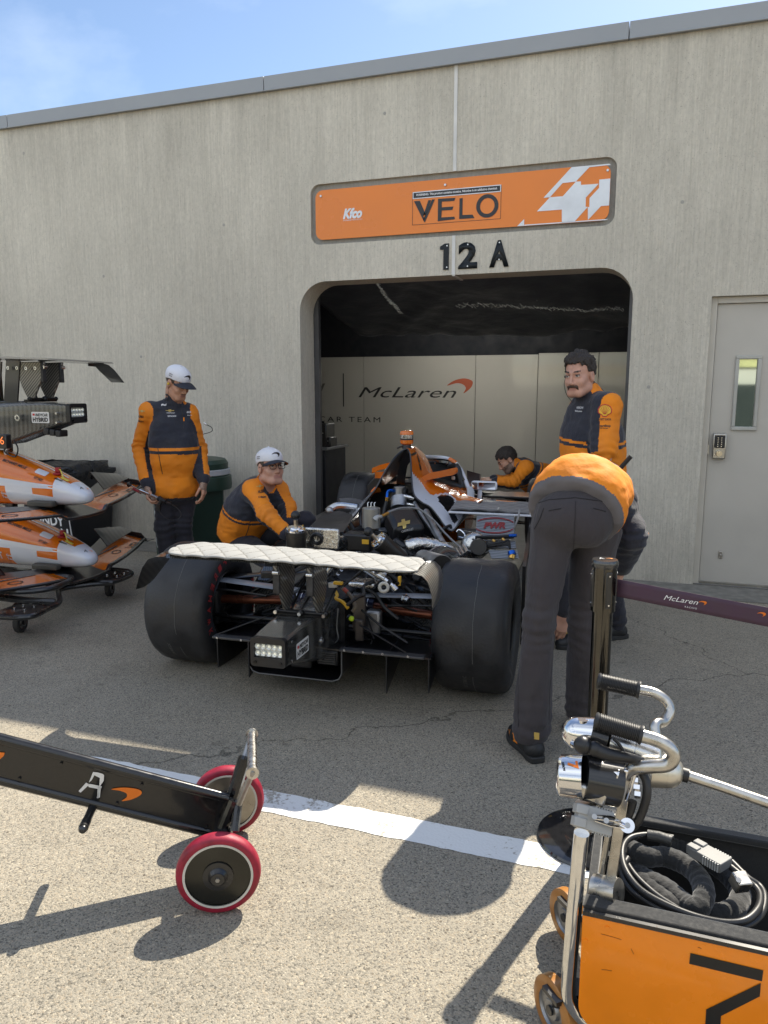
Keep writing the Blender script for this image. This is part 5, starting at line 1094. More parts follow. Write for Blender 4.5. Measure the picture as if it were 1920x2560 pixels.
b0=CL(948,1352,.12); canister(CL(1005,1400,.20),b0,.052,0)
# silver header can with hose
hc=CL(928,1318,.35); NB().cyl(hc+Vector((0,0,-.0)),hc+Vector((0,0,.115)),.054,n=28).cyl(hc+Vector((0,0,.115)),hc+Vector((0,0,.118)),.050,.047,28).cyl(hc,hc-Vector((0,0,.025)),.05,.03,20).build('overflow_can',mat('grey_anodised',(.34,.34,.33),.4,metal=.9,var=.1),car)
for k in (-1,0,1): NB().tube([hc+Vector((k*.02,0,.11)),hc+Vector((k*.02,0,.145)),hc+Vector((k*.02+.008,0,.15))],.003,6).build('can_hook',chm,car)
pts=[(545,715,.30),(575,700,.35),(610,690,.38),(650,660,.45),(740,635,.6),(850,645,.7),(950,720,.7),(1040,820,.6),(1130,900,.5),(1220,940,.4),(1330,940,.4),(1430,875,.45),(1500,780,.6),(1535,700,.7),(1545,650,.75)]
NB().tube([q2(*p) for p in pts],.0065,8,smooth=8).build('grey_breather_hose',hoseg,car)
NB().tube([q2(545,718,.30),q2(560,700,.31),q2(590,695,.35)],lambda t:.018-.008*t,10,smooth=4).build('breather_nozzle',mat('nozzle_grey',(.4,.4,.39),.4),car); NB().cyl(q2(592,693,.35),q2(635,672,.42),.010).build('breather_joint',goldf,car)
# exhausts and turbo
NB().tube([q2(760,905,.35),q2(850,885,.38),q2(960,900,.42),q2(1050,930,.45),q2(1090,990,.4)],.042,12,smooth=6).build('foil_wrapped_pipe',foil,car,smooth=180)
NB().sph(q2(1235,900,.5),.085,18,sx=(1,.8,1)).build('foil_wrapped_turbo',foil,car,smooth=180)
NB().cyl(q2(1262,905,.40),q2(1262,905,.32),.05,.045,24).build('turbo_inlet',blk,car)
NB().tube([q2(890,1050,.1),q2(950,990,.25),q2(1010,960,.35),q2(1080,980,.4)],.055,14,smooth=5).build('carbon_exhaust_shroud',cf,car)
NB().cyl(q2(1010,1040,-.02),q2(880,990,.30),.062,.055,28).build('tailpipe',dalu,car)
NB().cyl(q2(1013,1041,-.035),q2(1005,1039,-.01),.058,.058,28).build('tailpipe_mouth',mat('soot_black',(.01,.009,.008),.9),car)
for x in range(4): NB().cyl(q2(1090+22*x,935-14*x,.45),q2(1120+22*x,985-14*x,.35),.010).build('exhaust_runner',alu,car)
NB().box(q2(1190,820,.6),(.12,.10,.06)).build('control_box',blk,car,bevel=.008)
NB().tube([q2(900,660,.85),q2(960,780,.6),q2(1015,880,.45)],.020,12).build('oil_pipe',dalu,car)
NB().tube([q2(820,600,.95),q2(890,720,.75),q2(985,850,.5)],.012,10).build('oil_pipe',dalu,car)
# foil covered left casing
NB().loft([rsec(-.34,-.30,.60,.74,.05,.02),rsec(-.33,-.15,.60,.75,.12,.03),rsec(-.30,-.02,.60,.74,.25,.03)]).build('foil_heat_shield',foil,car,smooth=180)
NB().box(q2(150,845,.05),(.26,.02,.12)).build('foil_heat_shield',foil,car,bevel=.01); NB().ring(q2(142,850,.03),(0,1,.2),.028,.010,24,8).build('exhaust_port',blk,car)
NB().box(q2(440,865,.3),(.17,.12,.10)).build('wire_box',blk,car,bevel=.01); NB().box(q2(480,870,.22),(.04,.01,.025)).build('warning_tag',yel,car)
# damper / rocker assembly
dp=lambda a,b,r,m,n_='damper': NB().cyl(a,b,r,n=14).build(n_,m,car)
dp(qd(1080,100,-.1),qd(1220,190,-.12),.024,alu); dp(qd(1220,190,-.12),qd(1290,250,-.13),.014,chm,'damper_rod'); dp(qd(1240,205,-.12),qd(1262,222,-.12),.022,blkm,'damper_nut'); dp(qd(1275,235,-.13),qd(1300,262,-.13),.018,alu,'damper_nut')
dp(qd(1195,140,-.14),qd(1195,110,-.12),.036,alu,'rocker_pivot'); NB().sph(qd(1210,115,-.13),.022,12).build('rocker_cap',blkm,car)
dp(qd(780,220,-.1),qd(860,100,-.1),.022,alu); dp(qd(860,110,-.1),qd(940,70,-.05),.018,blkm)
NB().tube([qd(1090,105,-.2),qd(920,250,-.25)],.006,8).build('strut_rod',blkm,car); NB().tube([qd(1060,150,-.2),qd(900,240,-.25)],.005,8).build('strut_rod',blkm,car)
NB().box(qd(1080,215,-.1),(.15,.12,.03)).build('foil_cover',foil,car,bevel=.01)
NB().ring(qd(1215,245,-.2),(.2,-1,.3),.022,.009,20,8).build('white_bushing',mat('bushing_white',(.6,.58,.52),.4),car)
NB().box(qd(900,215,-.3),(.05,.02,.016)).build('yellow_connector',yel,car,bevel=.003); NB().box(qd(1325,200,-.1),(.016,.02,.05)).build('yellow_connector',yel,car,bevel=.003)
NB().tube([qd(880,270,-.32),qd(893,300,-.36),qd(885,320,-.38),qd(930,345,-.4),qd(968,388,-.42)],.0085,8,smooth=6).build('yellow_cable',yel,car)
NB().tube([qd(930,250,-.3),qd(985,300,-.33),qd(1010,350,-.35),qd(1020,380,-.36),qd(1000,410,-.36)],.010,8,smooth=6).build('brown_hose',mat('tan_hose',(.14,.11,.08),.6),car)
NB().tube([qd(940,255,-.31),qd(965,280,-.32)],.011,8).build('red_sleeve',mat('red_sleeve',(.35,.06,.04),.5),car)
NB().sph(qd(992,460,-.40),.014,12).build('lime_connector',mat('lime_green',(.45,.6,.02),.4),car); NB().cyl(qd(975,450,-.38),qd(985,458,-.39),.015).build('connector_body',blk,car)
plt=NB(); 
NB().box(qd(1045,420,-.24),(.07,.02,.20),rz=.3).build('mount_bracket',mat('bracket_brown_grey',(.10,.085,.075),.45,metal=.5,var=.3),car,bevel=.01)
NB().box(qd(1045,540,-.30),(.05,.02,.12),rx=.1).build('mount_bracket',MT['bracket_brown_grey'],car,bevel=.01)
NB().box(qd(1150,480,-.16),(.08,.06,.13)).build('caliper_block',dalu,car,bevel=.015)
NB().tube([qd(900,390,-.3),qd(890,520,-.3),qd(900,600,-.3),qd(860,640,-.25)],.003,5,smooth=6).build('thin_wire',mat('grey_wire',(.2,.2,.2),.5),car)
NB().tube([qd(1060,400,-.3),qd(1180,500,-.33),qd(1380,628,-.38)],.006,6).build('stay_rod',blkm,car)
NB().tube([qd(1090,420,-.3),qd(1150,600,-.35)],.006,6).build('stay_rod',blkm,car)
random.seed(21)
def rnd(a,b): return random.uniform(a,b)
for i in range(52):   # hoses and looms over the engine
    x=rnd(-.32,.40); y=rnd(-.15,.95); z=.50+rnd(0,.16)+.10*max(0,y-.3); 
    p=[Vector((x,y,z))]; d=Vector((rnd(-1,1),rnd(-1,1),rnd(-.2,.4))).normalized()
    for k in range(4):
        d=(d+Vector((rnd(-.6,.6),rnd(-.6,.6),rnd(-.6,.35)))).normalized(); p.append(p[-1]+d*rnd(.05,.12))
    for v in p: v.x=max(-.40,min(.46,v.x)); v.z=max(.40,min(.60+.16*max(0,v.y),v.z))
    NB().tube(p,rnd(.004,.011),7,smooth=5).build('hose',random.choice([hosem,hosem,hosem,blkm,hosem,mat('grey_loom',(.05,.05,.055),.6),hoseg if i%9==0 else hosem]),car)
for i in range(40):
    x=rnd(-.36,.44); y=rnd(-.2,.9); z=.53+rnd(-.05,.09)+.08*max(0,y-.3); s=rnd(.012,.034)
    if i%2: NB().box((x,y,z),(s*rnd(1,2.4),s*rnd(.8,2),s),rz=rnd(0,3),rx=rnd(-.5,.5)).build('electrical_box',random.choice([blk,gph,dalu,blkm]),car,bevel=.003)
    else:
        a=Vector((x,y,z)); d=Vector((rnd(-1,1),rnd(-1,1),rnd(-.4,1))).normalized(); NB().cyl(a,a+d*rnd(.03,.06),s*.55,n=12).cyl(a+d*.01,a+d*.022,s*.75,n=6).build('fitting',random.choice([alu,blkm,alu,dalu,goldf if i%10==0 else gph,bluef if i%14==0 else blkm]),car)
for i in range(22):  # low clutter round the gearbox, right side seen from behind
    x=rnd(.08,.24) if i%3 else rnd(-.28,-.16); y=rnd(-.25,.0); z=rnd(.24,.56); a=Vector((x,y,z)); d=Vector((rnd(-1,1),rnd(-.6,.3),rnd(-1,1))).normalized()
    if i%2: NB().tube([a,a+d*.05,a+d*.09+Vector((rnd(-.04,.04),rnd(-.03,.03),rnd(-.05,.02))),a+d*.12+Vector((0,0,-.04))],rnd(.0035,.007),6,smooth=5).build('hose',random.choice([hosem,blkm,hosem]),car)
    else: NB().cyl(a,a+d*rnd(.02,.05),rnd(.008,.018),n=10).build('fitting',random.choice([alu,blkm,dalu,gph]),car)
for i in range(8): NB().cyl(qd(860+12*i,190-14*i,-.05),qd(875+12*i,178-14*i,-.07),.010,n=8).build('injector',blkm if i%2 else alu,car)
# ---- engine cover (orange over white) ----
rear=[(-.36,.82,.60),(-.292,.85,.641),(-.215,.90,.735),(-.15,.95,.83),(-.09,1.0,.92),(-.045,1.08,1.03),(-.01,1.14,1.10),(.024,1.20,1.15),(.065,1.24,1.178),(.10,1.20,1.15),(.125,1.14,1.08),(.150,1.06,.99),(.185,.98,.90),(.25,.93,.855),(.31,.91,.83),(.37,.88,.775),(.43,.85,.712),(.48,.84,.695),(.535,.90,.79)]
frnt=[(-.50,1.50,.62),(-.42,1.5,.68),(-.33,1.52,.76),(-.24,1.55,.84),(-.15,1.58,.91),(-.06,1.62,.99),(.0,1.64,1.06),(.035,1.62,1.12),(.065,1.60,1.15),(.095,1.62,1.12),(.13,1.64,1.06),(.17,1.62,.98),(.22,1.58,.92),(.30,1.55,.89),(.38,1.50,.86),(.45,1.45,.84),(.52,1.40,.83),(.56,1.35,.83),(.60,1.30,.83)]
rr_=catmull(rear,5); ff_=catmull(frnt,5); nU=len(rr_)-1
def cow(u,v):
    i=min(int(round(u*nU)),nU); a=rr_[i]; b_=ff_[i]; p=a.lerp(b_,v); bul=math.sin(math.pi*v)*.018; c=Vector((.065,p.y,.5)); d=(p-c); d.y=0; d.normalize(); return p+d*bul
cw=NB().sheet(cow,nU,64,.006); 
# paint split: white low and near the rear edge, orange above
fl=[]; g3=lambda P: [(900+x/3.173,1080+y/3.173) for x,y in P]
WP=g3([(396,300),(468,378),(490,405),(520,450),(555,490),(580,500),(620,490),(700,480),(760,530),(775,590),(790,640),(1000,600),(1000,700),(800,900),(600,900),(640,720),(540,620),(430,570),(380,380)])
HP=g3([(613,512),(640,498),(700,500),(745,530),(757,600),(757,660),(777,700),(745,722),(720,690),(700,640),(660,590),(630,560)])
LP_=g3([(-200,700),(-200,480),(60,480),(110,470),(170,490),(150,570),(100,700)])
for k,f in enumerate(cw.f):
    c=CM@(sum((cw.v[i] for i in f),Vector())/len(f)); x,y=pj(c)
    if k>=nU*64: fl.append(2); continue
    fl.append(3 if inpoly(x,y,HP) else 1 if (inpoly(x,y,WP) or inpoly(x,y,LP_)) else 0)
cw.m=fl
cowl=cw.build('engine_cover',[orp,whp,weave('carbon_inner',22,(.003,.003,.004),(.014,.014,.015)),blp],car,smooth=60)
NB().tube([Vector(p)+Vector((0,-.002,-.003)) for p in rr_],.0055,8).build('cover_edge',cf2,cowl)
bvc=bvh_of([cowl])
# number 7 on the fin, opening, hole, fastener
def camfr(u,v,dist=.0):
    d=Vector(ray(u,v)).normalized(); o_=Vector((0,0,CH)); h=None; return o_,d
def cdec(name,pixloops,bv,m,par,off=.002):
    loops=[]; bm=bmesh.new()
    for lp in pixloops:
        vs=[]
        for (u,v) in lp:
            d=Vector(ray(u,v)).normalized(); h=bv.ray_cast(Vector((0,0,CH)),d,20)
            if h[0] is None: return None
            nn=h[1] if h[1].dot(d)<0 else -h[1]; vs.append(bm.verts.new(h[0]+nn*off))
        bm.faces.new(vs)
    me=bpy.data.meshes.new(name); bm.to_mesh(me); bm.free(); return link(name,me,m,par)
g2=lambda x,y:(740+x/2.765,1040+y/2.765)
cdec('number_mark',[[g2(790,265),g2(828,247),g2(834,262),g2(798,278)]],bvc,blki,cowl); cdec('number_mark',[[g2(840,268),g2(850,300),g2(858,318),g2(850,325),g2(843,312),g2(836,272)]],bvc,blki,cowl); cdec('number_mark',[[g2(847,332),g2(856,330),g2(868,372),g2(860,378)]],bvc,blki,cowl)
MB().cyl(CM@q2(892,600,1.0),CM@(q2(892,575,1.0)),.010,n=12).build('dzus_pin',blk,cowl)
# spine bar / roll hoop inner and tv camera pod
cp=q2(765,215,1.30); pod=NB(); 
pod.cyl(cp+Vector((0,0,-.01)),cp+Vector((0,0,.02)),.035,.03,18); po=pod.build('camera_pod',blk,car)
NB().lathe([(.028,.015),(.046,.028),(.048,.05),(.046,.052)],frame(cp,(0,0,1)),28).build('pod_base',orp,po,smooth=40)
NB().lathe([(.046,.052),(.046,.090)],frame(cp,(0,0,1)),28).build('pod_band',mat('silver_label',(.5,.5,.5),.25,metal=.9,var=.3,vs=60),po)
NB().lathe([(.047,.050),(.047,.062),(.046,.062)],frame(cp,(0,0,1)),28,cap=False).build('pod_ring',blk,po)
NB().lathe([(.049,.088),(.049,.104),(.042,.114),(.02,.119),(.001,.119)],frame(cp,(0,0,1)),28,cap=False).build('pod_cap',orp,po,smooth=40)
for k in range(4): NB().box(cp+Vector((-.012+.009*k,-.0475,.074)),(.003,.003,.018)).build('pod_mark',blki,po)
NB().tube([q2(700,225,1.28),q2(720,212,1.28),q2(745,205,1.28)],.008,6).build('pod_clamp',blk,po)
# ---- cockpit, halo frame, winglet ----
ck=NB().loft([rsec(-.28,.42,.45,.86,1.62,.1),rsec(-.27,.40,.42,.86,2.1,.1),rsec(-.22,.34,.42,.80,2.55,.1),rsec(-.14,.24,.45,.72,3.2,.08),rsec(-.07,.16,.48,.66,3.9,.06)]).build('cockpit_tub',orp,car,smooth=60)
NB().loft([rsec(-.16,.27,.80,.875,1.75,.06),rsec(-.14,.25,.80,.875,2.35,.06)]).build('cockpit_opening',mat('cockpit_black',(.006,.006,.006),.8),car)
hl=[q2(870,300,1.5),q2(880,283,1.7),q2(960,285,2.0),q2(1040,293,2.1),q2(1095,318,2.1),q2(1135,365,1.95),q2(1165,430,1.85),q2(1200,520,1.75)]
hr_=NB().tube(hl,.017,10,smooth=7).build('halo_frame',whp,car)
hl2=[p+Vector((0,-.03,-.028)) for p in hl[1:7]]; NB().tube(hl2,.024,8,smooth=6).build('halo_inner_rim',blp,hr_)
for p in ((990,318,2.05),(1040,325,2.05),(960,322,1.95)): NB().cyl(q2(*p),q2(p[0],p[1]+6,p[2]-.02),.006,n=8).build('rim_bolt',alu,hr_)
NB().tube([q2(1060,300,2.1),q2(1100,322,2.08),q2(1112,340,2.05)],.020,10).build('halo_orange_panel',orp,hr_)
def scr(u,v):
    a=q2(1100,330,2.08).lerp(q2(1175,470,1.85),v); b_=q2(1110,330,2.3).lerp(q2(1215,600,1.9),v); return a.lerp(b_,u)
NB().sheet(scr,6,8,.004).build('aeroscreen',mat('tinted_screen',(.05,.055,.06),.05,var=0,coat=1),car)
NB().tube([q2(1060,350,2.0),q2(1110,345,1.9),q2(1130,400,1.85),q2(1150,500,1.8)],.022,8,smooth=5).build('seat_strap',blk,car)
q3=lambda x,y,yl: CL(900+x/3.173,1080+y/3.173,yl)
NB().loft([[q3(x,t,yy),q3(x,t+4,yy+.12),q3(x,b_,yy+.12),q3(x,b_-2,yy)] for x,t,b_,yy in ((442,404,410,1.22),(500,352,396,1.27),(560,322,378,1.33),(620,312,366,1.39),(680,300,354,1.45),(735,286,345,1.52),(765,281,330,1.56),(776,292,318,1.57))]).build('side_winglet',orp,car,smooth=60)
NB().loft([[q3(505,212,2.15),q3(745,235,2.15),q3(800,455,1.95),q3(560,470,1.75)],[q3(505,212,2.25),q3(745,235,2.25),q3(800,455,2.05),q3(560,470,1.85)]]).build('cockpit_interior',mat('cockpit_black',(.006,.006,.006),.8),car)
NB().loft([[q3(x,t,yy),q3(x+3,t,yy+.05),q3(x+3,b_,yy+.05),q3(x,b_,yy)] for x,t,b_,yy in ((600,462,500,1.45),(680,456,500,1.5),(760,475,560,1.5),(800,480,640,1.42),(845,490,600,1.5))]).build('cockpit_side',orp,car,smooth=60)
NB().tube([q3(565,395,1.5),q3(640,400,1.6),q3(720,420,1.7),q3(790,440,1.75)],.03,10,smooth=4).build('cockpit_padding',blk,car)
NB().loft([[q3(x,t,yy),q3(x+3,t,yy+.05),q3(x+3,b_,yy+.05),q3(x,b_,yy)] for x,t,b_,yy in ((850,440,560,1.7),(885,430,545,1.75),(905,470,540,1.8))]).build('screen_base',whp,car,smooth=60)
NB().loft([[q2(x,y-12,yy),q2(x,y-10,yy+.10),q2(x,y+26,yy+.10),q2(x,y+24,yy)] for x,y,yy in ((525,372,1.6),(580,350,1.55),(660,330,1.5))]).build('side_winglet',orp,car,smooth=40)
NB().loft([[q2(x,y-14,yy),q2(x,y-12,yy+.08),q2(x,y+30,yy+.08),q2(x,y+30,yy)] for x,y,yy in ((545,400,1.4),(590,400,1.35),(628,395,1.3))]).build('shoulder_panel',orp,car,smooth=40)
NB().loft([[q2(x,y,1.55),q2(x+20,y,1.7),q2(x+30,y+100,1.7),q2(x,y+110,1.55)] for x,y in ((490,480),(560,400),(600,400))]).build('head_rest',blk,car,bevel=.01)
NB().loft([[q2(x,y,1.3),q2(x,y,1.5),q2(x,y+45,1.5),q2(x,y+45,1.3)] for x,y in ((515,520),(545,488),(585,500))]).build('side_panel',orp,car,bevel=.006)
NB().box(q2(1087,428,1.6),(.026,.02,.028)).build('head_pad_clip',mat('off_white',(.55,.53,.48),.5),car,bevel=.006)
# mirror
mc=q2(1300,480,1.95); mo=NB().box(mc,(.205,.05,.072)).build('mirror_housing',whp,car,bevel=.02)
NB().box(mc+Vector((0,-.027,0)),(.185,.004,.056)).build('mirror_glass',mat('mirror',(.85,.85,.85),.02,metal=1,var=0),mo,bevel=.002)
NB().tube([mc+Vector((-.03,0,-.03)),mc+Vector((-.035,0,-.15))],.018,8,sq=(1,.6)).build('mirror_stalk',whp,mo)
# nose, front suspension, front parts
NB().loft([rsec(-.09,.17,.48,.68,3.1,.06),rsec(-.05,.13,.46,.60,3.8,.05),rsec(-.02,.10,.40,.50,4.5,.04)]).build('nose_cone',orp,car,smooth=60)
for s in (-1,1):
    for y0,z0,z1 in ((2.85,.62,.56),(3.3,.60,.56),(2.9,.42,.36),(3.3,.42,.36)): NB().tube([(.04+s*.12,y0,z0),(.04+s*.80,3.05,z1)],.016,8,sq=(.5,1.4)).build('front_wishbone',blkm,car)
    NB().box((.04+s*.72,3.05,.46),(.06,.12,.2)).build('front_upright',gph,car,bevel=.02)
NB().loft([[q2(1180,375,2.9),q2(1190,380,3.2),q2(1195,480,3.2),q2(1185,480,2.9)],[q2(1270,400,2.9),q2(1280,405,3.2),q2(1285,490,3.2),q2(1275,490,2.9)]]).build('dark_bulkhead_panel',cf2,car)
NB().tube([q2(1210,510,2.3),q2(1300,545,2.5),q2(1450,555,2.7),q2(1600,590,2.9)],.018,8).build('front_wing_stay',blkm,car)
NB().box(q2(1430,545,2.6),(.9,.3,.02)).build('bargeboard',cf2,car,bevel=.004)
# ---- sidepods ----
rp=NB(); 
rp.loft([[(.50,.62,.60),(.95,.62,.60),(.96,.62,.795),(.50,.62,.80)],[(.50,.9,.50),(1.0,.9,.50),(1.0,.9,.80),(.50,.9,.81)],[(.42,1.9,.3),(.98,1.9,.3),(.98,1.9,.74),(.42,1.9,.76)]]) if False else None
NB().loft([[(.44,.86,.798),(.97,.86,.798),(.97,.86,.812),(.44,.86,.812)],[(.42,1.3,.80),(.97,1.3,.79),(.97,1.3,.805),(.42,1.3,.815)],[(.40,1.9,.74),(.92,1.9,.72),(.92,1.9,.735),(.40,1.9,.755)]]).build('sidepod_top',whp,car,bevel=.004)
NB().loft([[(.97,.35,.14),(.99,.35,.14),(.99,.35,.60),(.97,.35,.60)],[(.96,.9,.14),(.98,.9,.14),(.98,.9,.80),(.96,.9,.80)],[(.93,1.9,.14),(.95,1.9,.14),(.95,1.9,.72),(.93,1.9,.72)]]).build('sidepod_wall',cf2,car)
NB().loft([rsec(-.80,-.42,.14,.50,.75,.06),rsec(-.84,-.45,.14,.58,1.1,.08),rsec(-.84,-.45,.14,.60,1.9,.08)]).build('left_sidepod',mat('satin_black_panel',(.02,.02,.021),.3,var=.1,coat=.4),car,smooth=50)
_ut=NB().loft([[q2(75,825,.15),q2(330,800,.35),q2(395,700,.75)],[q2(70,790,.2),q2(300,770,.4),q2(385,680,.8)],[q2(170,690,.7),q2(230,670,.85),q2(300,655,.95)]],closed=False,cap=False).build('undertray_panel',mat('undertray_black',(.014,.014,.015),.5,var=.3),car) 
NB().tube([q2(215,660,1.0),q2(245,635,1.02),q2(300,615,1.05),q2(420,628,1.1)],.022,10,smooth=5).build('coolant_pipe',alu,car)
NB().tube([q2(300,600,1.1),q2(380,595,1.15),q2(450,610,1.2)],.03,10,smooth=5).build('duct_hose',mat('grey_duct',(.09,.09,.092),.6,bump=.8,bs=60),car)
NB().sph(q2(232,655,1.0),.03,10).build('pipe_joint',dalu,car)
def radm():
    m=bpy.data.materials.new('radiator_fins'); m.use_nodes=True; n=m.node_tree; b=n.nodes['Principled BSDF']; t=n.nodes.new('ShaderNodeTexCoord'); mp=n.nodes.new('ShaderNodeMapping'); mp.inputs['Scale'].default_value=(1,90,90)
    w_=n.nodes.new('ShaderNodeTexWave'); w_.bands_direction='Z'; w_.inputs['Scale'].default_value=.5; w_.inputs['Distortion'].default_value=1.2; w_.inputs['Detail'].default_value=2
    n.links.new(t.outputs['Object'],mp.inputs[0]); n.links.new(mp.outputs[0],w_.inputs['Vector']); r=n.nodes.new('ShaderNodeValToRGB'); r.color_ramp.elements[0].color=(.10,.10,.10,1); r.color_ramp.elements[1].color=(.36,.36,.35,1)
    n.links.new(w_.outputs['Fac'],r.inputs[0]); n.links.new(r.outputs[0],b.inputs['Base Color']); b.inputs['Metallic'].default_value=.7; b.inputs['Roughness'].default_value=.4; return m
rm_=radm()
def plate(name,pix,m,y0,y1,par=car,th=.03):
    a,b_,c,d=[q2(*p) for p in pix]; return NB().loft([[a,b_,c,d],[v+Vector((0,th,-th*.3)) for v in (a,b_,c,d)]]).build(name,m,par)
ra=plate('radiator',[(1250,688,.66),(1508,688,.66),(1508,828,.50),(1240,828,.50)],rm_,0,0)
plate('radiator',[(1288,855,.46),(1515,862,.46),(1520,915,.40),(1330,915,.40)],rm_,0,0); plate('radiator',[(1330,925,.38),(1530,930,.38),(1540,985,.33),(1350,985,.33)],rm_,0,0)
bra=bvh_of([ra]); c=CM@q2(1372,758,.57); d0=(Vector((0,0,CH))-c).normalized(); X_=Vector((math.cos(YW+R(8)),math.sin(YW+R(8)),-.03)).normalized(); X_=(X_-d0*X_.dot(d0)).normalized(); fr_=frameXY(c+d0*.2,X_,d0.cross(X_))
rdi=mat('radiator_red',(.20,.015,.015),.5,var=0); dtext('radiator_lettering','PWR',fr_,.13,.038,bra,rdi,ra,bold=.06,shear=.25,dist=.8,off=.003,sub=.012)
for lo_,hi_ in ((20,160),(200,340)):
    E1=[(.125*math.cos(R(a)),.048*math.sin(R(a))) for a in range(lo_,hi_+1,10)]; E2=[(.118*math.cos(R(a)),.041*math.sin(R(a))) for a in range(hi_,lo_-1,-10)]
    decal('radiator_ring',[E1+E2],fr_,bra,rdi,ra,dist=.8,off=.003,sub=.012)
NB().tube([q2(1240,840,.45),q2(1380,838,.45),q2(1505,833,.47)],.012,8).build('radiator_rail',blkm,car)
NB().cyl(q2(1470,828,.46),q2(1525,826,.47),.010,n=10).build('blue_fitting',bluef,car); NB().cyl(q2(1488,935,.35),q2(1495,960,.34),.022,n=12).build('blue_fitting',bluef,car); NB().cyl(q2(1495,960,.34),q2(1488,985,.33),.018,n=12).build('gold_fitting',goldf,car)
NB().tube([q2(1110,800,.55),q2(1130,785,.55),q2(1165,815,.53),q2(1160,840,.52),q2(1125,835,.53)],.004,6,smooth=5).build('wire_loop',chm,car)
for i in range(7): NB().cyl(q2(1295+22*i,868+10*(i%3)-3*i,.43),q2(1310+22*i,880+10*(i%3)-3*i,.42),.009,n=8).build('fitting',goldf if i%3==0 else blkm,car)
for i in range(6): NB().tube([q2(1220+30*i,850+10*i,.42),q2(1270+30*i,880,.40),q2(1330+28*i,900-8*i,.40),q2(1480,870+10*i,.40)],.006,6,smooth=5).build('hose',hosem,car)
# quilted mats (things that lie on the car)
qm=mat('grey_quilted_mat',(.10,.10,.105),.8,var=.1,bump=.2,bs=200,sheen=.2)
def quilt(base,nu,nv,cu,cv,h,th):
    def f(u,v):
        p,n_=base(u,v); a=u*cu+v*cv*.9; b_=-u*cu+v*cv*.9; w_=abs(math.sin(math.pi*a))*abs(math.sin(math.pi*b_)); return p+n_*(h*w_**.3)
    return f
def bs1(u,v): return (Vector((.455+.50*u-.03*v,.87+.42*v,.822-.004*v+.005*math.sin(u*5+v*3))),Vector((0,0,1)))
mt_=NB().sheet(quilt(bs1,60,50,4,3.5,.008,0),64,52,.01).build('quilted_mat',qm,None,smooth=180); tag(mt_,'small grey quilted mat lying on the right sidepod beside the mirror','mat')
NB().box((.76,.88,.838),(.012,.05,.01)).build('strap',mat('strap_grey',(.35,.35,.34),.5),mt_)
wq=mat('cream_quilted_fabric',(.29,.288,.272),.62,var=.05,bump=.15,bs=300,sheen=.2)
def bs2(u,v):
    x=-.655+1.262*u; e_=min(1,min(u/.06,(1-u)/.05)); ya=-.722+.05*(1-e_)**2; yb=-.425-.10*(1-e_)**2
    return Vector((x,ya+(yb-ya)*v,.797+.008*math.cos(x*2)+.012*math.sin(math.pi*v)**.6+.0025*noise.noise((u*9,v*2,1)) - .012*u)),Vector((0,0,1))
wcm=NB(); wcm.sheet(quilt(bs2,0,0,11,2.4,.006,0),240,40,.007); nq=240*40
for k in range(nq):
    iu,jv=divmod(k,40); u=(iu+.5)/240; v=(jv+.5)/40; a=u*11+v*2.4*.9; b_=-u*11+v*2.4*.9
    if min(abs((a+.5)%1-.5),abs((b_+.5)%1-.5))<.045: wcm.m[k]=1  # seam faces painted darker: thread colour plus the shade of the quilt grooves
wcov=wcm.build('wing_cover',[wq,mat('seam_thread_shade',(.20,.195,.18),.8)],None,smooth=180); tag(wcov,'cream quilted cover laid along the rear wing of the race car','wing cover')
# ================= PROPS =================
sblk=mat('satin_black_paint',(.012,.012,.013),.3,var=.1,coat=.4); rubb=mat('caster_rubber',(.035,.034,.034),.7,var=.2)
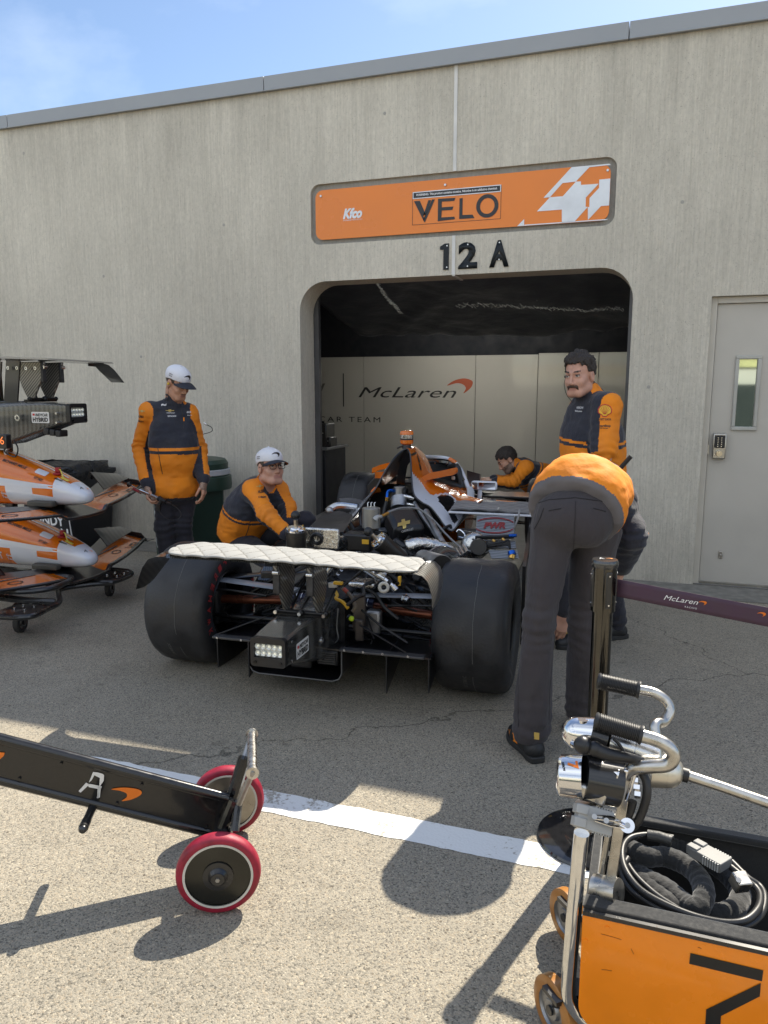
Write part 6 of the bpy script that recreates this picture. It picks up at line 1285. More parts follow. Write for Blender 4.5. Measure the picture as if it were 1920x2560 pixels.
# ---------- nose cones with front wings, on a wheeled rack ----------
cL=lambda x,y,Y: PY(x/2.911,860+y/2.911,Y); cZ=lambda x,y,z: PZ(x/2.911,860+y/2.911,z)
tip=cL(660,1095,4.25)
def nose(z0,label):
    t=thing('nose_cone',label,'nose cone',(tip.x,4.25,z0),'spare nose cones on the rack')
    def ns(X,hw,zb,zt,k=2.6,n=28):
        o=[]
        for i in range(n):
            a=2*math.pi*i/n; c,s_=math.cos(a),math.sin(a); o.append((tip.x-X,4.25+hw*math.copysign(abs(c)**(2/k),c),z0+(zb+zt)/2+(zt-zb)/2*math.copysign(abs(s_)**(2/k),s_)))
        return o
    S_=[ns(.0,.02,-.035,.0,2),ns(.012,.05,-.055,.018,2.2),ns(.05,.078,-.068,.045),ns(.12,.10,-.078,.082),ns(.22,.118,-.085,.125),ns(.38,.138,-.09,.185),ns(.6,.158,-.095,.25),ns(.9,.18,-.10,.33),ns(1.4,.2,-.10,.42)]
    m=MB().loft(S_)
    mm=[]
    for f in m.f:
        c=sum((m.v[i] for i in f),Vector())/len(f); d=tip.x-c.x; side=c.z-z0
        mm.append(1 if d<.15 or (d<.19 and abs(c.y-4.25)>.05) or (side<.01 and d<.36) or (side<.05 and .46<d<.54) else 0)
    m.m=mm; b=m.build('nose_shell',[orp,whp],t,smooth=60); bv=bvh_of([b])
    # white stripe along the top, side panel, lettering
    ft=Matrix(((0,-1,0,0),(1,0,0,0),(0,0,1,0),(0,0,0,1)))
    def F_top(d,dy): m_=Matrix(((1,0,0,tip.x-d),(0,1,0,4.25+dy),(0,0,1,z0+.9),(0,0,0,1))); return m_
    decal('top_stripe',[[(-1.0,-.012),(.17,-.006),(.17,.006),(-1.0,.012)]],F_top(.35,.0),bv,whp,t,dist=2.,off=.002,sub=.03)
    def F_side(d,z,ang=0): m_=Matrix(((1,0,0,tip.x-d),(0,0,-1,4.25-.6),(0,1,0,z0+z),(0,0,0,1))); return m_@Matrix.Rotation(ang,4,'Z')
    decal('side_band',[[(-.9,.10),(.35,-.035),(.35,-.058),(-.9,-.02)]],F_side(.55,.10,0),bv,whp,t,dist=1.3,off=.0015,sub=.03)
    decal('side_panel_graphic',[[(-.20,.035),(.03,.010),(.03,-.055),(-.20,-.055)]],F_side(.66,.0,0),bv,orp,t,dist=1.3,off=.004,sub=.03)
    dtext('lettering','GT',F_side(.70,.0,-.05),.055,.055,bv,whp,t,bold=.03,dist=1.3,off=.006,sub=.012); dtext('lettering','Greene\nTweed',F_side(.60,-.012,-.08),.075,.045,bv,whp,t,bold=.02,dist=1.3,off=.006,sub=.012)
    def F_tilt(d,dy,z,w): 
        n=Vector((.25,-.75,.62)).normalized(); X_=Vector((1,0.12,-.33)); X_=(X_-n*X_.dot(n)).normalized(); fr=frameXY(Vector((tip.x-d,4.25+dy,z0+z))+n*.15,X_,n.cross(X_)); return fr
    dtext('lettering','RICHARD MILLE',F_tilt(.55,-.09,.19,0),.20,.022,bv,blki,t,bold=.03,dist=.5,off=.003,sub=.012)
    decal('badge_plate',[rrect(-.045,-.022,.045,.022,.01,3)],F_tilt(.34,-.06,.13,0),bv,whp,t,dist=.5,off=.003,sub=.012); dtext('lettering','NTT INDY',F_tilt(.335,-.075,.11,0)@Matrix.Translation((0,-.03,0)),.07,.018,bv,blki,t,bold=.03,dist=.5,off=.004,sub=.01)
    MB().sph((tip.x-.352,4.20,z0+.165),.0,4) if False else None
    dtext('lettering','elavon',F_tilt(.21,-.05,.085,0),.062,.017,bv,blki,t,bold=.03,dist=.5,off=.003,sub=.01)
    nT=Vector((.45,-.35,.8)).normalized(); X_=Vector((.6,.8,0)); X_=(X_-nT*X_.dot(nT)).normalized(); fA_=frameXY(Vector((tip.x-.06,4.23,z0+.035))+nT*.1,X_,nT.cross(X_))
    dtext('tip_letter','A',fA_,.025,.028,bv,blki,t,bold=.01,dist=.4,off=.002,sub=.01); decal('tip_emblem',[sw(.026,0,.036,.004)],fA_,bv,orf,t,dist=.4,off=.002,sub=.008)
    # red pitot cover and yellow tag
    rp_=MB().box((tip.x-.245,4.225,z0+.165),(.035,.03,.035),rz=.3).cyl((tip.x-.245,4.215,z0+.13),(tip.x-.245,4.215,z0+.148),.028,n=14).build('red_cover',mat('red_silicone',(.30,.01,.015),.4),t,bevel=.006)
    MB().tube([(tip.x-.225,4.215,z0+.17),(tip.x-.20,4.20,z0+.165),(tip.x-.17,4.19,z0+.115),(tip.x-.14,4.185,z0+.10)],.004,6,smooth=4).build('yellow_lanyard',mat('yellow_tag',(.6,.5,.06),.5),t); MB().box((tip.x-.155,4.186,z0+.108),(.06,.018,.005),ry=.35).build('yellow_tag',MT['yellow_tag'],t)
    # front wing
    def wg(u,v):
        y=4.25+(-.95+1.9*u); s_=abs(2*u-1); xl=tip.x-.03-.26*s_**1.6; ch_=.26+.10*s_; x=xl-ch_*v; dip=.055*math.exp(-(s_/.32)**2); z=z0-.115+.055*s_**1.5+dip*0+.03*v+.045*v*v*s_ - .03*(1-v)*(1 if s_<.2 else 0)
        return (x,y,z)
    w_=MB().sheet(wg,60,14,.012); mm=[]
    for f in w_.f:
        c=sum((w_.v[i] for i in f),Vector())/len(f); s_=abs(c.y-4.25)/.95; xl=tip.x-.03-.26*s_**1.6; d=(xl-c.x)/(.26+.10*s_); mm.append(0 if .06<d<.62 and .16<s_<.97 else 1)
    w_.m=mm; wo=w_.build('front_wing',[orp,cf2],t,smooth=60); bw=bvh_of([wo])
    MB().tube([Vector(wg(u/40,0))+Vector((.002,0,-.006)) for u in range(41)],.011,8).build('leading_edge',sblk,wo)
    for s_ in (-1,1):
        y=4.25+s_*.955; MB().prism([(tip.x-.26,z0-.09),(tip.x-.33,z0-.02),(tip.x-.68,z0+.01),(tip.x-.68,z0-.09)],Matrix(((1,0,0,0),(0,0,-1,y),(0,1,0,0),(0,0,0,1))),.008).build('endplate',cf2,wo); MB().box((tip.x-.48,y+s_*.05,z0-.088),(.42,.10,.006)).build('foot_plate',cf2,wo,bevel=.002)
        def fl_(u,v,s_=s_): y_=4.25+s_*(.50+.43*u); x=tip.x-.30-.10*u-.12*v; z=z0-.060+.035*u+.13*v*(1-.75*u)+.02; return (x,y_,z)
        MB().sheet(fl_,16,6,.006).build('wing_flap',MT['carbon_ribbed'],wo,smooth=60)
        ring=[(.055*math.cos(a),.03*math.sin(a)) for a in [R(12*i) for i in range(30)]]; ring2=[(.043*math.cos(a),.021*math.sin(a)) for a in [R(12*i) for i in range(30)]]
        fr=Matrix.Translation((tip.x-.22,4.25+s_*.50,z0+.5))@Matrix.Rotation(R(90)+s_*R(12),4,'Z'); me=drape(flat([ring,ring2],Matrix.Identity(4)),fr,bw,2.,.002,.01); link('lettering',me,[blki],wo)
        fr2=Matrix.Translation((tip.x-.285,4.25+s_*.46,z0+.5))@Matrix.Rotation(R(90)+s_*R(10),4,'Z'); decal('warning_strip',[[(-.17,-.009),(.17,-.009),(.17,.009),(-.17,.009)]],fr2,bw,blki,wo,dist=2,off=.002,sub=.02); dtext('lettering','WARNING: This product contains nicotine.',fr2,.32,.009,bw,whp,wo,bold=.02,dist=2,off=.003,sub=.02)
        dtext('lettering','VEL',Matrix.Translation((tip.x-.24,4.25+s_*.74,z0+.5))@Matrix.Rotation(R(90)+s_*R(14),4,'Z'),.20,.06,bw,blki,wo,bold=.0,dist=2,off=.002,sub=.02)
    MB().box((tip.x-.30,4.11,z0-.06),(.20,.06,.04),rz=.1).build('wing_mount_cover',mat('olive_tape',(.06,.055,.045),.6),t,bevel=.01)
    return t
za=tip.z; nose(za,'upper of two orange and white racing nose cones stacked on the rack'); nose(za-.445,'lower of two orange and white racing nose cones stacked on the rack')
# rack
rk=thing('trolley_rack','low black tube framed trolley with rubber casters carrying the nose cones','trolley',(-4.3,4.2,0))
zf=.205
fr1=[cZ(0,1985,zf),cZ(120,1990,zf),cZ(240,1978,zf),cZ(350,1925,zf),cZ(430,1880,zf),cZ(425,1800,zf),cZ(470,1775,zf),cZ(640,1750,zf),cZ(800,1735,zf),cZ(900,1705,zf),cZ(955,1675,zf),cZ(930,1655,zf),cZ(800,1640,zf),cZ(600,1615,zf),cZ(440,1640,zf)]
MB().tube(fr1,.019,10,smooth=6).build('frame_tube',sblk,rk); a=fr1[0]; MB().tube([a,a+Vector((-.5,0,0))],.019,10).build('frame_tube',sblk,rk)
MB().tube([cZ(0,1800,.30),cZ(200,1800,.30),cZ(400,1770,.30),cZ(520,1705,.30),cZ(430,1690,.30),cZ(300,1700,.3)],.019,10,smooth=6).build('frame_tube',sblk,rk)
MB().tube([cZ(330,1700,.25),cZ(600,1735,.22),cZ(820,1740,.20)],.022,8).build('cross_tube',sblk,rk); MB().tube([cZ(640,1735,.2),cZ(800,1650,.2)],.02,8).build('cross_tube',sblk,rk); MB().tube([cZ(0,1840,.25),cZ(200,1870,.23),cZ(400,1880,.21)],.025,8).build('cross_tube',sblk,rk)
def poly3(pts,t,m,name,par):
    n=len(pts); vs=[tuple(p) for p in pts]+[(p[0],p[1],p[2]-t) for p in pts]; return MB().add(vs,[list(range(n)),list(range(n,2*n))[::-1]]+[(i,n+i,n+(i+1)%n,(i+1)%n) for i in range(n)]).build(name,m,par,bevel=.001)
poly3([cZ(x,y,zf+.012) for x,y in ((640,1735),(800,1650),(930,1655),(955,1680),(880,1715),(760,1735))],.008,sblk,'caster_plate',rk); poly3([cZ(x,y,zf+.012) for x,y in ((0,1935),(160,1880),(340,1905),(330,1925),(240,1970),(100,1985),(0,1980))],.008,sblk,'caster_plate',rk)
for x,y in ((780,1680),(838,1662),(905,1668),(852,1688),(105,1925),(170,1900),(248,1908),(180,1935)): p=cZ(x,y,zf+.014); MB().cyl(p,p+Vector((0,0,.006)),.008,n=10).build('bolt',chm,rk)
def caster(p,r=.065,w=.04,ang=.4,m=rubb,par=None,hubm=None,h=.19,sides=(-1,1)):
    p=Vector(p); e=Vector((math.cos(ang),math.sin(ang),0)); o=MB().lathe([(r*.62,-w/2),(r*.9,-w/2),(r,-w*.35),(r,w*.35),(r*.9,w/2),(r*.62,w/2)],frame(Vector((p.x,p.y,r)),e),28,cap=False).build('caster_wheel',m,par,smooth=40)
    MB().lathe([(.001,-w*.42),(r*.3,-w*.45),(r*.35,-w*.2),(r*.6,-w*.25),(r*.64,-w*.45),(r*.64,w*.45),(r*.6,w*.25),(r*.35,w*.2),(r*.3,w*.45),(.001,w*.42)],frame(Vector((p.x,p.y,r)),e),24).build('hub',hubm or dalu,o)
    c=Vector((p.x,p.y,r)); q=Vector((-e.y,e.x,0)); f=MB()
    for s_ in sides: f.box(c+e*s_*(w/2+.008)+q*.01+Vector((0,0,(h-r)/2-.005)),(.006,.035,h-r+.02),rz=math.atan2(e.y,e.x))
    f.box((c.x+q.x*.015,c.y+q.y*.015,h-.006),(w+.03,.06,.012),rz=math.atan2(e.y,e.x)); f.cyl(c-e*(w/2+.018),c+e*(w/2+.004),.012,n=10); f.build('fork',sblk,o); return o
caster((-3.87,3.76,0),par=rk,ang=.25); caster((-3.90,4.68,0),par=rk,ang=.35); caster((-4.50,4.70,0),par=rk,ang=.5); caster((-5.0,3.7,0),par=rk)
MB().box((-4.42,4.30,.78),(.07,.055,.95)).build('upright_post',sblk,rk,bevel=.006); MB().box((-5.1,4.30,.7),(.07,.055,1.2)).build('upright_post',sblk,rk,bevel=.006); MB().box((-4.75,4.3,.24),(.9,.05,.05)).build('cross_bar',sblk,rk); MB().box((-4.75,4.3,1.22),(.8,.06,.05)).build('cross_bar',sblk,rk)
MB().tube([cL(100,700,4.1),cL(130,760,4.1),cL(110,820,4.1),cL(40,790,4.1),cL(30,750,4.1)],.005,6,smooth=5).build('loose_cable',hosem,rk)
MB().box(cL(45,800,4.2),(.02,.02,.18)).box(cL(20,760,4.2),(.10,.02,.02)).build('bracket',dalu,rk)
ds=thing('number_display','small dark display box with an orange digit under the rear wing assembly','display',tuple(cL(15,710,3.95)))
MB().box(cL(5,708,3.95),(.14,.05,.095)).build('display_case',sblk,ds,bevel=.006); p=cL(17,702,3.92); text('digit','6',FY(p.x,p.z,3.917),.032,.052,mat('orange_digit',(.9,.22,.05),.4,var=0,emit=.5),ds)
# rear wing assembly: copy of the car's own rear end
tw=thing('rear_wing_assembly','spare black rear wing and crash structure with clear rain light on the rack','rear wing',(-4.2,4.3,1.2))
D_=Matrix(((0,-1,0,-3.79-.86),(1,0,0,4.30+.035),(0,0,1,1.0),(0,0,0,1)))@CMi
cs_copy=None
for o in [x for x in bpy.data.objects if x.parent==car and x.name.split('.')[0] in ('crash_structure','rear_wing','wing_tip','wing_pylon','wing_linkage','link_rod') and x.name!='wing_tip']:
    def cpt(o_,par,top):
        c=o_.copy(); col.objects.link(c); c.parent=par
        if top: c.matrix_parent_inverse=wm(tw).inverted(); c.matrix_basis=D_
        for ch in [x for x in bpy.data.objects if x.parent==o_ and not x.name.startswith('sticker')]: cpt(ch,c,False)
        return c
    k=cpt(o,tw,True)
    if o.name.startswith('crash_structure'): cs_copy=k
    if o.name.startswith('wing_tip'): k.data=k.data.copy(); k.data.materials.clear(); k.data.materials.append(cf2)
MB().loft([[cL(a,b,4.86),cL(a,b,4.88),cL(c,d,4.88+e_),cL(c,d,4.86+e_)] for a,b,c,d,e_ in ((640,134,640,160,.0),(690,138,695,166,.02),(745,141,722,196,.06),(790,152,757,228,.10),(830,186,788,258,.13),(868,232,806,276,.15),(905,281,817,280,.16))]).build('wing_tip',cf2,tw,smooth=60)
bcs=bvh_of([cs_copy]); D0=D_@CM
fs=Matrix(((1,0,0,-4.0),(0,0,-1,4.0),(0,1,0,1.392),(0,0,0,1)))
decal('sticker',[rrect(-.072,-.038,.072,.038,.008,3)],fs,bcs,stw,cs_copy,dist=1,off=.0015,sub=.01); dtext('sticker_text','INDYCAR',fs@Matrix.Translation((.012,.017,0)),.100,.021,bcs,blki,cs_copy,bold=.03,shear=.15,dist=1,off=.003,sub=.01)
dtext('sticker_text','HYBRID',fs@Matrix.Translation((0,-.015,0)),.124,.030,bcs,blki,cs_copy,bold=.04,dist=1,off=.003,sub=.01); decal('sticker_flag',[[(-.062,.012),(-.044,.012),(-.044,.026),(-.062,.026)]],fs,bcs,redi,cs_copy,dist=1,off=.003,sub=.01)
p=cL(122,538,4.16); MB().lathe([(.011,0),(.011,.006),(.022,.006),(.022,0)],frame((p.x,4.168,p.z),(0,-1,0)),20,cap=False).build('jack_socket',alu,cs_copy); 
for x,y in ((410,505),(413,573)): p=cL(x,y,4.19); MB().cyl((p.x,4.21,p.z),(p.x,4.185,p.z),.008,n=12).build('bolt',alu,cs_copy)
for k in range(3): MB().box((-3.93+.05*k-.03,4.24,1.295-.006*k),(.04,.08,.045)).build('mount_lug',blk,cs_copy,bevel=.006)
for x,y in ((83,175),(148,175),(214,178),(280,177)):
    p=cL(x,y,4.24); MB().lathe([(.006,0),(.006,.005),(.012,.005),(.012,0)],frame((p.x,4.212,p.z),(0,-1,0)),14,cap=False).build('ring_fastener',alu,tw)
MB().box((-4.44,4.24,1.64),(.15,.012,.30),ry=R(10)).build('pylon_plate',cf2,tw); MB().box((-4.26,4.24,1.64),(.12,.012,.30),ry=R(10)).build('pylon_plate',cf2,tw)
MB().box((-4.35,4.26,1.487),(.34,.05,.03)).build('pylon_base',sblk,tw,bevel=.006)
# ---------- bins ----------
bagm=mat('black_bin_bag',(.012,.012,.015),.28,var=.2,bump=1.,bs=22); bing=mat('dark_green_bin',(.012,.035,.024),.45,var=.15); binb=mat('black_bin_body',(.012,.013,.017),.5,var=.15)
def binbody(t,cx,cy,w0,w1,h,ang,m,name='bin_body'):
    def sq(w,z): 
        return [(cx+x*math.cos(ang)-y*math.sin(ang),cy+x*math.sin(ang)+y*math.cos(ang),z) for x,y in rrect(-w/2,-w/2,w/2,w/2,.05,4)]
    return MB().loft([sq(w0,0),sq(w0+.01,.02),sq(w1,h-.05),sq(w1+.03,h-.04),sq(w1+.03,h)]).build(name,m,t,smooth=40)
b1=thing('waste_bin','square black litter bin with crumpled black bag and KEEP INDY CLEAN in white','litter bin',(-5.55,6.12,0))
an=R(-3); bb=binbody(b1,-5.57,6.16,.56,.66,.78,an,binb)
def bag(u,v):
    a=2*math.pi*u; r=(.315+.035*math.sin(math.pi*min(1,v*1.3)))/max(abs(math.cos(a)),abs(math.sin(a)))**.8; r=min(r,.40)+.018*noise.noise((a*4,v*3,2))+.008*noise.noise((a*14,v*5,2)); z=.80-.17*v+.04*(1-v)*math.sin(a*2+1)*.4+.01*noise.noise((a*5,v*2,7)); x=r*math.cos(a);y=r*math.sin(a)
    return (-5.57+x*math.cos(an)-y*math.sin(an),6.14+x*math.sin(an)+y*math.cos(an),z+.05*(1-v))
MB().sheet(bag,90,12,.004).build('bin_bag',bagm,b1,smooth=180)
def bag2(u,v):
    a=2*math.pi*u; r=.33*(1-v)+.02*noise.noise((a*3,v*4,5)); return (-5.57+r*math.cos(a),6.14+r*math.sin(a),.84-.12*v+.02*noise.noise((a*2,v*4,9)))
MB().sheet(bag2,60,10).build('bin_bag_mouth',bagm,b1,smooth=180)
bvn=bvh_of([bb]); n_=Vector((math.sin(an),-math.cos(an),.0)); X_=Vector((math.cos(an),math.sin(an),0)); 
pb=cL(372,1285,5.85); fr=frameXY(Vector((pb.x,5.84,pb.z))+n_*.3,X_,Vector((0,0,1)))
dtext('lettering','KEEP\nINDY\nCLEAN',fr,.40,.34,bvn,wht,bb,bold=.03,line=.92,dist=1.3,off=.003,sub=.05)
E1=rrect(-.225,-.205,.225,.24,.05); E2=rrect(-.217,-.197,.217,.232,.045); me=drape(flat([E1,E2],Matrix.Identity(4)),fr,bvn,1.3,.003,.05); link('border_line',me,[wht],bb)
b2=thing('recycling_bin','dark green recycling bin with domed lid and white lettering behind the standing person','recycling bin',(-4.05,6.1,0))
an=R(-38); bb=binbody(b2,-4.09,6.06,.50,.54,.74,an,bing)
MB().lathe([(.30,.66),(.305,.70),(.30,.78),(.27,.80),(.27,.84),(.275,.90),(.25,.935),(.18,.95),(.001,.955)],Matrix.Translation((-4.0,6.12,0)),36,cap=False).build('bin_lid',mat('green_lid',(.022,.052,.036),.4),b2,smooth=40)
MB().lathe([(.286,.795),(.292,.80),(.290,.845),(.28,.85)],Matrix.Translation((-4.0,6.12,0)),36,cap=False).build('white_liner',mat('white_liner',(.45,.46,.47),.6,bump=.6,bs=40),b2)
bvn=bvh_of([bb]); n_=Vector((math.sin(an),-math.cos(an),.0)); X_=Vector((math.cos(an),math.sin(an),0)); fr=frameXY(Vector((-4.09,6.06,.34))+n_*.6,X_,Vector((0,0,1)))
dtext('lettering','RECYCLE\nINDY',fr,.36,.22,bvn,wht,bb,bold=.03,line=.95,dist=1.3,off=.003,sub=.05)
E1=rrect(-.19,-.25,.19,.28,.04); E2=rrect(-.182,-.242,.182,.272,.035); me=drape(flat([E1,E2],Matrix.Identity(4)),fr,bvn,1.3,.003,.05); link('border_line',me,[wht],bb)
p=cA(705,935,6.05); bt=thing('spray_bottle','pale grey squeeze bottle with thin bent hoses standing on the green bin','bottle',(p[0],6.05,.93))
zb=.925; MB().lathe([(.036,0),(.040,.006),(.040,.11),(.036,.13),(.018,.152),(.015,.165),(.013,.168),(.013,.185),(.001,.185)],Matrix.Translation((p[0],6.02,zb)),24).build('bottle_body',mat('pale_plastic',(.42,.44,.46),.35),bt,smooth=40)
p0=Vector((p[0]-.005,6.02,zb+.18)); MB().tube([p0,p0+Vector((0,0,.05)),p0+Vector((.02,0,.07)),p0+Vector((.08,0,.085)),p0+Vector((.115,0,.105)),p0+Vector((.105,0,.135)),p0+Vector((.06,0,.155))],.0035,6,smooth=6).build('thin_hose',blkm,bt); MB().cyl(p0+Vector((.06,0,.155)),p0+Vector((.03,0,.175)),.009,n=10).build('hose_fitting',alu,bt)
MB().tube([p0,p0+Vector((.01,0,.06)),p0+Vector((-.005,0,.13))],.003,6).cyl(p0+Vector((-.005,0,.12)),p0+Vector((-.008,0,.165)),.009,n=10).build('spray_stem',alu,bt)
# ---------- bench inside the bay ----------
wb=thing('workbench','dark cabinet with grey top inside the bay at its left','cabinet',(-4.1,8.1,0))
MB().box((-4.32,8.1,.45),(1.75,.6,.9)).build('cabinet_body',mat('dark_cabinet',(.012,.014,.02),.4),wb,bevel=.004); MB().box((-4.31,8.1,.915),(1.80,.64,.03)).build('bench_top',mat('bench_top_grey',(.16,.16,.155),.4),wb,bevel=.004)
for a_,sz,lb,lo in ((175,(.24,.25,.26),'black hard case standing on the cabinet, the taller of two','tool_case'),(215,(.17,.2,.11),'flat black case on the cabinet, the smaller of two','tool_case')):
    p=PY(740+a_/2.765,1040+200/2.765,8.0); h=sz[2]; cas=thing(lo,lb,'case',(p.x,8.0,.93)); MB().box((p.x,8.0,.931+h/2),sz).build('case_body',sblk,cas,bevel=.01); MB().box((p.x,8.0-sz[1]/2-.004,.931+h*.6),(sz[0]*.7,.008,.01)).build('case_trim',dalu,cas); MB().box((p.x,8.0,.931+h+.012),(.08,.02,.02)).build('handle',blk,cas,bevel=.004)
# ---------- jack dolly in the foreground ----------
k2=lambda x,y,Y: PY(x/2.183,1780+y/2.183,Y)
e=Vector((math.sin(R(27)),-math.cos(R(27)),0)); 
jk=thing('jack_dolly','long glossy black wheeled dolly with white letter A and red rimmed wheels','dolly',(-1.28,2.0,0))
TR,TL,BR,BL=k2(1245,470,2.02),k2(0,145,1.69),k2(1195,668,2.02),k2(0,385,1.69)
ext=lambda a,b,k: b+(b-a)*k
TL2=ext(TR,TL,1.0); BL2=TL2+(BR-TR)*1.0; BL=TL+(BR-TR)
gl=mat('gloss_black_dolly',(.008,.008,.009),.22,var=.3,vs=30,coat=.35,bump=.04,bs=30)
MB().tube([TR,TL2],.017,14).build('top_rail',gl,jk); MB().tube([BR,BL2],.017,14).build('bottom_rail',gl,jk)
nb=(TL2-TR).cross(BR-TR).normalized(); nb=nb if nb.y<0 else -nb
M_=frameXY(TR,(TL2-TR),(TR-BR)) 
pan=MB().add([TR+nb*.006,TL2+nb*.006,BL2+nb*.006,BR+nb*.006,TR-nb*.006,TL2-nb*.006,BL2-nb*.006,BR-nb*.006],[(0,1,2,3),(7,6,5,4),(0,3,7,4),(1,5,6,2)]).build('side_panel',gl,jk,smooth=None)
def onpan(x,y,off=.0075):
    d=Vector(ray(x/2.183,1780+y/2.183)); o_=Vector((0,0,CH)); q=TR+nb*off; t=(q-o_).dot(nb)/d.dot(nb); return o_+d*t
def pmark(name,loops,m,off=.0085):
    for lp in loops: MB().add([onpan(x,y,off) for x,y in lp],[list(range(len(lp)))]).build(name,m,pan,smooth=None,fix=False)
pmark('letter_a',[[(485,385),(508,327),(535,330),(562,338),(568,345),(566,375),(548,402),(538,470),(528,470),(542,400),(545,360),(515,345),(500,372)],[(470,385),(488,395),(440,440),(428,432)],[(478,398),(490,392),(556,406),(552,416),(538,420),(485,410)],[(534,405),(550,405),(545,466),(530,470)]],mat('white_decal',(.7,.7,.7),.4,var=0))
pmark('emblem',[spline2([(607,422),(655,413),(710,414),(760,424),(774,440),(760,458),(715,478),(664,486),(690,466),(690,445),(655,430)],4)],mat('orange_decal',(.72,.17,.01),.4,var=0)); pmark('emblem',[[(-20,218),(26,222),(20,240),(0,258),(-20,262)]],MT['orange_decal'])
for x,y in ((336,278),(108,360),(775,393),(640,495),(1178,497),(1128,625),(1180,640)): p=onpan(x,y,.006); MB().lathe([(.001,.006),(.004,.006),(.005,.003),(.005,0)],frame(p,nb),10).build('rivet',gl,pan)
# peg through the lower rail
pc=BR+(BL-BR)*.575-Vector((0,0,.012)); pg=MB().cyl(pc-e*.16,pc+e*.13,.0135,n=16).sph(pc+e*.13,.0135,12).sph(pc-e*.16,.0135,12).build('peg',sblk,jk); MB().cyl(pc+e*.085,pc+e*.125,.0148,n=16).build('peg_cap',rub,pg)
redt=mat('red_urethane',(.26,.008,.028),.5,var=.35,vs=25,bump=.15,bs=60); whr=mat('wheel_white_ring',(.55,.53,.48),.4)
rw=.129
def rwheel(c,name):
    c=Vector(c); o=MB().lathe([(rw-.024,-.022),(rw-.010,-.024),(rw-.002,-.014),(rw,0),(rw-.002,.014),(rw-.010,.024),(rw-.024,.022)],frame(c,e),64,cap=False).build('dolly_wheel',redt,jk,smooth=180)
    MB().lathe([(rw-.03,-.023),(rw-.023,-.0235),(rw-.023,.0235),(rw-.03,.023)],frame(c,e),64,cap=False).build('rim_ring',whr,o)
    MB().lathe([(.001,-.018),(rw-.03,-.018),(rw-.029,-.012),(rw-.029,.012),(rw-.03,.018),(.001,.018)],frame(c,e),64).build('wheel_disc',mat('dark_anodised_disc',(.055,.055,.05),.22,metal=.9,var=.15,vs=8) if name else mat('brushed_disc',(.36,.34,.31),.3,metal=1,var=.3,vs=12),o,smooth=40)
    MB().lathe([(.044,.016),(.046,.020),(.046,.023),(.030,.024),(.028,.028),(.022,.033),(.020,.038),(.001,.038)],frame(c,e),36).build('hub_cap',sblk,o,smooth=40); MB().lathe([(.007,.038),(.007,.042),(.001,.042)],frame(c,e),6).build('axle_nut',dalu,o); return o
wn=Vector((-1.185,1.835,rw)); wf_=wn-e*.42
rwheel(wn,1); rwheel(wf_,0)
MB().cyl(wn-e*.02,wf_+e*.02,.016,n=14).build('axle',gl,jk)
hn,hf=k2(1378,330,1.975),k2(1375,122,2.19)
MB().cyl(hn,hf,.0165,n=22).cyl(hn,hn+(hn-hf).normalized()*.006,.021,n=22).cyl(hf,hf+(hf-hn).normalized()*.006,.021,n=22).build('roller_bar',mat('scratched_steel',(.55,.54,.51),.28,metal=1,var=.25,vs=60),jk)
MB().cyl(hn+(hn-hf).normalized()*.006,hn+(hn-hf).normalized()*.010,.007,n=12).build('screw',dalu,jk)
for a_,b_,w_ in ((k2(1265,470,2.06),k2(1335,250,2.10),.022),(k2(1280,650,1.98),k2(1300,480,2.03),.016),(k2(1200,665,1.98),k2(1275,480,2.02),.020)): MB().tube([a_,b_],w_,10).build('fork_tube',gl,jk)
MB().tube([hf,k2(1330,260,2.12)],.010,8).tube([hn,k2(1305,500,2.0)],.010,8).build('bar_bracket',dalu,jk)
MB().box(((wn+wf_)/2+Vector((0,0,.02))),(.06,.20,.06),rz=R(27)).build('axle_block',gl,jk,bevel=.01)
# ---------- stanchion with belt ----------
sx,sy=-.128,2.60
st=thing('barrier_post','dark polished barrier post with round base and purple retractable belt','barrier post',(sx,sy,0),'barrier posts')
dch=mat('black_chrome',(.09,.085,.075),.10,metal=1,var=.1,vs=20)
MB().lathe([(.19,0),(.192,.006),(.188,.014),(.17,.020),(.10,.028),(.05,.032),(.045,.035),(.001,.035)],Matrix.Translation((sx,sy,0)),72).build('base',mat('gloss_black_base',(.012,.012,.013),.12,var=.3,vs=40,coat=.8),st,smooth=40)
MB().lathe([(.034,.03),(.034,.85),(.0405,.852),(.0405,1.005)],Matrix.Translation((sx,sy,0)),48).build('post',dch,st,smooth=40)
for k in range(4):
    a=R(-75+90*k+12); c=Vector((sx+.0405*math.cos(a),sy+.0405*math.sin(a),.93)); pl4=MB().box(c,(.006,.020,.125),rz=a).build('belt_slot_plate',sblk,st,bevel=.003)
    for dz in (-.05,.05): q=c+Vector((math.cos(a)*.003,math.sin(a)*.003,dz)); MB().cyl(q,q+Vector((math.cos(a)*.003,math.sin(a)*.003,0)),.003,n=8).build('screw',chm,pl4)
tc_=MB().lathe([(.043,1.003),(.0445,1.008),(.0445,1.022),(.041,1.029),(.001,1.030)],Matrix.Translation((sx,sy,0)),48).build('top_cap',mat('cap_plate',(.10,.10,.10),.2,metal=.8),st,smooth=40)
text('cap_letter','A',frameXY((sx-.012,sy,1.0315),(.943,.332,0),(-.332,.943,0)),.018,.02,stw,tc_); link('cap_emblem',flat([sw(.024)],frameXY((sx+.014,sy+.004,1.0315),(.943,.332,0),(-.332,.943,0))),[orf],tc_)
bA=Vector((sx+.043,sy-.005,.935)); bB=Vector((1.45,2.27,.90))
def belt(u,v): p=bA.lerp(bB,u); return (p.x,p.y+.004*math.sin(u*9),p.z-.020*math.sin(math.pi*u)*1.2-.030+.06*v)
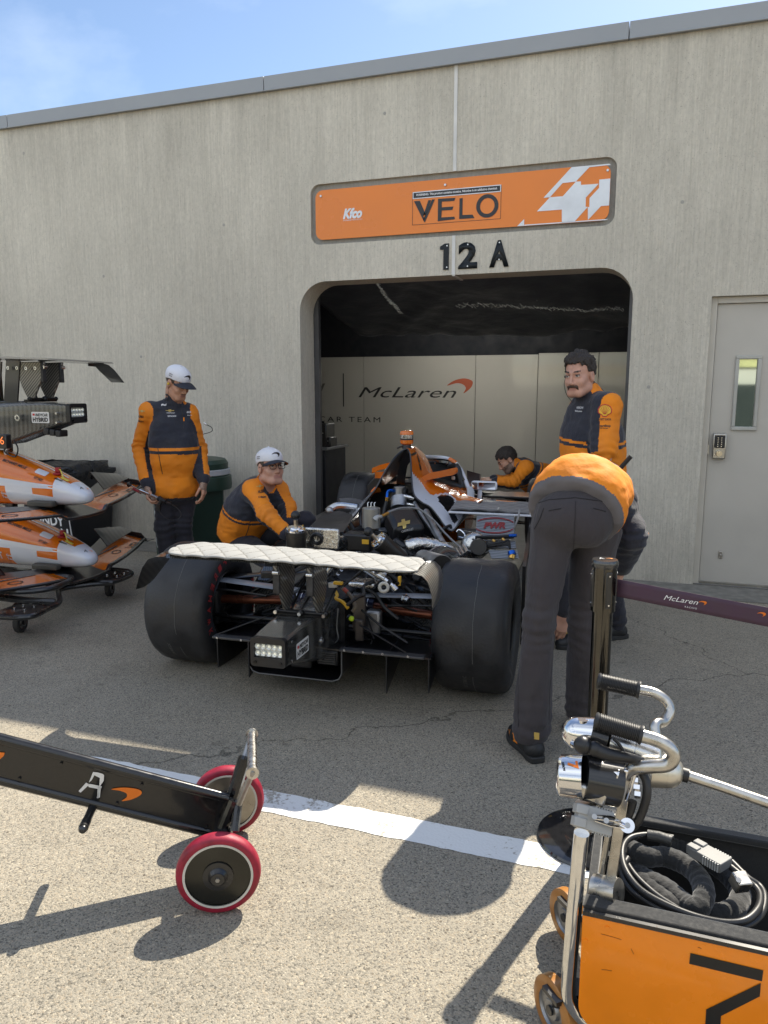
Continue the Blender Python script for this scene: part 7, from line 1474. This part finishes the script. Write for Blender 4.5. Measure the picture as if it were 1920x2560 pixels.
bl_=MB().sheet(belt,40,4,.0015).build('belt',mat('purple_webbing',(.062,.030,.052),.7,var=.12,vs=20,bump=.4,bs=900),st,smooth=180)
bvl=bvh_of([bl_]); bd=(bB-bA).normalized(); bn=Vector((bd.y,-bd.x,0)).normalized(); bup=bn.cross(bd)*-1; bup=bup if bup.z>0 else -bup
def bfr(u,dz=0): p=bA.lerp(bB,u); p.z+=-.024*math.sin(math.pi*u)+dz; return frameXY(p+bn*.1 if bn.y<0 else p-bn*.1,bd,bup)
dtext('belt_lettering','McLaren',bfr(.13,.002),.105,.016,bvl,stw,bl_,bold=.0,shear=.35,dist=.4,off=.002,sub=.02); dtext('belt_lettering','RACING',bfr(.15,-.017),.036,.0055,bvl,stw,bl_,spacing=1.3,dist=.4,off=.002,sub=.02)
decal('belt_emblem',[sw(.024,R(8))],bfr(.172,.006),bvl,MT['orange_decal'],bl_,dist=.4,off=.002,sub=.02); decal('belt_emblem',[sw(.024,R(8))],bfr(.28,.006),bvl,MT['orange_decal'],bl_,dist=.4,off=.002,sub=.02)
dtext('belt_lettering','McLaren',bfr(.35,.002),.105,.016,bvl,stw,bl_,bold=.04,shear=.35,dist=.4,off=.002,sub=.02)
st2=thing('barrier_post','far barrier post outside the picture that receives the belt','barrier post',(1.49,2.26,0),'barrier posts')
for o in [x for x in bpy.data.objects if x.parent==st and x.name.split('.')[0] in ('base','post','top_cap')]:
    c=o.copy(); col.objects.link(c); c.parent=st2; c.matrix_parent_inverse=wm(st2).inverted(); c.matrix_basis=Matrix.Translation((1.49-sx,2.26-sy,0))
# ---------- orange starter cart ----------
kd=lambda x,y,Y: PY(1200+x/2.304,1660+y/2.304,Y); kz=lambda x,y,z: PZ(1200+x/2.304,1660+y/2.304,z)
X0,Y0,Y1,ZT=-.092,1.640,2.09,.415; X1=.75
ct=thing('starter_cart','orange wheeled starter cart with black number 7 and open carpeted top','cart',(.2,1.85,0))
crp=mat('black_carpet',(.010,.010,.010),.95,var=.3,vs=120,bump=1,bs=500,sheen=.3); oc=mat('cart_orange',(.86,.24,.003),.25,var=.06,vs=9,coat=.4,bump=.02,bs=14,rv=.3)
MFc=Matrix(((1,0,0,0),(0,0,-1,Y0),(0,1,0,0),(0,0,0,1)))
fp=[(X0,ZT-.012)]+[(X0,.17)]+[(X0+.06-.06*math.cos(a),.17-.06*math.sin(a)) for a in [R(10*i) for i in range(1,10)]]+[(X1,.11),(X1,ZT-.012)]
fpan=link('front_panel',flat([fp],MFc,.004),[oc],ct)
for nm_,b_ in (('side_wall',((X0+.012,(Y0+Y1)/2,.27),(.020,Y1-Y0-.004,.28))),('back_wall',(((X0+X1)/2,Y1-.01,.27),(X1-X0,.02,.28))),('front_wall',(((X0+X1)/2,Y0+.016,.262),(X1-X0-.004,.028,.27))),('floor_board',(((X0+X1)/2,(Y0+Y1)/2,.15),(X1-X0-.03,Y1-Y0-.05,.02)))): MB().box(*b_).build(nm_,crp,ct,bevel=.004)
MB().box(((X0+X1)/2,Y0-.001,ZT-.006),(X1-X0,.012,.010)).build('rim_strip',sblk,ct); MB().box(((X0+X1)/2,Y0+.03,ZT-.004),(X1-X0,.05,.018)).build('padded_rim',crp,ct,bevel=.006); MB().box(((X0+X1)/2,Y1-.02,ZT-.002),(X1-X0,.035,.02)).build('padded_rim',crp,ct,bevel=.006)
def fm_(lp): return [(kd(x,y,Y0-.0055).x,kd(x,y,Y0-.0055).z) for x,y in lp]
me=flat([fm_([(1212,1665),(1632,1765),(1624,1828),(1205,1727)])],FY(0,0,Y0-.0055)); link('number_seven',me,[blki],fpan)
me=flat([fm_([(1618,1838),(1612,1915),(1388,2028),(1380,2200),(1290,2200),(1303,1990)])],FY(0,0,Y0-.0055)); link('number_seven',me,[blki],fpan)
for x0_,y0_,x1_,y1_ in ((698,1555,815,1588),(870,1640,885,1672),(1255,1632,1275,1640),(700,1760,760,1768),(1020,1510,1020,1522)):
    a=kd(x0_,y0_,Y0-.0047); b_=kd(x1_,y1_,Y0-.0047); MB().tube([a,(a+b_)/2+Vector((0,0,.0005)),b_],.0007,4).build('scratch',mat('scratch_brown',(.30,.09,.01),.6),fpan)
for x,y in ((733,1520),(607,1594)): p=kd(x,y,Y0-.005); MB().cyl((p.x,Y0-.004,p.z),(p.x,Y0-.006,p.z),.005,n=12).build('rivet',oc,fpan)
ss=mat('polished_stainless',(.74,.74,.73),.07,metal=1,var=.06,vs=50); ssb=mat('brushed_stainless',(.50,.48,.44),.3,metal=1,var=.2,vs=40)
yt=Y0+.02
MB().tube([kd(585,975,yt),kd(572,1100,yt),kd(545,1400,yt),kd(520,1700,yt),kd(508,1880,yt),kd(530,1960,yt),kd(590,2040,yt),kd(700,2100,yt),kd(1100,2190,yt)],.0175,20,smooth=6).build('side_tube',ss,ct)
MB().tube([kd(585,975,yt),kd(600,900,yt+.06),kd(620,860,yt+.2),kd(640,900,Y1-.02),kd(640,960,Y1)],.0175,16,smooth=6).build('top_tube',ss,ct)
am=mat('amber_urethane',(.36,.15,.03),.35,var=.15,coat=.2)
caster((-.155,2.06,0),r=.078,w=.034,ang=R(222),m=am,par=ct,hubm=dalu,h=.14,sides=(-1,)); caster((-.150,1.71,0),r=.078,w=.034,ang=R(222),m=am,par=ct,hubm=dalu,h=.14,sides=(-1,)); caster((.62,2.05,0),r=.078,w=.032,ang=R(10),m=am,par=ct,h=.14); caster((.62,1.72,0),r=.078,w=.032,ang=R(10),m=am,par=ct,h=.14)
MB().box((-.11,1.72,.12),(.09,.10,.014)).box((-.11,2.05,.12),(.09,.10,.014)).build('caster_bracket',sblk,ct)
# starter tool on its stand
sg_=thing('engine_starter','polished engine starter tool with black grips hung on the orange cart','starter tool',tuple(kd(800,700,1.8)))
yc=1.73
MB().tube([kd(752,1262,yc),kd(845,640,yc)],.0165,4,sq=(1,1)).build('square_column',ssb,sg_,bevel=.002); MB().tube([kd(700,1200,yc+.03),kd(760,860,yc+.03)],.008,8).build('side_strip',ssb,sg_)
MB().cyl(kd(662,1290,yc),kd(800,1320,yc-.02),.033,n=28).build('pivot_tube',ssb,sg_)
# lower motor
mo_=MB().cyl(kd(470,640,yc-.03),kd(595,650,yc-.03),.047,.050,36).sph(kd(475,640,yc-.03),.047,20,sx=(.35,1,1)).build('chrome_housing',chm,sg_,smooth=40); MB().cyl(kd(595,650,yc-.03),kd(800,690,yc-.01),.052,n=36).build('motor_body',sblk,sg_,smooth=40)
for k in range(5): a=R(70*k); MB().cyl(kd(470,560+38*k,yc-.05),kd(455,558+38*k,yc-.05),.009,n=10).build('bolt',chm,mo_)
bvm=bvh_of([mo_]); c=kd(535,585,yc-.12); dcam=(Vector((0,0,CH))-c).normalized(); X_=Vector((.2,.05,-1)); X_=(X_-dcam*X_.dot(dcam)).normalized(); fr=frameXY(c,X_,dcam.cross(X_)); dtext('number_mark','7',fr,.017,.024,bvm,MT['orange_decal'],mo_,bold=.04,dist=.4,off=.001,sub=.01); dtext('number_mark','ARROW',fr@Matrix.Translation((0,-.021,0))@Matrix.Rotation(0,4,'Z'),.02,.006,bvm,blki,mo_,bold=.03,dist=.4,off=.001,sub=.01)
p=kd(718,597,yc-.06); 
# upper motor
MB().cyl(kd(560,395,yc+.03),kd(680,410,yc+.03),.038,.042,32).sph(kd(560,395,yc+.03),.038,18).build('chrome_housing',chm,sg_,smooth=40); MB().cyl(kd(595,320,yc+.02),kd(592,470,yc+.02),.012,n=12).build('end_flange',chm,sg_)
MB().cyl(kd(640,400,yc+.03),kd(735,430,yc+.03),.045,n=32).build('motor_body',sblk,sg_,smooth=40)
MB().cyl(kd(725,440,yc+.04),kd(1000,520,yc+.06),.044,.044,36).cyl(kd(860,478,yc+.048),kd(880,484,yc+.05),.046,n=36).build('gear_housing',alu,sg_,smooth=40)
MB().cyl(kd(990,600,yc+.08),kd(1075,615,yc+.08),.045,.04,32).sph(kd(1075,615,yc+.08),.04,18).build('end_housing',mat('cream_aluminium',(.60,.57,.50),.3,metal=.9),sg_,smooth=40)
MB().sph(kd(592,468,yc-.05),.021,18).cyl(kd(605,468,yc-.05),kd(650,490,yc-.05),.013,n=16).sph(kd(665,490,yc-.05),.018,14).tube([kd(665,490,yc-.05),kd(740,520,yc-.05),kd(850,540,yc-.03),kd(930,560,yc)],lambda t:.017-.007*t,12,smooth=5).build('black_grip_lever',blk,sg_)
MB().tube([kd(770,430,yc-.02),kd(800,460,yc-.02),kd(830,510,yc-.02)],.004,6,smooth=4).build('wire',blk,sg_)
# handles
def handle(pts,g0,g1,yy,r=.0145):
    h=MB().tube([kd(*p) for p in pts],r,18,smooth=7).build('handle_tube',ssb,sg_); a=kd(*g0);b_=kd(*g1); d=b_-a; L_=d.length
    pr=[(.001,0),(.019,.002),(.021,.006)]; n=22
    for i in range(n): z=.012+(L_-.02)*i/n; pr+=[(.0185,z),(.0205,z+(L_-.02)/n*.3),(.0205,z+(L_-.02)/n*.6),(.0185,z+(L_-.02)/n*.75)]
    pr+=[(.022,L_-.004),(.022,L_),(.016,L_)]; MB().lathe(pr,frame(a,d),22).build('ribbed_grip',mat('grip_rubber',(.014,.014,.015),.45,var=.2),h)
handle([(905,145,yc+.16),(1000,165,yc+.16),(1070,210,yc+.16),(1095,270,yc+.15),(1060,330,yc+.13),(1010,350,yc+.10),(1015,430,yc+.08),(1020,540,yc+.06)],(672,95,yc+.16),(920,150,yc+.16),0,.0125)
handle([(920,410,yc-.02),(1020,440,yc-.02),(1090,480,yc-.02),(1115,530,yc-.02),(1080,580,yc-.02),(980,590,yc-.02),(890,600,yc-.01),(845,640,yc)],(655,325,yc-.02),(935,410,yc-.02),0,.0155)
for x,y in ((790,635),(786,690)): MB().cyl(kd(x-22,y,yc-.04),kd(x+8,y+4,yc-.04),.010,n=6).cyl(kd(x-2,y,yc-.04),kd(x+6,y+3,yc-.04),.014,n=14).build('hex_bolt',chm,sg_)
for x,y in ((890,665),(900,705),(905,745)): MB().cyl(kd(x-15,y,yc),kd(x+20,y+5,yc),.010,n=6).build('hex_bolt',chm,sg_)
MB().box(kd(820,670,yc-.015),(.012,.04,.075),ry=R(12)).box(kd(868,690,yc),(.010,.04,.075),ry=R(12)).build('clamp_plate',chm,sg_,bevel=.004)
MB().box(kd(648,750,yc-.06),(.062,.02,.035),ry=R(12)).build('bracket_plate',ssb,sg_,bevel=.006); MB().cyl(kd(610,800,yc-.03),kd(615,835,yc-.03),.026,n=24).build('mount_disc',ssb,sg_)
MB().tube([kd(1075,605,yc+.08),kd(1120,620,yc+.08),kd(1200,645,yc+.08)],.017,14).build('black_sleeve',blk,sg_); MB().tube([kd(1195,642,yc+.08),kd(1400,710,yc+.08),kd(1659,800,yc+.08),kd(2000,915,yc+.08)],.0125,16).build('drive_tube',ssb,sg_)
cab=mat('black_cable',(.018,.018,.019),.4,var=.2)
MB().tube([kd(930,620,yc+.02),kd(958,680,yc+.01),kd(960,760,yc),kd(935,850,yc),kd(900,920,yc),kd(860,950,yc+.02)],.010,14,smooth=6).build('thick_cable',cab,sg_); MB().tube([kd(880,790,yc),kd(870,830,yc),kd(850,880,yc),kd(820,930,yc+.02)],.010,14,smooth=6).build('thick_cable',cab,sg_)
# grey plug pair on the column
gp=mat('grey_plug_plastic',(.36,.36,.35),.45,var=.06)  # lightened to make up for the shade on the column plug
def plug(par,c,X_,Y_,sx_,sy_,sz_):
    M_=frameXY(c,X_,Y_); o=MB(M_).box((0,0,0),(sx_,sy_,sz_)).box((-sx_*.42,sy_*.27,.004),(sx_*.34,sy_*.40,sz_)).box((-sx_*.42,-sy_*.27,.004),(sx_*.34,sy_*.40,sz_)).build('plug_body',gp,par,bevel=.002)
    r_=MB(M_)
    for k in range(7):
        r_.box((sx_*(-.02+.075*k),0,0),(sx_*.035,sy_+.006,sz_*.9))
    r_.build('grip_ridges',gp,o); return o
P0=kd(655,895,yc-.075); XX=(kd(760,925,yc-.06)-kd(550,865,yc-.09)).normalized(); pgx=plug(sg_,P0,XX,Vector((0,.5,.86))-XX*Vector((0,.5,.86)).dot(XX),.085,.052,.024)
cl_=MB().tube([kd(655,880,yc-.095),kd(760,890,yc-.09),kd(850,930,yc-.08)],.006,8,sq=(.5,1.8)).tube([kd(660,895,yc-.095),kd(750,925,yc-.09),kd(845,940,yc-.08)],.005,8,sq=(.5,1.6)).cyl(kd(848,930,yc-.085),kd(848,930,yc-.05),.016,n=20).build('lever_clamp',chm,sg_); 
for x,y in ((660,880),(728,903),(850,930)): p=kd(x,y,yc-.10); MB().cyl(p,p+Vector((0,-.006,.004)),.006,n=12).build('socket_screw',dalu,cl_)
# cables and padded hose inside the cart
cb=thing('power_cable','black power cable coiled inside the orange cart with a grey plug at its end','cable',tuple(kz(1200,1300,.38)))
def loopz(pts): return [kz(x,y,z) for x,y,z in pts]
MB().tube(loopz([(1110,1000,.40),(1040,990,.405),(940,985,.41),(860,1005,.41),(822,1060,.41),(825,1150,.405),(870,1240,.40),(950,1320,.40),(1100,1400,.40),(1260,1460,.40),(1420,1490,.405),(1530,1475,.41),(1600,1410,.41),(1615,1340,.405),(1590,1290,.405),(1545,1255,.41),(1500,1215,.41),(1445,1170,.415)]),.0085,12,smooth=8).build('cable_loop',cab,cb)
MB().tube(loopz([(850,1120,.39),(815,1190,.39),(860,1290,.385),(960,1370,.385),(1100,1440,.385),(1260,1500,.385),(1430,1520,.39),(1550,1500,.39),(1625,1430,.39),(1640,1340,.39),(1610,1280,.39),(1540,1230,.40),(1450,1140,.41)]),.0085,12,smooth=8).build('cable_loop',cab,cb)
MB().tube(loopz([(870,1010,.37),(830,1090,.37),(880,1200,.365),(1000,1320,.36),(1150,1420,.36)]),.0085,12,smooth=8).build('cable_loop',cab,cb)
MB().tube(loopz([(965,985,.41),(1030,995,.412),(1105,1020,.41)]),.0145,14).build('shrink_sleeve',mat('worn_sleeve',(.045,.045,.045),.5,var=.4,vs=40,bump=.4,bs=80),cb)
a=kz(1245,1060,.425); b_=kz(1410,1150,.425); c=(a+b_)/2; XX=(b_-a).normalized(); plug(cb,kz(1325,1110,.428),XX,Vector((0,0,1)).cross(XX),.088,.052,.024).data.materials[0]=mat('darkened_grey_plug',(.17,.17,.165),.5,var=.1)  # same plug plastic, darkened to offset the direct sun on this plug
MB().box(kz(1500,1255,.43),(.036,.036,.036),rz=.5,rx=.4).build('plug_clip',ssb,cb,bevel=.003); p=kz(1488,1252,.452); MB().cyl(p,p+Vector((0,-.004,.006)),.006,n=12).build('socket_screw',dalu,cb)
ph=thing('padded_hose','black fabric covered padded hose coiled in the bottom of the orange cart','hose',tuple(kz(1100,1250,.3)))
fab=mat('black_padded_fabric',(.014,.014,.014),.9,var=.35,vs=60,bump=.9,bs=130,sheen=.35)
def fr_r(r): return lambda t: r*(1+.022*math.sin(t*170)+.03*math.sin(t*31))
MB().tube(loopz([(700,1010,.34),(690,1080,.33),(740,1150,.33)]),fr_r(.024),14,smooth=14).build('padded_section',fab,ph)
MB().tube(loopz([(870,1070,.36),(960,1110,.37),(1060,1110,.37),(1170,1150,.37),(1260,1230,.37),(1290,1330,.365),(1250,1410,.35),(1180,1380,.34),(1080,1300,.34),(960,1240,.33),(880,1180,.33)]),fr_r(.026),16,smooth=20).build('padded_section',fab,ph)
MB().tube(loopz([(870,1090,.33),(900,1200,.33),(1010,1310,.33),(1130,1400,.33),(1300,1450,.32),(1450,1420,.32),(1500,1330,.32),(1440,1230,.33),(1300,1130,.34),(1150,1060,.35),(1050,1040,.36)]),fr_r(.026),16,smooth=20).build('padded_section',fab,ph)
# small things near the crouched hands
p=PZ(1408,1585,.012); ys=thing('yellow_block','small yellow block on the ground between the bending legs','block',tuple(p)); MB().box((p.x,p.y,.014),(.09,.05,.026),rz=.2).build('block_body',mat('yellow_plastic',(.62,.40,.03),.5),ys,bevel=.004); MB().box((p.x,p.y,.029),(.03,.03,.006),rz=.2).build('block_top',MT['yellow_plastic'],ys)
a=cC(640,668,4.35); b_=cC(706,594,4.35); hr=thing('black_wrench_handle','black bar of a tool sticking up behind the bending back','tool',tuple(a)); MB().tube([a,b_],.013,8,sq=(1,1.6)).build('bar',blk,hr,bevel=.001); MB().cyl(Vector(a)-(Vector(b_)-Vector(a))*1.2,a,.009,n=10).build('shaft',dalu,hr)
